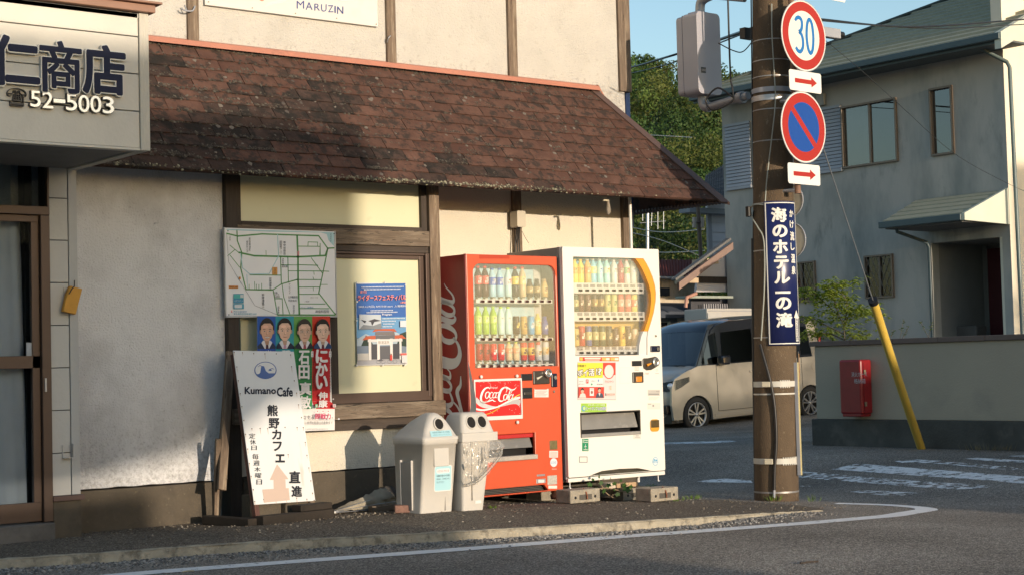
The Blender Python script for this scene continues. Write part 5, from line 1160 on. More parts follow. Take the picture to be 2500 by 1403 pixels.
MB().plate([lip], .012, .12).build('lip_panel', INT, wm)
MB().plate([WINW], .030, .033).build('window_glass', glassmat('display glass', (.98, .98, .97), .05, .03, .035), wm)  # same pale diffuse mix, painting reflection haze over the drinks
cvw = FW.z(1350, 590, 4.527, -.04)
for x0, x1, y0, y1, b0, b1, by, ty in ((232, 1005, 460, 570, 300, 965, 537, 488), (238, 1015, 770, 877, 307, 974, 848, 797), (246, 1030, 1145, 1252, 313, 981, 1224, 1170)):
    shelf(wm, 'w', FW, cvw, x0, x1, y0, y1, 10, b0, b1, by, ty, BTN2, STRIP, TAG2, .052)
zw = lambda y: 590+y/4.527
def wp(x): return (1350+x/4.527, zw)
B = lambda *c: c
W1_ = [('bottle', B((.66, .50, .10), (.60, .30, .05), (.6, .4, .05), (.2, .4, .1)), 195, 'yellow fruit drink bottle'), ('bottle', B((.66, .50, .10), (.62, .34, .05), (.6, .4, .05), (.2, .4, .1)), 195, 'yellow fruit drink bottle'), ('bottle', B((.60, .35, .12), (.62, .22, .06), (.6, .6, .55), (.7, .6, .4)), 188, 'orange drink bottle'), ('bottle', B((.22, .48, .66), (.60, .58, .20), (.6, .6, .6), (.75, .75, .75)), 185, 'blue and yellow sports drink bottle'), ('bottle', B((.30, .58, .74), (.40, .66, .78), (.6, .65, .7), (.1, .25, .6)), 190, 'light blue sports drink bottle'), ('bottle', B((.32, .60, .74), (.55, .60, .50), (.6, .65, .7), (.6, .35, .08)), 190, 'light blue drink bottle with orange picture'), ('bottle', B((.62, .62, .58), (.66, .65, .60), (.6, .6, .6), (.3, .2, .18)), 195, 'plain white bottle with vertical lettering'), ('bottle', B((.30, .03, .05), (.22, .03, .05), (.35, .05, .05), (.6, .5, .35)), 195, 'dark red drink bottle'), ('bottle', B((.62, .64, .58), (.25, .45, .22), (.55, .06, .05), (.5, .06, .08)), 195, 'white and green milky drink bottle'), ('bottle', B((.60, .64, .68), (.62, .64, .66), (.55, .06, .05), (.1, .25, .5)), 195, 'white and blue drink bottle')]
brown = B((.10, .045, .03), (.07, .03, .02), 0, (.5, .38, .28)); gcr = B((.40, .42, .18), (.50, .44, .22), 0, (.1, .2, .06)); redp = B((.50, .10, .09), (.58, .32, .26), 0, (.6, .5, .45)); blg = B((.035, .025, .018), (.20, .12, .04), 0, (.55, .4, .15))
W2_ = [('can', B((.04, .07, .04), (.30, .28, .12), 0, (.5, .45, .2)), 588, 'dark green can'), ('can', brown, 575, 'dark brown coffee can'), ('can', brown, 575, 'dark brown coffee can'), ('can', blg, 575, 'black and gold coffee can'), ('can', blg, 575, 'black and gold coffee can'), ('can', gcr, 580, 'green and cream can'), ('can', gcr, 580, 'green and cream can'), ('can', redp, 580, 'pink and red can'), ('can', redp, 580, 'pink and red can'), ('can', B((.60, .50, .14), (.58, .16, .10), 0, (.6, .6, .5)), 585, 'yellow and red can')]
W3_ = [('can', B((.45, .36, .12), (.35, .28, .08), 0, (.1, .08, .03)), 960, 'gold can'), ('can', B((.36, .04, .03), (.25, .03, .025), 0, (.6, .5, .4)), 930, 'red coffee can'), ('can', B((.06, .10, .26), (.40, .38, .20), 0, (.6, .55, .3)), 930, 'blue coffee can'), ('can', B((.05, .08, .05), (.38, .36, .18), 0, (.6, .55, .3)), 930, 'dark green and gold coffee can'), ('can', B((.05, .08, .05), (.38, .36, .18), 0, (.6, .55, .3)), 930, 'dark green and gold coffee can'), ('can', B((.04, .05, .04), (.09, .10, .07), 0, (.5, .4, .2)), 930, 'black and green coffee can'), ('can', B((.05, .03, .025), (.07, .04, .03), 0, (.55, .5, .45)), 960, 'short black coffee can'), ('can', B((.62, .42, .08), (.60, .36, .06), 0, (.15, .08, .03)), 930, 'yellow can'), ('can', B((.03, .022, .02), (.05, .04, .03), 0, (.6, .58, .5)), 930, 'tall black can'), ('can', B((.58, .50, .40), (.50, .38, .28), 0, (.2, .1, .2)), 962, 'cream can')]
row(W1_, [243, 308, 385, 447, 520, 597, 678, 750, 818, 888], 462, 'on top shelf of white machine', FW, wp, .11, GWt); row(W2_, [248, 307, 385, 460, 530, 603, 675, 750, 828, 897], 772, 'on middle shelf of white machine', FW, wp, .11, GWt); row(W3_, [256, 320, 395, 470, 547, 622, 690, 765, 832, 905], 1148, 'on bottom shelf of white machine', FW, wp, .11, GWt)
boxo('outlet_back', BLACKPL, (ouw[0]-.01, ouw[2]+.01, .12, .13, ouw[1]-.01, ouw[3]+.01), wm)
MB().add([(ouw[0]+.004, .010, ouw[1]+.055), (ouw[2]-.015, .010, ouw[1]+.055), (ouw[2]-.015, .05, ouw[3]-.01), (ouw[0]+.004, .05, ouw[3]-.01)], [(0, 1, 2, 3)]).build('outlet_flap', mat('dusty grey flap', (.20, .19, .17), .35, .15, 6, spots=[((.33, .31, .28), 9, .55, .1, .6)]), wm)
boxo('outlet_ledge', mat('grey ledge', (.25, .24, .22), .5, .1), (ouw[0]-.002, ouw[2]+.002, -.006, .08, ouw[1]-.006, ouw[1]+.022), wm, .003); boxo('outlet_frame', GREYP, (ouw[0]-.008, ouw[0]+.002, -.004, .03, ouw[1]-.006, ouw[3]+.008), wm); boxo('outlet_frame', GREYP, (ouw[2]-.002, ouw[2]+.006, -.004, .03, ouw[1]-.006, ouw[3]+.008), wm); boxo('outlet_frame', GREYP, (ouw[0]-.008, ouw[2]+.006, -.004, .03, ouw[3], ouw[3]+.009), wm)
pan(wm, WD, 710, 72, 797, 122, BLACKPL, .005, .002, 'price_display'); pan(wm, WD, 715, 172, 808, 272, GREYP, .012, .006, 'note_slot'); pan(wm, WD, 738, 212, 790, 264, mat('orange note mouth', (.62, .22, .02), .4, .05), .02, .006, 'note_mouth')
blob = [WD(a, b) for a, b in ((806, 62), (812, 50), (850, 48), (890, 40), (915, 34), (940, 45), (951, 75), (948, 105), (925, 130), (880, 155), (840, 158), (815, 140), (807, 110))]
MB().plate([blob[::-1]], -.010, -.001).build('coin_plate', GREYP, wm, bevel=.003)
c = WD(914, 85); MB().lathe([(.001, 0), (.038, 0), (.036, .014), (.026, .018), (.016, .010)], 20, Matrix.Translation((c[0], -.011, c[1])) @ Matrix.Rotation(pi/2, 4, 'X')).build('coin_slot', CH, wm)
c = WD(840, 112); MB().tube([(c[0]-.01, -.018, c[1]-.002), (c[0]+.042, -.02, c[1]+.014)], [.013, .004], 8).build('return_lever', mat('orange plastic lever', (.70, .26, .02), .35, .05), wm)
a = WC(1075, 1215); b = WC(1176, 1145); boxo('lock_plate', mat('navy lock plate', (.012, .016, .035), .2, .05), (a[0], b[0], -.010, -.001, a[1], b[1]), wm, .010); c = WC(1146, 1181); MB().lathe([(.001, 0), (.016, 0), (.014, .012)], 16, Matrix.Translation((c[0], -.010, c[1])) @ Matrix.Rotation(pi/2, 4, 'X')).build('lock', CH, wm)
c = WC(1133, 1038); MB().lathe([(.001, 0), (.010, 0), (.009, .006)], 12, Matrix.Translation((c[0], -.001, c[1])) @ Matrix.Rotation(pi/2, 4, 'X')).build('key_lock', CH, wm)
a = WD(875, 712); b = WD(953, 596); MB().plate([rrect(a[0], a[1], b[0], b[1], .03)], -.006, -.001).build('coin_return', mat('orange return cup', (.60, .30, .03), .35, .05), wm, bevel=.002); a = WD(879, 675); b = WD(950, 604); boxo('return_flap', mat('smoked flap', (.10, .07, .03), .2, .2, 30), (a[0], b[0], -.010, -.0062, a[1], b[1]), wm, .003)
# print on the white machine
P = Print(WD, y=-.0005)
P.rect(237, 76, 593, 38, (.62, .05, .04)); P.lay()
for a, b, c_ in ((243, 268, (.68, .45, .1)), (440, 512, (.66, .42, .12)), (518, 590, (.66, .42, .12))): P.rect(a, 70, b, 43, c_, layer=False)
P.lay()
for a, b in ((478, 508), (556, 588)): P.rect(a, 66, b, 47, (.66, .62, .55), layer=False)
P.rect(285, 58, 428, 44, (.68, .6, .5), layer=False); P.rect(290, 70, 420, 63, (.68, .5, .4), layer=False)
P.flush('banner_sticker', wm, .4); P.rect(218, 426, 567, 84, (.42, .40, .39)); P.rect(222, 418, 564, 89, (.60, .56, .54)); P.rect(222, 226, 448, 90, (.70, .60, .06)); P.rect(449, 200, 562, 90, (.58, .06, .04))
P.ell(503, 168, 50, 68, (.60, .06, .04)); P.ell(503, 168, 42, 60, (.62, .58, .55))
PO_ = (('ポ', 220, 266, 150, 212), ('イ', 270, 312, 150, 210), ('活', 318, 372, 142, 208), ('!', 386, 398, 140, 198), ('?', 404, 438, 138, 200))
P.lay()
for ch, a, b, y0, y1 in PO_: P.char(ch, a-4, y1+4, b+4, y0-4, (.03, .025, .02), .085, layer=False)
P.y -= .0006
for ch, a, b, y0, y1 in PO_: P.char(ch, a+1, y1-1, b-1, y0+1, (.76, .74, .70), .028, layer=False)
P.y -= .0004
P.text('自販機で', 220, 128, 296, 106, (.05, .04, .03), .01)
P.rect(224, 306, 446, 226, (.66, .65, .62)); P.text('amazon', 232, 262, 270, 254, (.1, .1, .1)); P.text('gift card', 228, 290, 278, 274, (.15, .15, .15)); P.rect(292, 276, 316, 240, (.62, .05, .04)); P.char('P', 298, 272, 311, 246, (.7, .7, .7), .01); P.text('d払い', 340, 262, 380, 246, (.3, .3, .3)); P.ell(405, 250, 6, 12, (.2, .3, .5)); P.ell(344, 284, 8, 9, (.1, .35, .2)); P.text('WAON', 388, 290, 442, 278, (.3, .1, .1))
P.text('キャンペーン', 465, 272, 540, 246, (.62, .08, .06), .01)
P.rect(224, 406, 454, 308, (.58, .06, .04))
P.poly([(228, 404), (240, 372), (255, 364), (270, 364), (284, 372), (292, 404)], (.62, .55, .5)); P.ell(258, 345, 14, 20, (.55, .36, .27)); P.poly([(243, 348), (244, 325), (258, 314), (272, 325), (274, 350), (268, 335), (250, 333)], (.04, .025, .02))
P.poly([(378, 404), (388, 368), (402, 360), (420, 360), (440, 370), (450, 404)], (.06, .07, .10)); P.poly([(402, 361), (420, 361), (412, 392)], (.62, .6, .6)); P.ell(410, 338, 13, 18, (.52, .34, .25)); P.poly([(396, 338), (398, 318), (412, 312), (425, 320), (424, 332), (410, 322)], (.03, .02, .02))
P.poly(rrect(322, 388, 360, 318, -4, 2), (.66, .64, .62)); P.rect(326, 385, 356, 322, (.66, .64, .62)); P.text('PayPay', 327, 335, 356, 326, (.6, .1, .08)); P.ell(341, 356, 10, 14, (.3, .1, .08)); P.text('DL', 505, 330, 520, 298, (.6, .35, .05)); P.rect(470, 385, 550, 362, (.64, .5, .45)); P.text('100円お得', 474, 381, 546, 367, (.6, .08, .06), .01)
P.flush('sticker', wm, .4); P.rect(600, 276, 689, 130, (.60, .58, .53)); P.rect(602, 274, 687, 132, (.73, .70, .63))
P.flush('sticker', wm, .4); P.rect(736, 162, 774, 128, (.62, .35, .30)); P.rect(739, 159, 771, 131, (.72, .68, .62)); P.lay(); [P.rect(743, 139+i*9, 767, 136+i*9, (.5, .3, .28), layer=False) for i in range(3)]
P.flush('sticker', wm, .4); P.text('ご利用', 820, 198, 862, 178, (.55, .22, .18)); P.flush('sticker', wm, .4); P.ell(936, 156, 10, 12, (.45, .42, .4)); P.ell(936, 156, 7, 9, (.7, .68, .62)); P.rect(920, 190, 954, 182, (.5, .48, .45))
P.flush('sticker', wm, .4); P.rect(853, 388, 963, 333, (.50, .48, .44)); P.text('ペットボトルと小物専用', 862, 358, 958, 342, (.15, .14, .13)); P.rect(860, 380, 955, 366, (.28, .27, .25)); P.flush('sticker', wm, .4); P.rect(856, 430, 962, 392, (.70, .67, .60)); P.lay(); [P.rect(862, 402+i*10, 955-12*i, 400+i*10, (.4, .38, .35), layer=False) for i in range(3)]
P.flush('sticker', wm, .4); P.rect(850, 510, 965, 452, (.62, .60, .54)); P.rect(855, 466, 885, 460, (.3, .28, .26)); P.rect(895, 486, 910, 468, (.3, .28, .26)); P.flush('sticker', wm, .4); P.rect(722, 776, 792, 738, (.60, .58, .53)); P.rect(745, 752, 772, 744, (.35, .33, .3)); P.rect(738, 766, 782, 759, (.4, .38, .35))
P.flush('sticker', wm, .4); P.rect(252, 535, 482, 455, (.30, .50, .06)); P.ell(276, 502, 20, 26, (.12, .30, .45)); P.ell(280, 500, 12, 16, (.45, .6, .25)); P.text('ヒートポンプ＆LED照明', 300, 520, 478, 484, (.10, .14, .35), .06); P.text('ヒートポンプ＆LED照明', 300, 520, 478, 484, (.72, .72, .70), .0); P.text('環境に優しい省エネ自販機', 315, 476, 465, 462, (.70, .70, .66), .01)
P.flush('sticker', wm, .4); P.rect(262, 886, 320, 774, (.012, .22, .10)); P.text('Green', 267, 794, 316, 780, (.68, .68, .62), .02); P.text('Power', 267, 812, 316, 797, (.68, .68, .62), .02); P.text('WIND', 272, 879, 314, 866, (.68, .68, .62), .02)
P.ribbon([(291, 864, 3), (291, 842, 3)], (.68, .68, .62)); [P.ribbon([(291, 840, 5), (291+dx_, 840+dy_, 2)], (.68, .68, .62)) for dx_, dy_ in ((0, -20), (13, 9), (-13, 9))]
P.flush('sticker', wm, .4); P.rect(234, 990, 311, 933, (.25, .25, .25)); P.rect(241, 983, 304, 941, (.66, .64, .58))
P.flush('sticker', wm, .4); P.ell(922, 978, 27, 40, (.15, .38, .55)); P.ell(922, 978, 23, 35, (.60, .66, .68)); P.text('RECYCLE', 900, 990, 945, 976, (.08, .30, .50), .02); P.ell(912, 965, 8, 8, (.1, .35, .55)); P.ell(930, 968, 10, 7, (.1, .35, .55))
P.build('sticker', wm, .4)
P = Print(cvw, y=.0355); P.rect(262, 1195, 328, 1150, (.12, .12, .13)); P.text('130円', 266, 1190, 324, 1155, (.6, .6, .6), .01); P.build('price_text', wm)
# blocks the machine stands on
def block(px0, py0, px1, py1, lab, dep=.16, rz=0):
    a = GR(px0, py1, wz); b = PY(px1, py0, a.y); wd = b.x-a.x; h = PY(px0+4, py0, a.y).z-a.z
    t = empty('concrete_block', (a.x+wd/2, a.y, a.z), rz); tag(t, lab, 'concrete block', 'concrete footing blocks under the white machine')
    boxo('block', CONC_L, (-wd/2, wd/2, 0, dep, 0, h), t, .007)
    boxo('recess', mat('block recess', (.10, .09, .075), .95, .3, 20, bump=1, bscale=60), (-wd*.2, wd*.22, -.003, .02, h*.22, h*.62), t, .003)
    for x in (-.33, .33): MB().lathe([(.0115, 0), (.008, .003)], 10, Matrix.Translation((wd*x, -.001, h*.42)) @ Matrix.Rotation(pi/2, 4, 'X')).build('bolt_hole', BLACKPL, t)
    MB().tube([(wd*.02, -.012, h*.25), (wd*.02, -.014, h*.5), (wd*.02, -.004, h*.75), (wd*.02, .03, h+.004)], .006, 6).build('clamp', RUST, t)
block(1393, 1196, 1465, 1229, 'concrete block under the left leg of the white machine', .17)
block(1522, 1192, 1589, 1222, 'middle concrete block behind the small green weed'); block(1590, 1192, 1656, 1225, 'rightmost concrete block under the right leg of the white machine', .18)
for (x, y0) in ((.052, .055), (W-.035, .055), (.052, D-.08), (W-.035, D-.08)):
    MB().tube([(x, y0, .0), (x, y0, -.046)], .008, 6).tube([(x, y0, -.046), (x, y0, -.052)], .02, 8).build('leg', STEEL, wm)
t = empty('concrete_block', (8.75, 10.3, -.10)); tag(t, 'low concrete blocks in the dark under the back of the white machine', 'concrete block'); boxo('block', CONC_L, (-.36, .62, 0, .2, 0, .088), t, .006)
# cardboard and boards lying under it
a = G(1560, 1200, .0); t = empty('cardboard_piece', (8.86, 9.86, .005)); tag(t, 'torn brown cardboard carton flattened under the white machine', 'cardboard'); boxo('sheet', mat('cardboard', (.42, .28, .16), .9, .1), (-.05, .16, 0, .12, .0, .035), t, .002); boxo('sheet', mat('cardboard pale', (.5, .42, .32), .9, .1), (-.15, -.052, .01, .10, .0, .045), t, .002)
# ------------------------------------------------------------------ boards and posters on the shop wall
def thing_on(fr, name, lab, cat, group=None):
    t = empty(name, M=fr.M); tag(t, lab, cat, group); return t
# worn signboard above the roof
F1 = Frame((0, Yu-.03, 0)); Z1 = F1.z(340, 0, 4.0323)
t = thing_on(F1, 'signboard', 'faded white enamel signboard with blue latin lettering high on the shop wall', 'signboard')
a = Z1(648, 52); b = Z1(2352, 268)
bl, br = Z1(648, 50), Z1(2352, 268)
boxo('board', mat('faded white board', (.60, .58, .54), .45, .05, 2, spots=[((.50, .46, .38), 1.5, .55, .2, .5)]), (bl[0], br[0], 0, .02, (bl[1]+br[1])/2, (bl[1]+br[1])/2+1.0), t, .004)
P = Print(Z1, y=-.001)
P.ribbon([(1235, 70, 6), (1290, 40, 30), (1400, 10, 40), (1500, -40, 60), (1700, -60, 60)], (.48, .55, .58)); P.ribbon([(1180, -20, 30), (1200, 5, 20), (1225, 8, 6)], (.52, .22, .14)); P.ribbon([(1900, -10, 8), (2000, 10, 12), (2110, 12, 8)], (.50, .56, .60))
for ch, x0, x1, yb, yt in (('M', 1548, 1622, 88, 12), ('A', 1636, 1704, 100, 26), ('R', 1722, 1776, 108, 40), ('U', 1788, 1842, 118, 46), ('Z', 1856, 1908, 124, 56), ('I', 1920, 1932, 132, 62), ('N', 1946, 2006, 140, 68)): P.char(ch, x0, yb, x1, yt, (.05, .065, .22), .012)
P.lay()
for x, y in ((680, 22), (1110, 82), (1535, 136), (1940, 184), (2330, 242)): P.ell(x, y, 6, 6, (.2, .15, .1), 8, layer=False)
P.build('lettering', t)
# street map
F2 = Frame((0, Yw-.065, 0)); Z2 = F2.z(500, 380, 2.698)
t = thing_on(F2, 'map_board', 'white street map board with green roads fixed to the window posts', 'map board')
c0, c1, c2, c3 = Z2(140, 1052), Z2(866, 1052), Z2(853, 502), Z2(135, 474)
x0, x1, z0, z1 = (c0[0]+c3[0])/2, (c1[0]+c2[0])/2, (c0[1]+c1[1])/2, (c2[1]+c3[1])/2
boxo('board', mat('map board white', (.74, .74, .75), .4, .03), (x0, x1, 0, .018, z0, z1), t, .002)
boxo('bottom_rail', STEEL, (x0-.005, x1+.008, -.006, .02, z0-.012, z0-.001), t, .002); boxo('side_rail', STEEL, (x0-.008, x0-.001, -.004, .02, z0, z1+.004), t, .002); boxo('side_rail', STEEL, (x1+.001, x1+.009, -.004, .02, z0, z1+.004), t, .002)
Zc = fit_quad([(x0, z0), (x1, z0), (x1, z1), (x0, z1)])
def mapcv(x, y):   # survey sheet is slightly skewed: rectify between its four corners
    v = (1052-y)/(1052-(474+(x-135)*.039)); xl_ = 140-5*v; xr2 = 866-13*v; return Zc((x-xl_)/(xr2-xl_), v)
P = Print(mapcv, y=-.001); GRN = (.09, .27, .08); LB = (.38, .58, .62)
P.poly([(145, 490), (420, 502), (760, 508), (800, 520), (812, 560), (850, 600), (850, 508), (145, 482)], LB); 
for pts_, w, c_ in [([(145, 512), (215, 530), (370, 516), (745, 530), (806, 612), (850, 610)], .010, GRN), ([(210, 488), (212, 560), (240, 640), (232, 740), (265, 880), (345, 882), (440, 882)], .009, GRN), ([(222, 638), (320, 660), (600, 668), (790, 660), (808, 612)], .012, GRN),
                    ([(600, 528), (606, 660), (606, 820), (614, 1045)], .014, GRN), ([(808, 612), (770, 790), (745, 905), (860, 1045)], .009, GRN), ([(490, 668), (495, 845), (440, 882)], .007, GRN), ([(495, 845), (606, 815)], .008, GRN), ([(440, 882), (468, 1045)], .007, GRN), ([(470, 1046), (860, 1048)], .009, GRN), ([(500, 850), (510, 930), (550, 1040)], .006, GRN), ([(538, 670), (542, 835)], .006, GRN),
                    ([(610, 598), (755, 600), (752, 655)], .006, GRN), ([(672, 598), (674, 570), (738, 572), (738, 598)], .005, GRN), ([(755, 580), (756, 655)], .006, GRN), ([(695, 675), (772, 778)], .006, GRN), ([(612, 720), (740, 724)], .006, GRN), ([(612, 760), (778, 762), (815, 764)], .006, GRN), ([(612, 817), (760, 818)], .006, GRN), ([(612, 866), (752, 866)], .006, GRN), ([(615, 912), (745, 912)], .006, GRN), ([(618, 975), (790, 976)], .006, GRN), ([(618, 1005), (815, 1006)], .006, GRN),
                    ([(290, 785), (490, 788)], .006, GRN), ([(285, 846), (285, 878)], .004, GRN), ([(320, 828), (322, 878)], .004, GRN), ([(332, 846), (333, 878)], .004, GRN), ([(348, 848), (348, 878)], .004, GRN), ([(366, 840), (366, 878)], .004, GRN), ([(450, 940), (500, 940), (505, 1040)], .006, GRN), ([(543, 760), (606, 760)], .005, GRN), ([(495, 720), (606, 722)], .005, GRN), ([(165, 590), (222, 640)], .005, GRN), ([(150, 660), (195, 620)], .005, GRN), ([(165, 655), (225, 735)], .005, GRN), ([(395, 625), (396, 655)], .004, GRN),
                    ([(470, 520), (478, 660), (415, 778), (290, 780), (244, 740), (232, 645)], .007, LB), ([(270, 782), (275, 870)], .005, LB), ([(345, 882), (430, 886)], .005, GRN), ([(708, 870), (708, 890)], .004, GRN), ([(712, 765), (714, 785)], .004, GRN), ([(760, 850), (805, 850)], .004, GRN), ([(706, 800), (712, 816)], .004, GRN)]:
    P.line(pts_, w, c_, layer=False) if c_ is GRN else P.line(pts_, w, c_)
P.lay()
rl = [(145, 520), (155, 700), (205, 790), (262, 885), (320, 985), (468, 1046)]
for i in range(len(rl)-1):
    a, b = rl[i], rl[i+1]; m_ = int(((b[0]-a[0])**2+(b[1]-a[1])**2)**.5/9)
    for k in range(m_): q = (a[0]+(b[0]-a[0])*k/m_, a[1]+(b[1]-a[1])*k/m_); q2 = (a[0]+(b[0]-a[0])*(k+.55)/m_, a[1]+(b[1]-a[1])*(k+.55)/m_); P.line([q, q2], .004, (.25, .25, .27), layer=False)
P.lay(); K = (.05, .05, .06)
for ch, a, b, y0, y1 in (('㈱中谷商店', 508, 524, 562, 655), ('前田青果スーパー', 484, 500, 560, 655), ('㈱勝浦衛生', 415, 430, 800, 880), ('㈱勝浦電工', 366, 382, 905, 1000), ('那智勝浦町', 285, 296, 540, 630), ('福祉センター', 268, 279, 560, 655), ('サンライズ', 543, 554, 840, 910), ('海の温泉', 570, 582, 980, 1040), ('図書館', 470, 481, 990, 1038), ('バスのりば', 822, 832, 510, 570), ('公民館', 160, 170, 525, 560), ('消防本部', 500, 511, 675, 725)): P.vtext(ch, a, b, y0, y1, K, .0, 2, layer=False)
for st, a, b, yb, yt in (('岸歯科医院', 722, 815, 1035, 1015), ('北浜整骨院', 538, 602, 938, 922), ('平岩商店', 538, 596, 960, 946), ('㈱丸高', 498, 535, 738, 724), ('石橋', 444, 468, 908, 896), ('はり灸', 448, 482, 920, 908), ('治療院', 448, 484, 934, 922), ('入船湯', 648, 680, 964, 954), ('朝日1丁目', 688, 738, 940, 928)): P.text(st, a, yb, b, yt, K if st[0] != '朝' else (.35, .35, .36), .01 if b-a > 50 else 0, 2, layer=False)
P.text('やづこ図書館', 625, 1004, 708, 992, (.12, .25, .45), 0, 2, layer=False)
P.rect(434, 785, 468, 735, (.60, .30, .08)); P.vtext('勝浦保育所', 446, 458, 738, 782, (.15, .05, .02), 0, 2); P.rect(154, 874, 214, 855, (.55, .22, .05)); P.text('老人憩いの家', 158, 871, 210, 859, (.1, .05, .02), .01); P.rect(218, 815, 230, 797, (.6, .25, .05)); P.rect(600, 660, 612, 630, (.6, .25, .25))
P.rect(182, 970, 248, 908, (.05, .25, .40)); P.rect(184, 938, 247, 912, (.08, .40, .38)); P.rect(226, 934, 246, 914, (.55, .58, .58)); P.text('公式アカウント', 188, 962, 244, 948, (.6, .65, .7), .01)
P.rect(182, 1008, 248, 974, (.06, .32, .45)); P.rect(188, 1002, 236, 980, (.60, .62, .65)); P.text('西武企画㈱製作', 182, 1031, 266, 1018, (.05, .25, .45), .01); P.text('東牟婁郡那智勝浦町1008', 182, 1046, 328, 1033, (.05, .30, .42), .01)
P.poly([(166, 1030), (170, 1010), (174, 1030)], (.6, .1, .1)); P.lay()
for x, y in ((150, 496), (846, 517), (151, 1045), (858, 1040)): P.ell(x, y, 4, 4, K, 8, layer=False)
P.build('print', t, .35)
# election poster
F3 = Frame((0, Yw-.105, 0)); Z3 = F3.z(500, 740, 3.897)
t = thing_on(F3, 'election_poster', 'election poster with four portraits over blue, teal, green and red columns', 'poster')
q0, q1, q2, q3 = Z3(497, 1228), Z3(1236, 1218), Z3(1190, 118), Z3(497, 122)
mb = MB(); pl = [(q0[0], q0[1]-.0), (q1[0], q0[1]-.01), (q1[0]+.004, Z3(1236, 1000)[1]), (Z3(1208, 940)[0], Z3(1208, 940)[1]), (q2[0], Z3(1190, 800)[1]), (q2[0], q2[1]), (q3[0], q2[1])]
mb.plate([pl], -.001, .001); mb.build('sheet', mat('poster paper', (.64, .62, .60), .5, .03), t)
P = Print(Z3, y=-.002)
colx = (497, 672, 845, 1020, 1190); ctop = [(.02, .09, .36), (.03, .28, .34), (.12, .32, .08), (.55, .04, .02)]; cbot = [(.015, .07, .32), (.02, .27, .36), (.04, .26, .09), (.50, .015, .02)]
for i in range(4):
    P.rect(colx[i], 430, colx[i+1], 122, ctop[i], layer=i == 0); P.rect(colx[i], 1000 if i < 3 else 930, colx[i+1], 430, cbot[i], layer=False)
P.poly([(1020, 931), (1190, 931), (1212, 945), (1236, 1000), (1060, 1000), (1030, 960)], cbot[3])
skin = [(.62, .37, .26), (.70, .45, .33), (.62, .41, .30), (.70, .48, .37)]
for i, (cx_, cy_, rx, ry, hair, suit, tie) in enumerate(((588, 265, 62, 102, (.02, .017, .015), (.02, .03, .07), (.06, .02, .03)), (752, 262, 62, 98, (.015, .012, .01), (.015, .02, .045), (.45, .25, .35)), (935, 272, 62, 100, (.035, .028, .022), (.015, .018, .03), (.30, .07, .09)), (1102, 272, 60, 98, (.015, .013, .012), (.02, .05, .14), (.12, .02, .04)))):
    l, r_ = colx[i]+2, colx[i+1]-2; sk = skin[i]; dk = tuple(v*.62 for v in sk); lt = tuple(min(v*1.18, 1) for v in sk)
    P.poly([(l, 430), (l, 405), (cx_-58, 375), (cx_-28, 350), (cx_+28, 350), (cx_+62, 378), (r_, 408), (r_, 430)], suit)
    P.poly([(cx_-36, 352), (cx_+36, 352), (cx_+52, 372), (cx_+20, 430), (cx_-20, 430), (cx_-52, 374)], (.62, .62, .66)); P.poly([(cx_-8, 392), (cx_+12, 392), (cx_+18, 430), (cx_-12, 430)], tie); P.poly([(cx_-24, 340), (cx_+24, 340), (cx_+16, 392), (cx_-12, 392)], dk)
    P.ell(cx_, cy_-28, rx*1.12, ry*.98, hair); P.ell(cx_-rx*.98, cy_+6, 9, 20, dk, 10); P.ell(cx_+rx*.98, cy_+6, 9, 20, dk, 10)
    P.poly([(cx_-rx*.88, cy_-50), (cx_-rx*.45, cy_-74), (cx_+rx*.5, cy_-76), (cx_+rx*.88, cy_-48), (cx_+rx*.92, cy_+14), (cx_+rx*.68, cy_+62), (cx_+rx*.28, cy_+92), (cx_-rx*.28, cy_+92), (cx_-rx*.68, cy_+62), (cx_-rx*.92, cy_+14)], sk)
    P.poly([(cx_+rx*.35, cy_-40), (cx_+rx*.88, cy_-40), (cx_+rx*.9, cy_+20), (cx_+rx*.6, cy_+66), (cx_+rx*.3, cy_+80)], tuple(v*.88 for v in sk)); P.ell(cx_-14, cy_-44, 26, 14, lt, 14)
    for e in (-1, 1):
        P.poly([(cx_+e*10, cy_-16), (cx_+e*24, cy_-25), (cx_+e*42, cy_-18), (cx_+e*40, cy_-15), (cx_+e*24, cy_-20)], hair); P.ell(cx_+e*25, cy_-2, 12, 5, (.5, .45, .42), 10); P.ell(cx_+e*25, cy_-2, 5.5, 5, (.03, .02, .02), 8)
    P.poly([(cx_-3, cy_-6), (cx_+6, cy_+24), (cx_+12, cy_+34), (cx_-10, cy_+34)], dk); P.poly([(cx_-4, cy_-8), (cx_+3, cy_-8), (cx_+7, cy_+30), (cx_-4, cy_+30)], lt)
    if i == 0: P.poly([(cx_-24, cy_+48), (cx_+24, cy_+48), (cx_+14, cy_+64), (cx_-14, cy_+64)], (.62, .6, .58)); P.ribbon([(cx_-26, cy_+47, 3), (cx_, cy_+52, 4), (cx_+26, cy_+47, 3)], (.35, .10, .09)); P.ribbon([(cx_-17, cy_+64, 3), (cx_, cy_+68, 5), (cx_+17, cy_+64, 3)], (.40, .14, .12))
    else: P.ribbon([(cx_-20, cy_+56, 3), (cx_, cy_+58, 7), (cx_+20, cy_+56, 3)], (.36, .13, .12))
    if i == 2:
        for e in (-1, 1): P.line([(cx_+e*8, cy_-10), (cx_+e*44, cy_-12), (cx_+e*44, cy_+12), (cx_+e*10, cy_+12), (cx_+e*8, cy_-10)], .0012, (.25, .22, .2))
WP = (.70, .69, .68)
P.vtext('石田', 872, 968, 445, 722, WP, .035); P.vtext('真敏', 880, 985, 745, 1002, WP, .03)
P.vtext('にかい', 1036, 1140, 440, 810, WP, .045, fill=.95); P.vtext('伸康', 1058, 1140, 838, 990, WP, .03)
P.text('鶴', 705, 470, 795, 445, WP, .03); P.text('山', 555, 468, 605, 446, WP, .03)
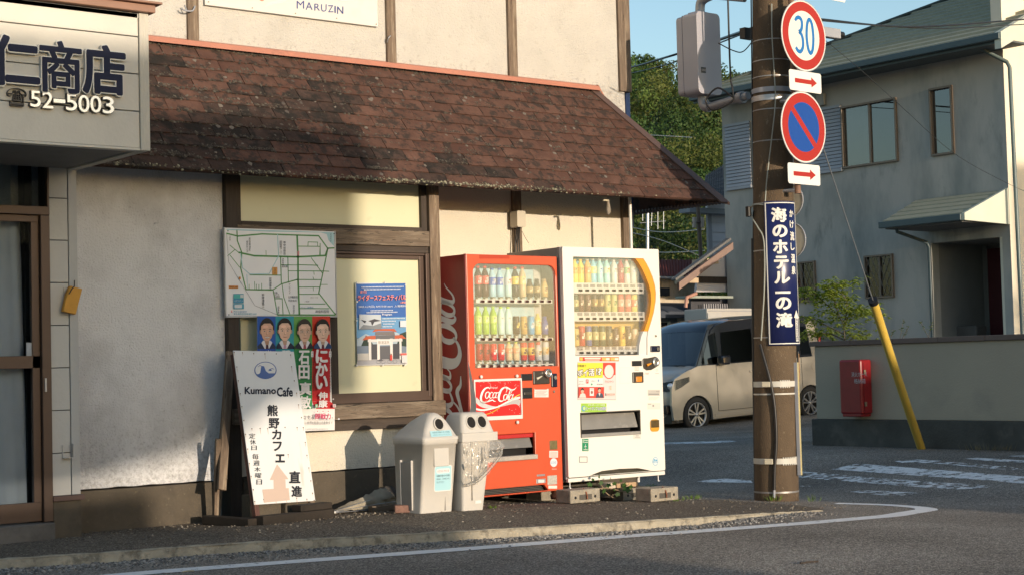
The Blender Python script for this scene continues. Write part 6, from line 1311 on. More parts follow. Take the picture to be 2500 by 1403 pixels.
for x in (985, 1155): P.rect(x, 510, x+22, 455, WP); P.vtext('弁士', x+4, x+18, 458, 508, (.1, .1, .1))
P.vtext('自民党和歌山県連会長', 976, 992, 522, 755, (.02, .05, .03), .01); P.vtext('元総務大臣自民党衆議院議員', 999, 1014, 522, 830, (.02, .05, .03), .01); P.vtext('自民党和歌山県連副会長', 1156, 1174, 522, 845, (.12, .01, .02), .01)
P.rect(1022, 990, 1048, 955, (.05, .3, .12)); P.rect(1026, 985, 1044, 960, (.4, .5, .42)); P.rect(1190, 985, 1218, 955, (.65, .6, .6)); P.rect(1194, 981, 1214, 959, (.45, .3, .3))
P.text('にする', 900, 1100, 1010, 1062, (.03, .03, .03), .015); P.text('即戦力', 1020, 1098, 1170, 1042, (.45, .01, .08), .02); P.ell(1184, 1086, 7, 7, (.1, .1, .1), 12); P.ell(1184, 1086, 4, 4, WP, 12); [P.ell(x, 1024, 5, 5, (.45, .01, .08), 8) for x in (1042, 1094, 1144)]
P.text('世界と和歌山の未来まで', 944, 1146, 1185, 1118, (.06, .06, .06)); P.line([(945, 1108), (1236, 1102)], .0012, (.35, .34, .33)); P.text('自由民主党和歌山県支部連合会', 945, 1196, 1140, 1186, (.2, .2, .2)); P.ell(1243, 1096, 9, 9, (.5, .5, .52), 10); P.ell(1190, 908, 8, 8, (.5, .45, .45), 10)
P.build('print', t, .4)
# festival poster
F4 = Frame((0, Yw-.014, 0)); Z4 = F4.z(500, 380, 2.698)
t = thing_on(F4, 'festival_poster', 'blue riders festival poster with a red roofed gate in a clear sleeve on the window', 'poster')
m0, m1 = Z4(1008, 1375), Z4(1318, 845)
mb = MB().plate([rect(m0[0]-.006, m0[1]-.006, m1[0]+.006, m1[1]+.006)], .0, .001); mb.build('sleeve', mat('clear sleeve', (.62, .62, .60), .15, .02), t)
Zq = fit_quad([(m0[0], m0[1]), (m1[0], m0[1]), (m1[0], m1[1]), (m0[0], m1[1])])
def fcv(x, y):
    v = (1375-y)/(1375-(835+(x-1005)*.03)); return Zq((x-(1010-6*v))/(310), v)
P = Print(fcv, y=-.001); P.rect(1004, 1376, 1318, 838, (.04, .12, .36)); P.rect(1004, 1200, 1318, 1062, (.12, .28, .48)); P.rect(1004, 1376, 1318, 1300, (.30, .30, .32)); P.rect(1004, 1300, 1318, 1195, (.16, .20, .26))
P.poly([(1004, 1205), (1060, 1170), (1100, 1190), (1240, 1160), (1318, 1190), (1318, 1250), (1004, 1250)], (.35, .42, .48)); P.poly([(1030, 1250), (1060, 1180), (1080, 1195), (1110, 1250)], (.03, .05, .04)); P.poly([(1255, 1250), (1275, 1175), (1318, 1160), (1318, 1260)], (.03, .05, .04))
rr = (.42, .10, .05); P.poly([(1100, 1160), (1120, 1138), (1240, 1140), (1258, 1162), (1220, 1155), (1140, 1153)], rr); P.poly([(1118, 1180), (1120, 1158), (1240, 1158), (1244, 1182)], (.16, .14, .14)); P.poly([(1036, 1212), (1060, 1186), (1120, 1182), (1128, 1206), (1080, 1208)], rr); P.poly([(1238, 1184), (1290, 1182), (1316, 1208), (1270, 1206), (1232, 1208)], rr)
P.poly([(1120, 1206), (1120, 1182), (1242, 1182), (1242, 1208)], (.12, .12, .13))
for a, b in ((1076, 1092), (1128, 1146), (1210, 1228), (1270, 1284)): P.rect(a, 1345, b, 1205, (.60, .58, .56))
P.rect(1070, 1225, 1290, 1208, (.55, .54, .53)); P.rect(1128, 1245, 1212, 1212, (.62, .61, .60)); P.text('勝浦温泉', 1135, 1240, 1206, 1218, (.2, .15, .1), .01); P.rect(1092, 1340, 1128, 1240, (.06, .06, .07)); P.rect(1146, 1340, 1210, 1255, (.10, .10, .11)); P.rect(1228, 1340, 1270, 1240, (.06, .06, .07)); P.rect(1004, 1345, 1072, 1300, (.45, .43, .40))
for cx_ in (1135, 1165, 1205, 1240): P.line(ell(cx_, 1358, 13, 12, 12)+[(cx_+13, 1358)], .0012, (.05, .05, .05)); 
P.rect(1208, 1350, 1222, 1315, (.50, .06, .05)); P.ell(1215, 1310, 5, 6, (.3, .15, .1), 8); P.poly([(1130, 1350), (1150, 1335), (1165, 1352)], (.1, .1, .12))
P.poly([(1014, 1140), (1016, 1040), (1152, 1045), (1154, 1142)], (.42, .46, .50)); P.poly([(1016, 1140), (1040, 1110), (1100, 1118), (1154, 1100), (1154, 1142)], (.18, .20, .22)); P.poly([(1025, 1075), (1060, 1085), (1050, 1100)], (.05, .05, .06)); P.poly([(1070, 1085), (1110, 1072), (1152, 1085), (1110, 1092), (1095, 1118), (1088, 1092)], (.05, .05, .06))
P.text('第7回', 1022, 902, 1062, 884, (.62, .22, .18), .02); P.text('ライダースフェスティバル', 1006, 952, 1314, 912, (.03, .06, .25), .06); P.text('ライダースフェスティバル', 1006, 952, 1314, 912, (.72, .22, .16), .025); P.text('in勝浦', 1275, 974, 1310, 960, (.72, .25, .2), .02)
P.text('2025.4.27(日) AM10:00 start  入場無料', 1010, 1000, 1310, 982, (.66, .66, .68), .01); P.text('Program', 1158, 1054, 1220, 1038, (.66, .66, .68), .02); P.lay()
for i, (a, b, y) in enumerate(((1030, 1300, 862), (1045, 1285, 878), (1085, 1230, 1018), (1060, 1260, 1030), (1160, 1310, 1072), (1156, 1250, 1090), (1165, 1240, 1108), (1160, 1225, 1126))):
    n_ = int((b-a)/9)
    for k in range(n_): P.rect(a+9*k, y+3, a+9*k+6, y-4, (.55, .58, .64), layer=False)
P.rect(1272, 1130, 1310, 1088, (.55, .58, .62)); P.rect(1280, 1368, 1310, 1318, (.55, .55, .55)); P.rect(1272, 1318, 1312, 1305, (.55, .12, .1))
P.build('print', t, .3)
mb = MB()
for x, y in ((1000, 838), (1186, 836), (1322, 850), (1002, 960), (1322, 1108), (998, 1085), (1000, 1380), (1172, 1376), (1318, 1376)): c_ = Z4(x, y); mb.lathe([(.001, 0), (.009, 0), (.007, .004)], 8, Matrix.Translation((c_[0], -.001, c_[1])) @ Matrix.Rotation(pi/2, 4, 'X'))
mb.build('suction_cup', mat('clear plastic', (.6, .6, .58), .2, .05), t, kind='stuff')
# ------------------------------------------------------------------ cafe sign
AF = None
def fit_af():
    # lower edge stands at A..B on its pallet, top leans back
    A = PY(621, 1231, 9.72); B = PY(770, 1221, 9.80); 
    return A, B
A_, B_ = fit_af(); ex_ = (B_-A_).normalized(); wd = (B_-A_).length
d = ray(569.5, 854.5); # top-left corner: choose its distance so that the edge is at right angles to the foot
best = None
for i in range(400):
    Y_ = 9.6+i*.003; T_ = PY(569.5, 854.5, Y_); s_ = abs((T_-A_).dot(ex_)/(T_-A_).length)
    if best is None or s_ < best[0]: best = (s_, T_)
T_ = best[1]; ez_ = (T_-A_); ez_ = (ez_-ex_*ez_.dot(ex_)); hh = ez_.length; ez_.normalize()
print('cafe sign', wd, hh, tuple(A_), tuple(T_))
FC = Frame(A_, ex_, ez_); ZC_ = FC.z(500, 840, 2.924)
t = thing_on(FC, 'cafe_sign', 'leaning white sheet metal cafe sign with a blue emblem and rust streaks', 'sign')
tw = FC.uv(710.3, 859.8)[0]
boxo('sheet', mat('rust streaked enamel', (.66, .66, .65), .4, .04, 2, spots=[((.50, .42, .32), 3, .62, .1, .5)], stretch=(3, 3, .5)), (0, wd, 0, .006, 0, hh), t, .001)
for x in (.0, wd-.045): boxo('leg', WOOD if x else mat('red brown wood', (.09, .04, .03), .8, .3, 5, bump=.8, bscale=20, stretch=(9, 9, .8)), (x+.004, x+.041, .0062, .045, -.16, hh-.02), t, .003)
for z in (.02, hh-.08, hh*.5): boxo('crosspiece', WOODDARK, (.046, wd-.046, .0064, .035, z, z+.045), t)
ex2 = FC.M.inverted()
P = Print(ZC_, y=-.001)
E_ = (.085, .14, .34)
P.ell(432, 184, 80, 62, E_); P.ell(432, 182, 73, 55, (.66, .66, .65)); P.poly([(360, 212), (385, 210), (395, 200), (402, 152), (422, 155), (435, 190), (455, 205), (500, 205), (490, 218), (470, 232), (440, 243), (410, 240), (380, 228)], E_); P.poly([(450, 188), (465, 175), (480, 188)], E_); P.ribbon([(455, 180, 4), (480, 172, 5), (492, 178, 2)], E_); P.ribbon([(375, 160, 2), (392, 150, 4), (402, 156, 2)], E_)
P.flush('emblem', t, .4); P.text('Kumano', 283, 354, 508, 302, (.012, .015, .03), .035); P.text('Cafe', 512, 372, 628, 304, (.012, .015, .03), .035); KK = (.02, .022, .028)
for ch, x0_, x1_, yb_, yt_ in (('熊', 444, 520, 512, 430), ('野', 454, 532, 600, 524), ('カ', 478, 545, 678, 606), ('フ', 484, 548, 760, 692), ('ェ', 502, 570, 842, 782), ('直', 600, 680, 990, 903), ('進', 616, 692, 1088, 1008)): P.char(ch, x0_, yb_, x1_, yt_, KK, .035)
for ch, x0_, x1_, yb_, yt_ in (('定', 314, 358, 672, 634), ('休', 320, 362, 714, 678), ('日', 330, 368, 754, 722), ('毎', 336, 382, 820, 780), ('週', 344, 388, 866, 828), ('木', 350, 394, 908, 874), ('曜', 356, 400, 954, 918), ('日', 366, 404, 1000, 964)): P.char(ch, x0_, yb_, x1_, yt_, KK, .012)
P.flush('lettering', t, .4); TAPE = (.52, .40, .33); P.poly([(463, 966), (515, 854), (597, 960)], TAPE); P.poly([(492, 1030), (490, 962), (574, 962), (578, 1028)], TAPE); P.poly([(410, 1034), (597, 1024), (606, 1110), (424, 1128)], TAPE)
P.flush('tape_arrow', t, .4); P.lay(); random.seed(9)
rc_ = [(209, 56), (268, 58), (348, 64), (428, 66), (510, 66), (612, 74), (618, 158), (638, 258), (654, 346), (668, 430), (690, 520), (702, 592), (716, 698), (728, 790), (742, 880), (756, 972), (768, 1060), (780, 1112), (728, 1104), (655, 1096), (580, 1098), (506, 1104), (420, 1106), (356, 1120), (345, 1035), (330, 940), (318, 848), (306, 745), (290, 640), (278, 540), (264, 442), (252, 350), (238, 258), (228, 160), (335, 600), (394, 598), (448, 600), (572, 590), (658, 592), (594, 785)]
for x, y in rc_:
    P.ell(x, y, 4.2, 4.2, (.06, .03, .02), 7, layer=False); L_ = random.uniform(8, 46)
    P.ribbon([(x, y, 3), (x+L_*.06, y+L_*.5, 2.4), (x+L_*.12, y+L_, .6)], (.42, .24, .12), layer=False)
P.build('rust_stain', t, .4, kind='stuff')
# its wooden pallet foot and prop blocks
bs = empty('timber_stand', (G(632, 1286).x, G(632, 1286).y, 0), 0); ang = atan2(ex_.y, ex_.x); bs.rotation_euler = (0, 0, ang); bs.location = A_+ex_*.0-Vector((0, 0, A_.z+.02)); tag(bs, 'dark wet timber base under the cafe sign with concrete weights on it', 'timber stand')
WET = mat('wet timber', (.028, .022, .017), .8, .3, 6, bump=1, bscale=30, spec=.3)
boxo('plank', WET, (-.03, wd+.06, -.13, -.05, .0, .075), bs, .006); boxo('plank', WET, (.30, wd+.05, -.12, -.02, .076, .12), bs, .006); boxo('plank', WET, (-.10, -.02, -.06, .45, .0, .06), bs, .006); boxo('plank', WET, (wd-.02, wd+.05, -.04, .4, .0, .06), bs, .006)
boxo('weight', CONC, (.06, .27, .05, .22, .0, .20), bs, .01); boxo('weight', CONC, (.30, wd-.03, .04, .22, .0, .19), bs, .01)
# grey timbers leaning on the wall behind the sign
def timber(a, b, w, d_, lab, m=WOOD):
    a = Vector(a); b = Vector(b); z = (b-a).normalized(); x = Vector((1, 0, 0)); x = (x-z*x.dot(z)).normalized(); y = z.cross(x)
    M = Matrix(((x.x, y.x, z.x, a.x), (x.y, y.y, z.y, a.y), (x.z, y.z, z.z, a.z), (0, 0, 0, 1))); t = empty('timber', M=M); tag(t, lab, 'timber', 'old timbers leaning on the shop wall'); boxo('board', m, (-w/2, w/2, -d_/2, d_/2, 0, (b-a).length), t, .004)
timber(G(529, 1264, 0)-Vector((0, .0, 0)), PY(560, 865, Yw-.09), .045, .03, 'long grey timber leaning from the ground onto the left window post'); timber(PY(541, 1195, 9.98), PY(562, 858, Yw-.07), .06, .028, 'broad weathered board leaning against the left window post')
timber(G(524, 1268, 0)+Vector((-.01, -.03, 0)), PY(532, 1070, 10.05), .035, .03, 'short pale timber stub standing in front of the left window post')

# ------------------------------------------------------------------ recycling bins
BIN = mat('grey plastic', (.51, .485, .44), .5, .06, 3, bump=.25, bscale=120, spec=.4, spots=[((.34, .31, .27), 3, .55, .2, .5)])
def loft(levels, n=6):   # (x0,x1,y0,y1,z,r)
    mb = MB(); rings = []
    for (x0, x1, y0, y1, z, r) in levels: rings.append([(a, b, z) for a, b in rrect(x0, y0, x1, y1, r, n)])
    k = len(rings[0]); mb.add([p for rg in rings for p in rg], [(i*k+j, i*k+(j+1) % k, (i+1)*k+(j+1) % k, (i+1)*k+j) for i in range(len(rings)-1) for j in range(k)], True)
    mb.add(rings[-1], [tuple(range(k))]); mb.add(rings[0], [tuple(range(k))[::-1]]); return mb
t = empty('recycling_bin', (6.545, 9.36, -.012)); tag(t, 'larger grey recycling bin with one round hole and blue notice', 'recycling bin', 'recycling bins beside the red machine')
zr_ = .51
loft([(.0, .272, .0, .30, .0, .02), (.002, .275, -.006, .305, .06, .02), (.012, .300, -.040, .335, zr_-.03, .022), (.006, .306, -.050, .342, zr_-.029, .024), (.006, .308, -.050, .345, zr_, .024)]).build('body', BIN, t)
loft([(.004, .312, -.054, .350, zr_+.001, .026), (.004, .312, -.054, .350, zr_+.022, .026), (.014, .302, -.046, .340, zr_+.026, .026), (.035, .280, -.030, .30, zr_+.07, .03), (.070, .245, -.012, .22, zr_+.13, .035), (.098, .218, .004, .165, zr_+.165, .04), (.118, .198, .022, .135, zr_+.183, .038), (.14, .178, .045, .11, zr_+.190, .018)], 6).build('lid', BIN, t)
def hole(par, x, y, z, rx, rz_, tilt, name='opening_disc'):
    M = Matrix.Translation((x, y, z)) @ Matrix.Rotation(-tilt, 4, 'X'); mb = MB(); mb.tube([(rx*cos(a), 0, rz_*sin(a)) for a in [2*pi*i/20 for i in range(21)]], .006, 6, False); mb.build('rim', BIN, par, M=M)
    MB().plate([ell(0, 0, rx, rz_, 20)], -.0012, .0).build(name, mat('painted hole dark', (.008, .007, .006), .9, 0), par, M=M)  # flat black disc paints the dark of the hole; the lid is not cut
hole(t, .158, -.0235, zr_+.112, .040, .043, .30)
P = Print(y=-.001); P.mb = MB()
def cvn(x, y): return (x, y)
Pn = Print(cvn, y=0)
Pn.poly(rrect(-.075, -.09, .075, .09, .014, 4), (.66, .66, .64)); Pn.poly(rrect(-.069, -.084, .069, .084, .012, 4), (.36, .60, .66)); Pn.poly(rrect(-.058, .036, .058, .068, .014, 4), (.66, .66, .66)); Pn.text('小さな心づかいを', -.05, .043, .05, .060, (.42, .12, .13))
for i, s_ in enumerate(('自動販売機のあき容器', '以外は、この中に入れ', 'ないで下さい')): Pn.text(s_, -.055, .012-i*.022, .055 if i < 2 else .008, .026-i*.022, (.10, .13, .15))
tl = atan2(.034, .42); Pn.mb.build('notice', printmat(.4), t, M=Matrix.Translation((.182, -.0215-.001, .245)) @ Matrix.Rotation(tl, 4, 'X'))
Pn = Print(cvn, y=0); Pn.rect(-.095, -.022, .085, .022, (.34, .56, .62)); Pn.text('自動販売機のあき容器', -.075, .004, .07, .016, (.08, .16, .2)); Pn.text('以外は入れないでください', -.075, -.013, .07, -.003, (.10, .22, .26)); Pn.mb.build('notice', printmat(.4), t, M=Matrix.Translation((.165, -.043, zr_+.047)) @ Matrix.Rotation(-.38, 4, 'X'))
boxo('side_recess', mat('bin recess', (.30, .28, .25), .5, .05), (-.004, .012, .10, .22, .03, .36), t, .003); boxo('side_rib', BIN, (-.008, .01, .222, .232, .03, .375), t, .002); boxo('side_rib', BIN, (-.008, .01, .09, .099, .03, .375), t, .002)
boxo('front_panel', BIN, (.10, .225, -.041, -.02, .33, .455), t, .003, label=None)
boxo('front_seam', mat('bin seam', (.22, .20, .18), .6, 0), (.205, .2075, -.0105, -.00, .02, .13), t).rotation_euler = (0, 0, 0)
BAG = glassmat('clear bag film', (.92, .90, .87), .045, .16, .20)
t = empty('recycling_bin', (6.87, 9.31, -.014)); tag(t, 'smaller grey recycling bin with two round holes and a clear bag hanging out', 'recycling bin', 'recycling bins beside the red machine')
loft([(.0, .185, .0, .22, .0, .02), (-.0, .19, -.004, .222, .05, .02), (-.006, .255, -.02, .24, .49, .022)]).build('body', BIN, t)
loft([(-.012, .305, -.035, .25, .492, .012), (-.012, .305, -.035, .25, .552, .012)]).build('collar', BIN, t)
loft([(-.002, .285, -.026, .24, .553, .03), (.004, .272, -.012, .232, .60, .03), (.018, .250, .006, .20, .672, .03), (.03, .238, .02, .18, .690, .03), (.045, .225, .04, .165, .695, .02)]).build('lid', BIN, t)
for x in (.088, .182): hole(t, x, -.0065, .626, .041, .046, .30)
boxo('front_seam', mat('bin seam', (.22, .20, .18), .6, 0), (.075, .0765, -.018, -.0, .08, .47), t); boxo('label_plate', mat('white label', (.66, .65, .62), .5, .03), (.105, .158, -.0085, -.004, .055, .075), t)
mb = MB(); vs = []; n_ = 60; mrows = 24
for j in range(mrows+1):
    v_ = j/mrows
    for i in range(n_+1):
        u_ = i/n_; low = .20-.03*u_ if u_ < .35 else .19+(u_-.35)*.36; z = .49*(1-v_)+low*v_; sx_ = -.02+.34*u_+(.02*v_ if u_ > .7 else 0)
        y = -.036-.028*sin(pi*v_)*(.5+.5*noise.noise((u_*7, v_*2, 1)))-.026*noise.noise((u_*11, v_*5, 7))-.010*noise.noise((u_*26, v_*11, 2))-.006
        vs.append((sx_, y, z))
mb.add(vs, [(j*(n_+1)+i, (j+1)*(n_+1)+i, (j+1)*(n_+1)+i+1, j*(n_+1)+i+1) for j in range(mrows) for i in range(n_)], True); mb.build('bag', BAG, t)
tw_ = [(.0, -.05, .19), (.09, -.058, .215), (.17, -.062, .27), (.25, -.06, .335), (.31, -.05, .385), (.325, -.045, .43)]
MB().tube([Vector(p) for p in spline(tw_, 4)], [.006+.007*(.5+.5*noise.noise((i*.7, 0, 0))) for i in range(21)], 7).build('bag_knot', BAG, t)
# ------------------------------------------------------------------ litter by the wall
def litter(name, lab, cat, px, py, fn, m, z=0., rz=0., group=None):
    g_ = GR(px, py, wz)
    if name == 'broken_umbrella': g_ = Vector((6.27 if px < 820 else 6.42, 10.02 if px < 820 else 10.16, wz(6.3, 10.1)))
    t = empty(name, (g_.x, g_.y, g_.z), rz); tag(t, lab, cat, group); fn(t, m); return t
litter('brick', 'pinkish brick lying against the foot of the larger grey bin', 'brick', 998, 1250, lambda t, m: boxo('block', m, (-.10, .08, -.04, .05, .002, .055), t, .008), mat('brick', (.22, .12, .09), .9, .2, 20, bump=1, bscale=50), -.01, -.5)
def scrap(t, m): boxo('block', m, (-.11, .11, -.03, .05, .0, .045), t, .006)
litter('wood_offcut', 'dark wet timber offcut left of the brick', 'offcut', 940, 1247, scrap, WOODH, -.012, -.2, 'timber offcuts beside the bins'); litter('wood_offcut', 'short split timber offcut beside the tan stone', 'offcut', 895, 1244, scrap, WOODDARKH, -.012, .1, 'timber offcuts beside the bins')
def stone(t, m):
    mb = MB(); random.seed(8); lump(mb, (0, 0, .028), .045, .6); mb.build('stone', m, t)
litter('tan_stone', 'rounded tan stone in front of the broken umbrellas', 'stone', 865, 1243, stone, mat('tan stone', (.42, .32, .22), .8, .15, 20), -.012)
def umb(t, m):
    random.seed(12); mb = MB()
    for i in range(10):
        a = random.uniform(-.10, .32); L_ = random.uniform(.35, .62); y0 = random.uniform(-.02, .06); z0 = random.uniform(.015, .03)
        mb.tube([(-.0, y0, z0), (L_*.5*cos(a), y0+.02, z0+L_*.5*sin(a)*.6), (L_*cos(a), y0+.03+random.uniform(-.03, .06), z0+L_*sin(a)*.5)], .003, 5)
    mb.build('ribs', STEEL, t, kind='stuff')
    mb = MB(); n_ = 24; vs = []
    for j in range(5):
        for i in range(n_+1):
            u_ = i/n_; r_ = .55*u_; a = -.03+.55*j/4; k = .03*noise.noise((u_*8, j*2.2, 0)); vs.append((r_*cos(a), .05*j/4+k+.02*sin(j*2), .02+r_*sin(a)*.5+.035*abs(noise.noise((u_*7, j*3, 4)))*u_*2))
    mb.add(vs, [(j*(n_+1)+i, j*(n_+1)+i+1, (j+1)*(n_+1)+i+1, (j+1)*(n_+1)+i) for j in range(4) for i in range(n_)], True)
    mb.build('torn_cover', m, t); MB().tube([(-.09, -.01, .012), (.02, .0, .02)], .009, 8).build('handle', mat('white handle', (.6, .6, .58), .4, .03), t)
litter('broken_umbrella', 'collapsed dirty umbrella with bare ribs and white handle, nearest the cafe sign', 'umbrella', 800, 1236, umb, mat('dirty umbrella cloth', (.30, .265, .20), .9, .3, 12, bump=1, bscale=30), -.013, .0, 'broken umbrellas lying along the wall')
litter('broken_umbrella', 'dark folded umbrella lying behind the tan stone', 'umbrella', 845, 1230, umb, mat('black umbrella cloth', (.05, .045, .04), .8, .3, 12, bump=1, bscale=30), -.015, .0, 'broken umbrellas lying along the wall')
# ------------------------------------------------------------------ utility pole and what hangs on it
PXc, PYc = 10.0, 9.245
POLE = mat('brown stained pole concrete', (.125, .09, .058), .9, .22, 3, bump=1.5, bscale=160, spec=.2, stretch=(1, 1, .6), spots=[((.06, .042, .03), 1.6, .48, .25, .75), ((.30, .25, .18), 40, .62, .05, .4)])
pole = empty('utility_pole', (PXc, PYc, 0)); tag(pole, 'thick brown concrete utility pole on the corner carrying road signs and a hotel advert', 'utility pole')
def prad(z): return .179-.0062*z
def lean(z): return .024*z
MB().tube([(lean(z)*.75, -lean(z)*.6, z) for z in (-.3, 1, 2, 3, 4, 5.5, 7.5)], [prad(z) for z in (-.3, 1, 2, 3, 4, 5.5, 7.5)], 40).build('shaft', POLE, pole)
def ring(z, w=.012, r=.004, m=STEEL, name='band', a0=0, a1=360, n=40):
    mb = MB(); R = prad(z)+r; N = n; vs = []
    for i in range(N+1):
        a = radians(a0+(a1-a0)*i/N); vs += [(R*cos(a)+lean(z)*.75, R*sin(a)-lean(z)*.6, z-w/2), (R*cos(a)+lean(z)*.75, R*sin(a)-lean(z)*.6, z+w/2)]
    mb.add(vs, [(2*i, 2*i+2, 2*i+3, 2*i+1) for i in range(N)], True); return mb.build(name, m, pole)
PZ = lambda py: PX(1890, py, PXc).z
NYL = mat('white nylon strap', (.52, .50, .44), .5, .1); WIRE = mat('dull tie wire', (.32, .31, .30), .5, .1, metal=.6)
ring(PZ(936), .045, .006, NYL, 'cable_clamp'); ring(PZ(1122), .045, .006, NYL, 'cable_clamp'); ring(PZ(960), .012, .004, NYL); ring(PZ(1197), .014, .004, WIRE)
for y in (497, 612, 823): ring(PZ(y), .010, .004, WIRE)
for y in (97, 147, 187, 268, 345): ring(PZ(y), .009, .004, WIRE)
ring(PZ(220), .040, .010, GREYMETAL, 'steel_band'); ring(PZ(240), .045, .011, STEEL, 'steel_band')
# toothed parts and buckles on the clamps
for yy in (936, 1122):
    z = PZ(yy)
    for k in range(11):
        a = radians(-118+k*6.3); R = prad(z)+.008
        for s_ in (-1, 1): boxo('tooth', NYL, (-.006, .006, -.003, .003, 0, .01), pole, M=Matrix.Translation((R*cos(a), R*sin(a), z+(.022 if s_ > 0 else -.032))) @ Matrix.Rotation(a+pi/2, 4, 'Z'))
    a = radians(206); R = prad(z)+.012; o = MB().box(-.035, .035, -.012, .008, -.022, .022).build('buckle', mat('cream buckle', (.55, .50, .38), .5, .1), pole, M=Matrix.Translation((PXc+R*cos(a), PYc+R*sin(a), z)) @ Matrix.Rotation(a+pi/2, 4, 'Z'), bevel=.005); o.matrix_parent_inverse = pole.matrix_world.inverted(); o.matrix_parent_inverse = Matrix.Translation((-PXc, -PYc, 0))
def polpt(px, py, out=.012):   # a point on the near skin of the pole
    d = ray(px, py); z = PX(px, py, PXc).z; R = prad(z)+out
    ox, oy = EYE.x-PXc-lean(z)*.75, EYE.y-PYc+lean(z)*.6; A = d.x**2+d.y**2; B = 2*(ox*d.x+oy*d.y); C_ = ox*ox+oy*oy-R*R; D = B*B-4*A*C_
    t = (-B-sqrt(D))/(2*A) if D > 0 else -B/(2*A); p = EYE+d*t; return Vector((p.x-PXc, p.y-PYc, p.z))
RUB = mat('black rubber cable', (.012, .011, .011), .45, .1)
def cab(name, pts, r, m, out=.012, n=7, par=pole): return MB().tube(spline([tuple(polpt(a, b, out)) for a, b in pts], 5), r, n).build(name, m, par)
cab('cable', [(1856, 840), (1864, 870), (1878, 920), (1888, 970), (1893, 1020), (1895, 1080), (1891, 1140), (1890, 1195)], .014, RUB, .016); cab('cable_end', [(1890, 1195), (1890, 1214)], .011, GREYMETAL, .016)
cab('cable', [(1858, 830), (1866, 700), (1865, 590), (1850, 555), (1838, 535), (1832, 512), (1842, 500), (1866, 500)], .006, mat('pale cable', (.32, .34, .30), .5, .1), .02)
cab('wire', [(1884, 10), (1885, 90), (1891, 190), (1893, 250), (1885, 330), (1872, 440), (1868, 500)], .005, mat('pale cable', (.32, .34, .30), .5, .1), .02)
LN = lambda L_: [(a+lean(c)*.75+.012, b-lean(c)*.6-.012, c) for a, b, c in L_]
MB().tube(LN([(-.135, .12, -.13), (-.137, .124, .6), (-.139, .124, 1.2), (-.138, .122, PZ(580))]), .018, 8).build('conduit', RUB, pole)
MB().tube(spline(LN([(-.138, .122, PZ(580)), (-.141, .115, PZ(540)), (-.165, .09, PZ(515)), (-.136, .10, PZ(495)), (-.139, .115, PZ(300)), (-.134, .122, 5)]), 6), .006, 6).build('cable', RUB, pole)
MB().tube(spline([(-.10, .26, 5), (-.10, .27, 3.5), (-.10, .25, 3.25), (-.11, .25, 3.14), (-.16, .42, 3.09), (-.16, .50, 3.18), (-.14, .38, 3.27), (-.10, .24, 3.17)], 6), .008, 7).build('cable', RUB, pole)
# junction bits
MB().box(-.175, -.145, .04, .08, PZ(528), PZ(502)).build('cable_joint', RUB, pole, bevel=.006)
# black protective trunking: yellow square guard and orange reflector strip
a = radians(-68); z0, z1 = PZ(1158), PZ(885); R = .190
M = Matrix.Translation((PXc+R*cos(a), PYc+R*sin(a), 0)) @ Matrix.Rotation(a+pi/2, 4, 'Z')
o = MB().box(-.013, .013, -.03, .0, z0, z1).build('cable_guard', mat('cream guard strip', (.50, .42, .20), .5, .08), pole, M=M, bevel=.003); o.matrix_parent_inverse = Matrix.Translation((-PXc, -PYc, 0))
o = MB().box(-.020, -.0135, -.026, .0, z0, z1).build('cable_guard', GREYMETAL, pole, M=M); o.matrix_parent_inverse = Matrix.Translation((-PXc, -PYc, 0))
a = radians(-48); M = Matrix.Translation((PXc+.200*cos(a), PYc+.200*sin(a), 0)) @ Matrix.Rotation(a+pi/2, 4, 'Z')
o = MB().box(-.016, .016, -.014, .0, PZ(932), PZ(858)).build('reflector_frame', BLACKPL, pole, M=M, bevel=.002); o.matrix_parent_inverse = Matrix.Translation((-PXc, -PYc, 0))
o = MB().box(-.010, .010, -.017, -.0145, PZ(928), PZ(864)).build('reflector', mat('amber reflector', (.70, .30, .02), .3, .05), pole, M=M); o.matrix_parent_inverse = Matrix.Translation((-PXc, -PYc, 0))
# hotel advert wrapped round the pole
hz0, hz1 = polpt(1912, 842).z, polpt(1912, 491).z; va = atan2(-PYc, -PXc)   # azimuth from pole to viewer
HA0, HA1 = va+radians(-22), va+radians(74); HR = .191
ht = empty('hotel_sign', (PXc+lean(1.9)*.75, PYc-lean(1.9)*.6, 0)); tag(ht, 'navy hotel advert with white japanese lettering wrapped round the pole', 'sign')
def wrap(u, v, d): a = HA0+(HA1-HA0)*u; R = HR-.003*(v-1)-d; return (R*cos(a), R*sin(a), v)
mb = MB(); N = 30; vs = []
for i in range(N+1):
    for z in (hz0, hz1):
        for d in (0, .006): vs.append(wrap(i/N, z, d))
mb.add(vs, [(4*i, 4*i+4, 4*i+6, 4*i+2) for i in range(N)]+[(4*i+1, 4*i+3, 4*i+7, 4*i+5) for i in range(N)]+[(4*i, 4*i+1, 4*i+5, 4*i+4) for i in range(N)]+[(4*i+2, 4*i+6, 4*i+7, 4*i+3) for i in range(N)]+[(0, 2, 3, 1), (4*N, 4*N+1, 4*N+3, 4*N+2)], True)
mb.build('plate', mat('navy enamel', (.012, .018, .085), .3, .06, spec=.5), ht, recalc=True)
def hcv(x, y):   # survey sheet: x 305..532 over the visible arc, y 155..1288
    s_ = (1780+x/3.19-1896.5)/55.0; s_ = min(max(s_, -.99), .99); a = va+math.asin(s_); return ((a-HA0)/(HA1-HA0), hz0+(hz1-hz0)*(1284-y)/(1284-158))
P = Print(hcv, y=-.0008, warp=wrap, step=.0004); HWp = (.68, .67, .62)
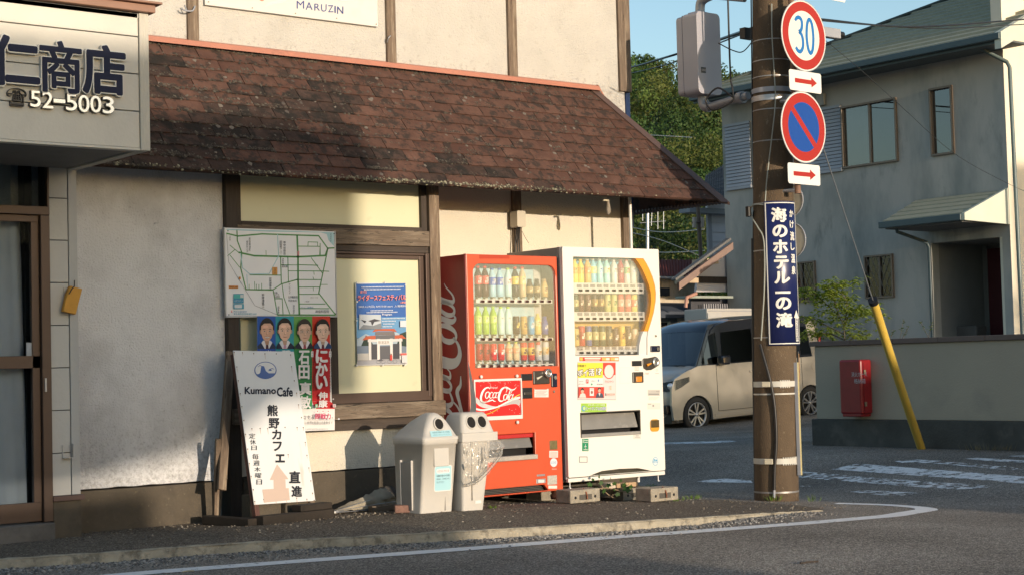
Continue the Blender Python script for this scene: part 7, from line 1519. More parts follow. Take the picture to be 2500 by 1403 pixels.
def arcbar(u0, u1, za, zb): 
    P.lay(); n = 18
    for i in range(n): P._put([(u0+(u1-u0)*i/n, za), (u0+(u1-u0)*(i+1)/n, za), (u0+(u1-u0)*(i+1)/n, zb), (u0+(u1-u0)*i/n, zb)], [(0, 1, 2, 3)], HWp, P.y)
arcbar(.03, .97, hz1-.018, hz1-.010); arcbar(.03, .97, hz0+.010, hz0+.018); arcbar(.03, .06, hz0+.010, hz1-.010); arcbar(.945, .97, hz0+.010, hz1-.010)
for ch, x0, x1, yt, yb in (('海', 358, 474, 208, 325), ('の', 364, 476, 345, 445), ('ホ', 364, 474, 462, 572), ('テ', 368, 476, 588, 692), ('ル', 366, 482, 708, 806), ('の', 370, 484, 908, 1008), ('滝', 370, 488, 1028, 1145)): P.char(ch, x0, yb, x1, yt, HWp, .045, 4)
P.rect(370, 882, 480, 864, HWp, n=8)
for ch, yt, yb in (('か', 228, 285), ('け', 312, 372), ('流', 396, 470), ('し', 488, 545), ('温', 574, 645), ('泉', 668, 735)): P.char(ch, 492, yb, 521, yt, HWp, .03, 3)
P.rect(506, 1255, 524, 1062, HWp); P.poly([(497, 1070), (515, 1010), (531, 1074)], HWp); P.vtext('約2000m', 509, 521, 1072, 1248, (.02, .02, .06), .0)
P.build('lettering', ht, .35)
# round road signs on a bracket tube in front of the pole
SYn = PYc-.36
sgp = empty('sign_bracket', (PXc+.02, SYn+.02, 0)); tag(sgp, 'grey bracket tube holding the road signs in front of the pole', 'bracket')
z_lo, z_hi = PX(1962, 470, PXc).z, 5.0
MB().tube([(0, .02, z_lo), (0, .02, z_hi)], .025, 10).build('tube', RUST if 0 else mat('rusty bracket', (.20, .11, .07), .7, .2), sgp)
for y in (240, 462): z = PX(1950, y, PXc).z; MB().tube([(0, .02, z), (-.02, .16, z)], .016, 8).build('arm', STEEL, sgp)
def roadsign(cx_, cy_, lab, fn, plate, shape_r=None):
    q = PY(cx_, cy_, SYn-.01); t = empty('road_sign', (q.x, q.y, q.z), radians(4)); tag(t, lab, 'road sign', 'road signs on the utility pole'); P = Print(y=-.0032); fn(t, P); P.build('print', t, .35); return t
SW = mat('sign white', (.70, .69, .65), .35, .03)
def rnd_plate(t, R): MB().plate([ell(0, 0, R, R, 48)], -.002, .002).build('plate', SW, t); mb = MB(); mb.tube([(R*cos(a), 0, R*sin(a)) for a in [2*pi*i/48 for i in range(49)]], .004, 6, False); mb.build('rim', mat('grey sign rim', (.45, .45, .45), .4, .05), t)
SR = (.36, .022, .014); SB_ = (.012, .15, .42)
def s30(t, P):
    R = 0; R = .288; rnd_plate(t, R); P.ell(0, 0, R*.96, R*.96, SR, 48); P.ell(0, 0, R*.70, R*.70, (.68, .66, .58), 48)
    k = R/.26
    P.ribbon([(-.098*k, .098*k, .026), (-.085*k, .118*k, .030), (-.055*k, .128*k, .032), (-.028*k, .115*k, .032), (-.020*k, .080*k, .032), (-.032*k, .040*k, .032), (-.062*k, .022*k, .028)], SB_); P.ribbon([(-.062*k, .022*k, .028), (-.030*k, .005*k, .032), (-.015*k, -.04*k, .032), (-.020*k, -.09*k, .032), (-.048*k, -.122*k, .032), (-.080*k, -.118*k, .032), (-.100*k, -.095*k, .03)], SB_, layer=False)
    P.ribbon([(.070*k+.040*k*cos(a), .003*k+.108*k*sin(a)*(1.15 if abs(sin(a)) > .5 else 1), .032) for a in [2*pi*i/16 for i in range(17)]], SB_)
def snp(t, P):
    R = .288; rnd_plate(t, R); P.ell(0, 0, R*.96, R*.96, SR, 48); P.ell(0, 0, R*.70, R*.70, (.008, .06, .28), 48); a = radians(-45); d_ = .73*R; P.line([(-d_*.7071, d_*.7071), (d_*.7071, -d_*.7071)], R*.17, SR)
roadsign(1962, 88, 'round speed limit sign reading 30 in blue inside a red ring', s30, None); roadsign(1961.5, 311, 'round blue no parking sign with a red ring and diagonal bar', snp, None)
def arw(t, P):
    w, h = .208, .083; MB().plate([rrect(-w, -h, w, h, .02, 4)], -.002, .002).build('plate', SW, t); P.poly([(-.138, .018), (.075, .018), (.075, .042), (.15, 0), (.075, -.042), (.075, -.018), (-.138, -.018)], SR)
roadsign(1966, 200, 'small white plate with a red arrow below the speed limit sign', arw, None); roadsign(1963, 426, 'small white plate with a red arrow below the no parking sign', arw, None)
t = roadsign(2040, -12, 'white plate at the very top edge beside the speed limit sign', lambda t, P: MB().plate([rrect(-.10, -.05, .13, .05, .02, 4)], -.002, .002).build('plate', SW, t), None)
for px, py, r, lab in ((1929, 490, .132, 'upper round plate seen edge on behind the hotel advert'), (1933, 587, .142, 'lower round plate seen edge on behind the hotel advert')):
    q = PY(px, py, PYc+.02); t = empty('round_plate', (PXc+.10, PYc+.03, q.z), radians(-86)); t.location = PY(px, py, PYc+.02); tag(t, lab, 'round plate', 'round plates behind the hotel advert')
    MB().plate([ell(0, 0, r, r, 36)], -.004, .004).build('plate', mat('cream plate', (.78, .74, .62), .4, .04), t); mb = MB(); mb.tube([(r*cos(a), 0, r*sin(a)) for a in [2*pi*i/36 for i in range(37)]], .006, 6, False); mb.build('rim', GREYMETAL, t); MB().box(-.12, 0, .006, .02, -.01, .01).build('strap', STEEL, t)
# grey cabinet hung on tubes left of the pole
CXX = 9.98; cq = PX(1716, 235, CXX); cb = empty('pole_cabinet', (cq.x, cq.y, cq.z)); tag(cb, 'tall grey metal cabinet hung between two tubes beside the pole', 'cabinet')
vd = atan2(cq.x, cq.y); CS = 1.24; ct = (PX(1716, 35, CXX).z-cq.z)/CS; cb.scale = (CS, CS, CS)

CABM = mat('lilac grey cabinet', (.36, .35, .38), .45, .05, 3)
MB().plate([rrect(-.118, .0, .108, ct, .035, 5)], -.08, .06).build('housing', CABM, cb, bevel=.018); MB().plate([rrect(-.118, .006, .112, ct-.01, .03, 5)], .065, .12).build('back_half', CABM, cb, bevel=.012)
boxo('seam', mat('dark seam', (.06, .06, .07), .5, 0), (-.116, .114, .0605, .0645, .01, ct-.01), cb); boxo('neck', CABM, (-.075, .03, -.05, .05, ct, ct+.012), cb, .008)
for z in (ct*.33, ct*.78): boxo('hinge', STEEL, (.108, .125, .03, .09, z-.012, z+.012), cb, .003)
boxo('plate', mat('dark nameplate', (.03, .03, .03), .4, .1), (-.09, -.045, -.0825, -.0795, ct*.25, ct*.32), cb); Pn = Print(y=-.0835); Pn.text('制御器', -.086, ct*.27, -.049, ct*.30, (.4, .4, .4)); Pn.build('nameplate_text', cb)
GP = mat('galvanised tube', (.33, .34, .36), .5, .12, 8, metal=.5)
l0 = Vector((PXc-.1, PYc-.05, PX(1840, 232, 8.6).z)); 
up_z = PX(1716, 2, 8.10).z
tyl = (PYc+.17-cq.y)/CS; txl = (PXc-cq.x)/CS; zu = (PY(1850, 2, PYc+.15).z-cq.z)/CS; zl = (PY(1840, 234, PYc+.15).z-cq.z)/CS
MB().tube(spline([(0, 0, ct), (0, 0, ct+.045), (.0, -.012, ct+.085), (.0, -.05, ct+.105), (.0, -.10, ct+.112)], 5), .034, 12).tube([(.0, -.10, ct+.112), (txl, tyl, zu)], .022, 10).build('upper_tube', GP, cb)
MB().tube(spline([(0, 0, 0), (0, 0, -.04), (.0, -.02, -.075), (.0, -.06, -.085)], 5), .036, 12).tube([(.0, -.05, -.085), (txl, tyl, zl)], .028, 10).tube([(txl*.8, tyl*.8, zl*.8-.017), (txl*.9, tyl*.9, zl*.9-.01)], .042, 12).build('lower_tube', GP, cb)
# camera-like grey box on the far side
sbx = empty('junction_box', PY(2030, 82, 9.9)); tag(sbx, 'small grey junction box behind the speed limit sign with a black cable gland', 'junction box'); boxo('case', GREYMETAL, (-.15, .10, -.03, .04, -.045, .045), sbx, .008); MB().tube([(.10, 0, 0), (.155, 0, 0)], .03, 10).build('gland', BLACKPL, sbx)
# ------------------------------------------------------------------ overhead wires
def wire(lab, pts, r, m=RUB, name='overhead_wire', grp=None):
    p0 = pts[0]; o = MB().tube(spline([tuple(Vector(p)-Vector(p0)) for p in pts], 8), r, 5).build(name, m, loc=tuple(p0)); tag(o, lab, 'wire', grp); return o
A = lambda px, py, Y: PY(px, py, Y)
wire('thick black cable sagging from the pole to the grey house roof', [A(1930, 42, 9.389), A(2000, 47, 9.847), A(2230, 66, 10.649), A(2500, 48, 11.45), A(2620, 38, 11.908)], .010)
wire('twisted black cable just below the thick one over the house roof', [A(1930, 44, 9.446), A(2130, 62, 10.305), A(2300, 70, 10.877), A(2500, 60, 11.45), A(2620, 54, 11.794)], .006)
wire('upper black cable running from behind the shop to the grey cabinet', [A(1450, 170, 22), A(1533, 166, 20), A(1620, 142, 16), A(1675, 125, 14.885), A(1836, 70, 9.504)], .016)
wire('thin cable just under the upper one beside the wooded hill', [A(1450, 190, 22), A(1536, 180, 19.8), A(1640, 154, 15.8), A(1700, 128, 13.74), A(1836, 74, 9.561)], .008)
wire('drooping cable loop between the cabinet and the pole', [A(1754, 106, 9.389), A(1790, 124, 9.389), A(1815, 126, 9.389), A(1842, 95, 9.332)], .005)
wire('thin service wire crossing the house wall down to the right', [A(2010, 95, 9.961), A(2100, 170, 10.419), A(2200, 260, 10.992), A(2330, 375, 11.679), A(2460, 448, 12.366), A(2560, 492, 12.824)], .003)
boxo('splice', RUB, (0, .12, -.03, .03, -.05, .04), empty('cable_splice', A(1812, 80, 9.446))); tag(bpy.data.objects['cable_splice'], 'black cable splice box left of the pole under the cabinet tube', 'splice box')
for i, (x0, y0, x1, y1, sg) in enumerate(((1500, 545, 1720, 560, 14), (1500, 560, 1720, 630, -10), (1500, 325, 1690, 336, 0), (1500, 600, 1720, 612, 10))): wire('faint pale wire %s across the wooded hill' % ('highest', 'steepest', 'level', 'lowest')[[2, 1, 0, 3].index(i) if 0 else i] if 0 else ('faint wire passing just under the eave before the hill', 'faint wire slanting down across the lower hill', 'faint pale wire higher on the hill above the eave tip', 'lowest faint wire across the foot of the hill')[i], [A(x0, y0, 30), A((x0+x1)/2, (y0+y1)/2+sg, 30), A(x1, y1, 30)], .012, mat('pale wire', (.45, .48, .48), .5, 0), 'far_wire')
# ------------------------------------------------------------------ guy wire with yellow guard
gb_ = GR(2250, 1095, gz); gt_ = Vector((PXc+.02, PYc+.02, 4.38)); gd = (gt_-gb_).normalized()
gy = empty('guy_wire', gb_); tag(gy, 'slanting guy wire from the pole with a yellow plastic guard at its foot', 'guy wire')
def onray(px, py):   # point of the guy line seen at a survey point
    best = None
    for i in range(700):
        p = gb_+gd*(i*.01); d = p-EYE; x = 1250+FPX*d.dot(CR)/d.dot(CW); y = 701.5-FPX*d.dot(CU)/d.dot(CW); e = abs(y-py)
        if best is None or e < best[0]: best = (e, p)
    return best[1]
gtp = onray(2132, 733)
gp = [gb_+(gtp-gb_)*t-gb_+Vector((0, 0, -.02*sin(pi*t))) for t in (0, .25, .5, .75, 1)]
MB().tube(gp, .044, 14).build('guard', mat('yellow guard plastic', (.62, .42, .07), .45, .06, 3), gy); MB().tube([gp[-1]-gd*.035, gp[-1]+gd*.012], .049, 14).build('cap', BLACKPL, gy)
MB().tube([gtp-gb_, gt_-gb_], .006, 6).build('wire', STEEL, gy)
# ------------------------------------------------------------------ conduit, box and odds and ends on the shop wall
t = empty('conduit_pipe', PY(1541, 600, Yu-.5)); q = PY(1541, 478, Yu-.5); t.location.z = 1.6; tag(t, 'white plastic conduit rising to the eave behind the white machine', 'pipe'); MB().tube([(0, 0, -1.6), (0, 0, q.z-1.6+.06)], .014, 10).build('pipe', mat('white conduit', (.66, .64, .60), .4, .04), t)
eb = PY(1265, 535, Yu-.09); t = empty('meter_cover', eb); tag(t, 'small beige switch cover on the short post with cables hanging from it', 'switch cover')
MB().plate([rrect(-.045, -.07, .045, .065, .012)], -.045, .05).build('cover', mat('beige plastic', (.50, .45, .36), .5, .05), t, bevel=.012)
for k, dx_ in enumerate((-.012, .004, .018)): MB().tube(spline([(dx_, 0, -.06), (dx_+.004, .02, -.14), (dx_-.006+.01*k, .03, -.26), (dx_+.012, .02, -.42)], 5), .006, 6).build('cable', RUB, t)
MB().tube(spline([(.02, -.02, -.10), (.05, -.03, -.16), (.09, -.02, -.20)], 4), .002, 5).build('wire', BRONZE, t)
# spider-web bag under the eave
hg = empty('hanging_bag', PY(1484, 482, YE+.12)); tag(hg, 'tattered net bag hanging from the eave near the corner', 'bag')
BG = mat('dirty net', (.26, .22, .17), .9, .3, 30)
MB().tube(spline([(0, 0, .03), (.0, 0, -.02), (-.03, 0, -.03), (-.05, 0, -.035)], 4), .003, 5).build('string', BG, hg); MB().lathe([(.001, -.02), (.012, -.04), (.022, -.10), (.020, -.13), (.004, -.145)], 8).build('net', BG, hg)
MB().plate([[(-.06, -.03), (.01, -.035), (.012, -.022), (-.04, -.018)]], -.004, .004).build('scrap', mat('pale scrap', (.45, .40, .28), .8, .1), hg)
# rope on the left upper post
q = PY(470, 25, Yu-.035); t = MB().tube(spline([(.02, 0, .03), (-.01, -.02, -.01), (-.06, -.03, -.02), (-.09, -.03, -.015), (-.10, -.03, -.0)], 5), .006, 6).tube(spline([(-.06, -.03, -.02), (-.075, -.03, .01), (-.08, -.035, .02)], 4), .005, 6).build('rope_end', mat('grey rope', (.30, .31, .34), .9, .1), loc=tuple(q)); tag(t, 'frayed grey rope end tied to the first upper post', 'rope')
q = PY(948, 95, Yu-.03); t = MB().tube(spline([(-.01, 0, -.03), (-.012, -.02, 0), (.01, -.02, .02)], 4), .004, 6).build('post_hook', STEEL, loc=tuple(q)); tag(t, 'small wire hook on the second upper post', 'hook')
# ------------------------------------------------------------------ van in the side street
SV = 1.05; vx, vy, vz = 19.13, 19.35, -.165
van = empty('van', M=Matrix.Translation((vx, vy, vz)) @ Matrix.Rotation(radians(-2.5), 4, 'Z') @ Matrix.Rotation(radians(-2.2), 4, 'Y') @ Matrix.Scale(SV, 4)); tag(van, 'boxy beige kei van with black roof parked in the side street', 'van')
BEI = mat('champagne car paint', (.42, .385, .325), .3, .03, 2, metal=.2, coat=.6); BLK = mat('black car paint', (.014, .016, .022), .15, .05, coat=.8, spec=.6)
CG = glassmat('car glass', (.10, .11, .12), .14, .02); TYR = mat('tyre rubber', (.018, .018, .018), .8, .1); WHM = mat('alloy silver', (.50, .50, .51), .3, .05, metal=.7)
WB = 2.52; FO = .56; LV = 3.4; WV = 1.46
# x runs rearwards from the front axle
def arch(cx_, r, n=12, z0=.27): return [(cx_-r*cos(pi*i/n), z0+r*sin(pi*i/n)) for i in range(n+1)]
side = [(-FO+.06, .22), (-FO+.03, .45), (-FO+.05, .72), (-FO+.12, .86), (-.20, .96), (.06, 1.03), (1.0, 1.03), (2.60, 1.04), (LV-FO-.03, 1.04), (LV-FO, .70), (LV-FO-.02, .30), (LV-FO-.06, .24)]
low = [(WB+.315, .24)]+[(x, z) for x, z in arch(WB, .315, 14, .26)][::-1]+[(WB-.315, .20), (.315, .18)]+arch(0, .315, 14, .26)[::-1]+[(-.315, .22)]
outline = [(x, z) for x, z in side+low]
for y0, y1 in ((0, .05), (WV-.05, WV)): MB().plate([outline[::-1]], y0, y1).build('body_side', BEI, van, bevel=.018, seg=3)
# sliding door seams, sill and handle
DK = mat('door gap', (.02, .02, .02), .6, 0)
for x in (.44, 1.36, 2.34): MB().box(x-.004, x+.004, -.0035, -.0005, .30, 1.03).build('door_gap', DK, van)
MB().box(.44, 2.34, -.0035, -.0005, .298, .306).build('door_gap', DK, van); MB().box(-.35, 2.9, -.008, -.001, .93, .937).build('crease', BEI, van); MB().box(.35, 2.18, -.012, .0, .21, .27).build('sill', BEI, van, bevel=.01)
for x in (1.24, 1.47): MB().box(x-.085, x+.085, -.022, -.002, .865, .895).build('handle', BEI, van, bevel=.008)
MB().lathe([(.001, 0), (.09, 0), (.09, .003)], 24, Matrix.Translation((2.66, -.001, .88)) @ Matrix.Rotation(pi/2, 4, 'X')).build('fuel_cap', BEI, van)
# front, bonnet, roof skins swept across the width
def skin(prof, name, m, bulge=.13, inset=.02, y0=.02, y1=WV-.02, n=12, sm=True):
    mb = MB(); vs = []
    for j in range(n+1):
        v_ = j/n; k = abs(2*v_-1)**3.2; y = y0+(y1-y0)*v_
        for (x, z, w_) in prof: vs.append((x+bulge*k*w_, y, z-inset*k))
    L_ = len(prof); mb.add(vs, [(j*L_+i, j*L_+i+1, (j+1)*L_+i+1, (j+1)*L_+i) for j in range(n) for i in range(L_-1)], sm); return mb.build(name, m, van, recalc=True)
skin([(-FO+.05, .20, 1), (-FO-.02, .34, 1), (-FO-.05, .50, 1), (-FO-.03, .68, 1), (-FO+.02, .80, 1), (-FO+.10, .88, .8), (-.30, .95, .5), (-.05, 1.02, .3), (.03, 1.045, .2)], 'bonnet', BEI)
skin([(.0, 1.035, .5), (.36, 1.58, .35)], 'windscreen', CG, .16, .0, .07, WV-.07); 
skin([(.345, 1.565, .4), (.38, 1.62, .38), (.50, 1.70, .3), (.75, 1.745, .15), (1.3, 1.775, 0), (2.2, 1.775, 0), (2.65, 1.745, -.1), (2.76, 1.69, -.2)], 'roof', BLK, .12, .045, .055, WV-.055)
skin([(2.76, 1.69, -.2), (2.83, 1.05, -.2), (2.84, .7, -.2), (2.82, .25, -.2)], 'tailgate', BEI, .1, .0)
# glasshouse side: leaning inward
def lean_(pts_, off=0., th=.02):
    mb = MB(); f = lambda x, z, d: (x, .012+(z-1.03)*.10+d, z); n = len(pts_); t_ = tessellate_polygon([[Vector((a, b, 0)) for a, b in pts_]])
    mb.add([f(x, z, off) for x, z in pts_]+[f(x, z, off+th) for x, z in pts_], [tuple(q) for q in t_]+[tuple(i+n for i in q[::-1]) for q in t_]+[(i, (i+1) % n, (i+1) % n+n, i+n) for i in range(n)]); return mb
lean_([(.03, 1.03), (.40, 1.665), (.75, 1.70), (1.3, 1.72), (2.2, 1.72), (2.72, 1.68), (2.80, 1.03)], .012).build('window_surround', BLK, van, recalc=True)
lean_([(.14, 1.05), (.38, 1.50), (.52, 1.53), (.52, 1.05)], .004, .004).build('quarter_glass', CG, van, recalc=True); lean_([(.05, 1.03), (.36, 1.58), (.42, 1.60), (.12, 1.03)], .0, .01).build('pillar', BLK, van, recalc=True)
G2_ = glassmat('dark car glass', (.05, .05, .055), .10, .02)
lean_([(.60, 1.05), (.64, 1.53), (1.30, 1.56), (1.30, 1.05)], .004, .004).build('window', G2_, van, recalc=True); lean_([(1.42, 1.05), (1.42, 1.56), (2.28, 1.56), (2.28, 1.05)], .004, .004).build('window', G2_, van, recalc=True)
lean_([(2.38, 1.08), (2.38, 1.54), (2.54, 1.54), (2.60, 1.08)], .004, .004).build('window', G2_, van, recalc=True)
lean_([(2.62, 1.03), (2.56, 1.56), (2.66, 1.62), (2.74, 1.60), (2.84, 1.03)], -.004, .02).build('rear_pillar', BEI, van, recalc=True)
MB().box(.1, 2.7, .14, 1.3, .5, 1.0).build('cabin', mat('dark cabin', (.02, .02, .022), .9, 0), van)
for x in (1.0, 1.9): MB().plate([rrect(x-.12, 1.0, x+.12, 1.45, .05)], .35, .5).build('seat', mat('dark seat', (.03, .028, .028), .9, .1), van, bevel=.03)
MB().box(2.80, 2.86, .02, .10, 1.05, 1.42).build('tail_lamp', mat('red lamp', (.45, .02, .02), .2, .1), van, bevel=.02)
# lamps, grille, mirror, bumper
xs_ = lambda y: -FO+.0+.13*abs(2*(y-.02)/(WV-.04)-1)**3.2-.035
HL_ = [(-.14, -.006, .875, .80), (-.32, -.006, .85, .72), (-.425, -.002, .835, .685), (xs_(.06), .05, .825, .67), (xs_(.13), .13, .815, .665), (xs_(.26), .26, .80, .69)]
def strip_(off, nm, m): MB().add([(x-off, y-off*.4, a) for x, y, a, b in HL_]+[(x-off, y-off*.4, b) for x, y, a, b in HL_], [(i, i+1, i+7, i+6) for i in range(5)]).build(nm, m, van, recalc=True)
strip_(0, 'headlight_case', mat('lamp chrome', (.30, .31, .33), .10, .35, 30, metal=.9)); strip_(.014, 'headlight_glass', GLASS)
MB().lathe([(.001, .02), (.03, .018), (.052, 0)], 16, Matrix.Translation((xs_(.07)-.006, .045, .748)) @ Matrix.Rotation(-pi/2, 4, 'Y') @ Matrix.Rotation(.5, 4, 'X')).build('headlight', mat('lamp lens', (.75, .77, .80), .05, .05, metal=.6), van)
MB().box(-FO-.052, -FO+.0, .30, WV-.30, .60, .76).build('grille', BLACKPL, van, bevel=.02); MB().box(-FO-.03, -FO+.1, .07, .25, .32, .46).build('fog_recess', BLACKPL, van, bevel=.02)
MB().box(.44, .62, -.17, -.02, 1.02, 1.17).build('mirror', BLK, van, bevel=.035, seg=3); MB().box(.48, .54, -.06, .02, 1.02, 1.06).build('mirror_arm', BLK, van)
MB().tube([(.15, .02, .97), (.0, .3, 1.045), (.02, .7, 1.05)], .008, 6).build('wiper', BLACKPL, van)
def wheel(x, y):
    w = empty('wheel', (0, 0, 0), parent=van); M = Matrix.Translation((x, y, .275)) @ Matrix.Rotation(pi/2, 4, 'X')
    MB().lathe([(.185, -.14), (.262, -.14), (.275, -.12), (.277, -.03), (.265, -.005), (.21, .004), (.192, -.008), (.185, -.03)], 36, M, cap=False).build('tyre', TYR, w)
    MB().lathe([(.188, -.02), (.193, .0), (.180, -.002), (.172, -.03)], 36, M, cap=False).build('rim', WHM, w); MB().lathe([(.001, -.05), (.178, -.05)], 30, M).build('brake_disc', mat('dark brake', (.03, .03, .03), .6, .1), w)
    MB().lathe([(.001, .0), (.03, -.0), (.036, -.02), (.036, -.05)], 16, M).build('hub', WHM, w)
    for k in range(5):
        for s_ in (-.16, .16):
            a = 2*pi*k/5+.3; mb = MB(); p0 = (cos(a+s_*1.2)*.03, sin(a+s_*1.2)*.03); p1 = (cos(a+s_*1.25)*.183, sin(a+s_*1.25)*.183); dx_, dy_ = -sin(a)*.0125, cos(a)*.0125
            vs = [(p0[0]-dx_*.8, p0[1]-dy_*.8, -.012), (p0[0]+dx_*.8, p0[1]+dy_*.8, -.012), (p1[0]+dx_, p1[1]+dy_, -.008), (p1[0]-dx_, p1[1]-dy_, -.008)]; vs += [(a_, b_, -.03) for a_, b_, c__ in vs]
            mb.add([M @ Vector(v) for v in vs], [(0, 1, 2, 3), (4, 7, 6, 5), (0, 4, 5, 1), (1, 5, 6, 2), (2, 6, 7, 3), (3, 7, 4, 0)]).build('spoke', WHM, w, recalc=True)
for x in (0, WB):
    wheel(x, .012); MB().box(x-.40, x+.40, .052, .4, .22, .80).build('wheel_well', mat('wheel well', (.006, .006, .006), .95, 0), van)
MB().box(-.5, 2.75, .06, WV-.06, .17, .5).build('underbody', BLACKPL, van)
# ------------------------------------------------------------------ plants
def leafmat(name, colr, amt=.4):
    m = mat(name, colr, .5, .25, 9, spec=.35, objvar=.1); 
    if 'leafy' not in m: leafy(m, amt); m['leafy'] = 1
    return m
MAPL = leafmat('maple leaf', (.34, .42, .07)); WEED = leafmat('weed leaf', (.12, .20, .03)); IVY = leafmat('ivy leaf', (.06, .13, .03))
def lf(mb, p, d, up, L_, W_, lobes=1):
    d = d.normalized(); s_ = d.cross(up); s_ = s_.normalized() if s_.length > .01 else d.orthogonal().normalized(); n = s_.cross(d)
    mb.add([p, p+d*L_*.4+s_*W_*.5-n*W_*.1, p+d*L_, p+d*L_*.4-s_*W_*.5-n*W_*.1], [(0, 1, 2, 3)])
mp = empty('maple', (14.95, 12.4, .9)); tag(mp, 'young green maple spreading above the left end of the garden wall', 'tree')
random.seed(31); br = MB(); lv = MB(); mo = mp.location
def brpt(px, py, X=14.95): return PX(px, py, X)-mo
trunk0 = brpt(2062, 850)
tips = []
for bp_ in ([(2062, 850), (2060, 800), (2048, 770), (2015, 740), (1985, 715), (1962, 708)], [(2060, 800), (2075, 765), (2095, 752), (2115, 760), (2135, 768)], [(2048, 770), (2035, 725), (2020, 700), (2040, 692), (2078, 686)], [(2062, 830), (2030, 815), (1990, 812), (1958, 818)], [(2064, 838), (2090, 820), (2115, 815)], [(2060, 795), (2068, 745), (2058, 720), (2030, 700)], [(2062, 815), (2010, 790), (1975, 770)]):
    pts_ = [brpt(a, b, 14.95+random.uniform(-.15, .15)*(i > 0)) for i, (a, b) in enumerate(bp_)]; sp = [Vector(q) for q in spline([tuple(q) for q in pts_], 5)]
    br.tube(sp, [.010*(1-.75*i/len(sp)) for i in range(len(sp))], 5)
    for i, q in enumerate(sp[5:]):
        for _ in range(9):
            c_ = q+Vector((random.gauss(0, .10), random.gauss(0, .055), random.gauss(0, .035)))
            for _l in range(5):
                a = 2*pi*_l/7-1.2+random.uniform(-.2, .2); d = Vector((cos(a)*.5+random.uniform(-.3, .3), sin(a), -.35+random.uniform(-.3, .2))); lf(lv, c_, d, Vector((0, 0, 1)), random.uniform(.045, .075), .024)
br.build('branch', mat('maple bark', (.12, .10, .07), .8, .2), mp); lv.build('foliage', MAPL, mp, kind='stuff')
def weed(px, py, lab, n=30, h=.10, w=.08, m=WEED, z=0., blades=False, X=None, grp=None):
    p = GR(px, py, (wz if px < 1980 else gz)); p.z += max(z, 0); t = empty('weed', p); tag(t, lab, 'weed', grp); mb = MB(); random.seed(int(px)*7+n)
    for _ in range(n):
        a = random.uniform(0, 6.3); r_ = w*random.random()**.6
        if blades: q = Vector((r_*cos(a)*.6, r_*sin(a)*.5, 0)); lf(mb, q, Vector((cos(a)*.5, sin(a)*.4, 1)), Vector((0, 1, .2)), h*random.uniform(.5, 1.1), .006)
        else: q = Vector((r_*cos(a), r_*sin(a), h*random.uniform(.1, 1)*(1-r_/w*.5))); lf(mb, q, Vector((cos(a), sin(a), random.uniform(-.2, .6))), Vector((0, 0, 1)), random.uniform(.016, .03), .015)
    mb.build('leaves', m, t, kind='stuff'); return t
weed(1574, 1222, 'small bushy green weed in front of the concrete blocks', 170, .10, .07, z=-.06); weed(1590, 1196, 'green tuft growing on top of the middle concrete block', 50, .03, .05, z=.03)
weed(1888, 1222, 'grass tuft at the left foot of the pole', 36, .07, .12, blades=True); weed(1990, 1224, 'thin grass wisps on the right of the pole foot', 14, .07, .10, blades=True); weed(1690, 1218, 'short grass between the blocks and the pole', 40, .045, .14, z=-.02, blades=True); weed(1655, 1222, 'low grass beside the rightmost block', 26, .03, .08, z=-.03, blades=True)
weed(1202, 1240, 'tiny weed in front of the red machine', 26, .03, .05, z=-.02, blades=True); weed(488, 1262, 'dry weed stalks at the foot of the grey wall', 46, .16, .10, mat('dry grass', (.30, .22, .11), .8, .2), z=-.01, blades=True); weed(2410, 1102, 'dry grass along the foot of the garden wall', 60, .10, .5, mat('dull grass', (.14, .13, .07), .8, .2), blades=True)
q = PX(2205, 812, 14.75); t = empty('garden_plant', q); tag(t, 'sparse leafy shoots showing above the middle of the garden wall', 'plant'); mb = MB(); random.seed(44)
for k in range(7):
    b0 = Vector((random.uniform(-.1, .1), random.uniform(-.35, .35), -.1)); tp = b0+Vector((random.uniform(-.1, .1), random.uniform(-.1, .1), random.uniform(.14, .26)))
    for i in range(14): a = random.uniform(0, 6.3); lf(mb, b0+(tp-b0)*random.uniform(.4, 1), Vector((cos(a), sin(a), .3)), Vector((0, 0, 1)), .055, .018)
    MB().tube([b0, tp], .003, 4).build('stem', mat('maple bark', (.12, .10, .07), .8, .2), t)
mb.build('leaves', WEED, t, kind='stuff')
# ivy creeping out under the white machine
q = G(1500, 1205, -.05); t = empty('ivy', (8.70, 9.80, -.08)); tag(t, 'leafy creeper growing out from under the white machine', 'creeper')
for i, (px, py, s_) in enumerate(((1455, 1196, 1.0), (1440, 1182, .9), (1468, 1178, .8), (1486, 1184, .9), (1463, 1163, .7), (1500, 1180, .8), (1524, 1184, 1.0), (1530, 1194, 1.3), (1508, 1206, .8), (1475, 1198, .9), (1516, 1172, .7), (1540, 1188, .9), (1490, 1168, .6), (1448, 1170, .6), (1460, 1208, .7), (1500, 1195, .6))):
    c_ = PY(px, py, 9.84-.03*(i % 3))-t.location; r_ = .033*s_; rz_ = random.uniform(-.6, .6)
    out = [(0, .9), (.35, .45), (.9, .35), (.6, -.1), (.55, -.6), (0, -.35), (-.55, -.6), (-.6, -.1), (-.9, .35), (-.35, .45)]
    o = MB().plate([[(a*cos(rz_)*r_-b*sin(rz_)*r_, a*sin(rz_)*r_+b*cos(rz_)*r_) for a, b in out][::-1]], 0, .0008).build('leaf', IVY, t); o.location = c_; o.rotation_euler = (random.uniform(-.6, .3), 0, random.uniform(-.7, .7))
for pts_ in ([(1545, 1205), (1510, 1196), (1480, 1190), (1450, 1194)], [(1500, 1215), (1478, 1200), (1462, 1170)], [(1490, 1210), (1520, 1195), (1535, 1180)]): MB().tube([Vector(v) for v in spline([tuple(PY(a, b, 9.86)-t.location) for a, b in pts_], 4)], .0045, 5).build('stem', mat('creeper stem', (.28, .20, .12), .8, .1), t)
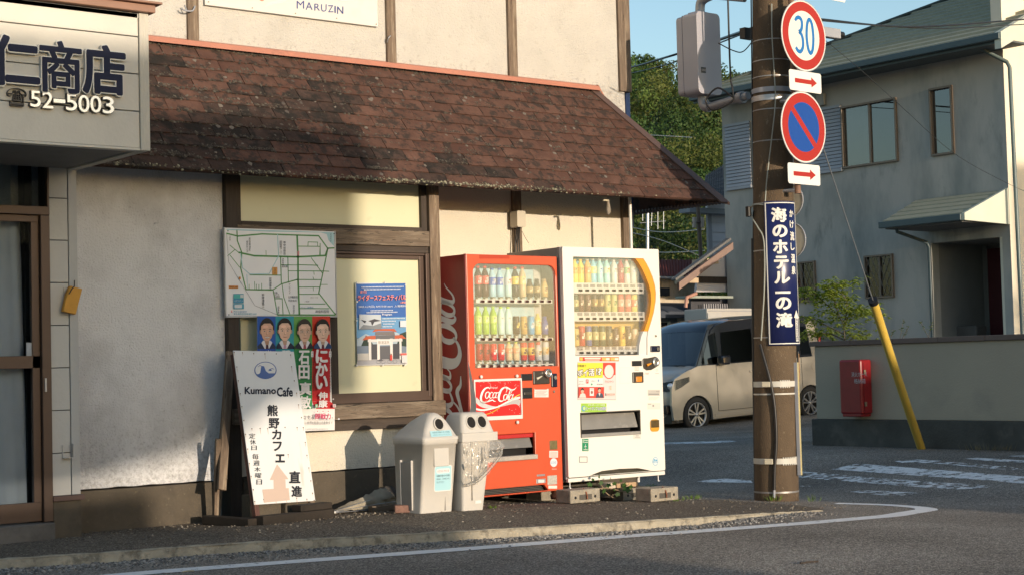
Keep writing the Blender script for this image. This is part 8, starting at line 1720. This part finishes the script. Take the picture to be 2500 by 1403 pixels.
# ------------------------------------------------------------------ loose stones
random.seed(77)
def strew(n, fx, fz, rng, cols, mb):
    for _ in range(n):
        x, y = fx(); r_ = random.uniform(*rng)*random.random()**.5+rng[0]*.3; lump(mb, (x, y, fz(x, y)+r_*.25), r_, .7, random.choice(cols), .35)
STC = [(.20, .19, .175), (.28, .26, .235), (.14, .13, .12), (.36, .34, .31), (.10, .095, .09)]
mb = MB()
def fk(): x = random.uniform(3.0, 8.9); return x, kerb_y(x)-abs(random.gauss(0, .16))*(1 if x < 6 else .7)-.02
strew(5200, fk, lambda x, y: gz(x, y), (.004, .011), STC, mb)
o = mb.build('gravel', printmat(.9, 'stone print'), kind='stuff'); tag(o, 'loose gravel gathered in the gutter below the kerb')
mb = MB()
def fw_(): x = random.uniform(4.2, 9.9); return x, random.choice((random.uniform(kerb_y(x)+.1, 10.1), min(10.25, 10.3-abs(random.gauss(0, .25)))))
strew(1500, fw_, lambda x, y: wz(x, y), (.003, .009), [(.20, .17, .13), (.14, .12, .09), (.30, .27, .22), (.10, .08, .065)], mb)
def fw2(): return random.gauss(6.0, .35), random.gauss(9.75, .14)
strew(420, fw2, lambda x, y: wz(x, y), (.003, .009), [(.20, .17, .13), (.15, .12, .09), (.32, .28, .22), (.10, .08, .06)], mb)
o = mb.build('pebbles', printmat(.9, 'stone print'), kind='stuff'); tag(o, 'crumbs of stone and dirt on the walk')
# tree across the street: it dapples the van
random.seed(15); ot = empty('street_tree', (20.4, -9, 0)); tag(ot, 'broad tree across the street', 'tree'); MB().tube([(0, 0, 0), (.1, 0, 2.2), (0, .1, 5)], [.16, .13, .06], 10).build('trunk', mat('maple bark', (.12, .10, .07), .8, .2), ot)
mb = MB(); zb_ = TE*(19.3+9)
for _ in range(170):
    c_ = Vector((random.uniform(-2.4, 3.2), random.uniform(-1, 1), zb_+random.uniform(.2, 1.5)))
    for k in range(26): d = Vector((random.gauss(0, 1), random.gauss(0, 1), random.gauss(0, 1))); lf(mb, c_+Vector((random.gauss(0, .16), random.gauss(0, .2), random.gauss(0, .10))), d, Vector((0, 0, 1)), .13, .08)
mb.build('crown', FOL if 0 else leafmat('street tree leaf', (.07, .11, .02)), ot, kind='stuff')

q = GR(1975, 1374, gz); t = MB().tube([(-.055, .01, .006), (0, 0, .008), (.06, -.008, .006)], .005, 6).build('twig', WOODDARK, loc=tuple(q)); tag(t, 'short dark twig lying alone on the asphalt in front of the pole', 'twig')
q = GR(458, 1396, gz); t = MB().tube([(-.03, 0, .006), (.01, .006, .007), (.035, -.004, .006)], .004, 6).build('cigarette_end', mat('pale scrap', (.45, .40, .28), .8, .1), loc=tuple(q)); tag(t, 'tiny pale cigarette end on the road beside the white line', 'cigarette end')
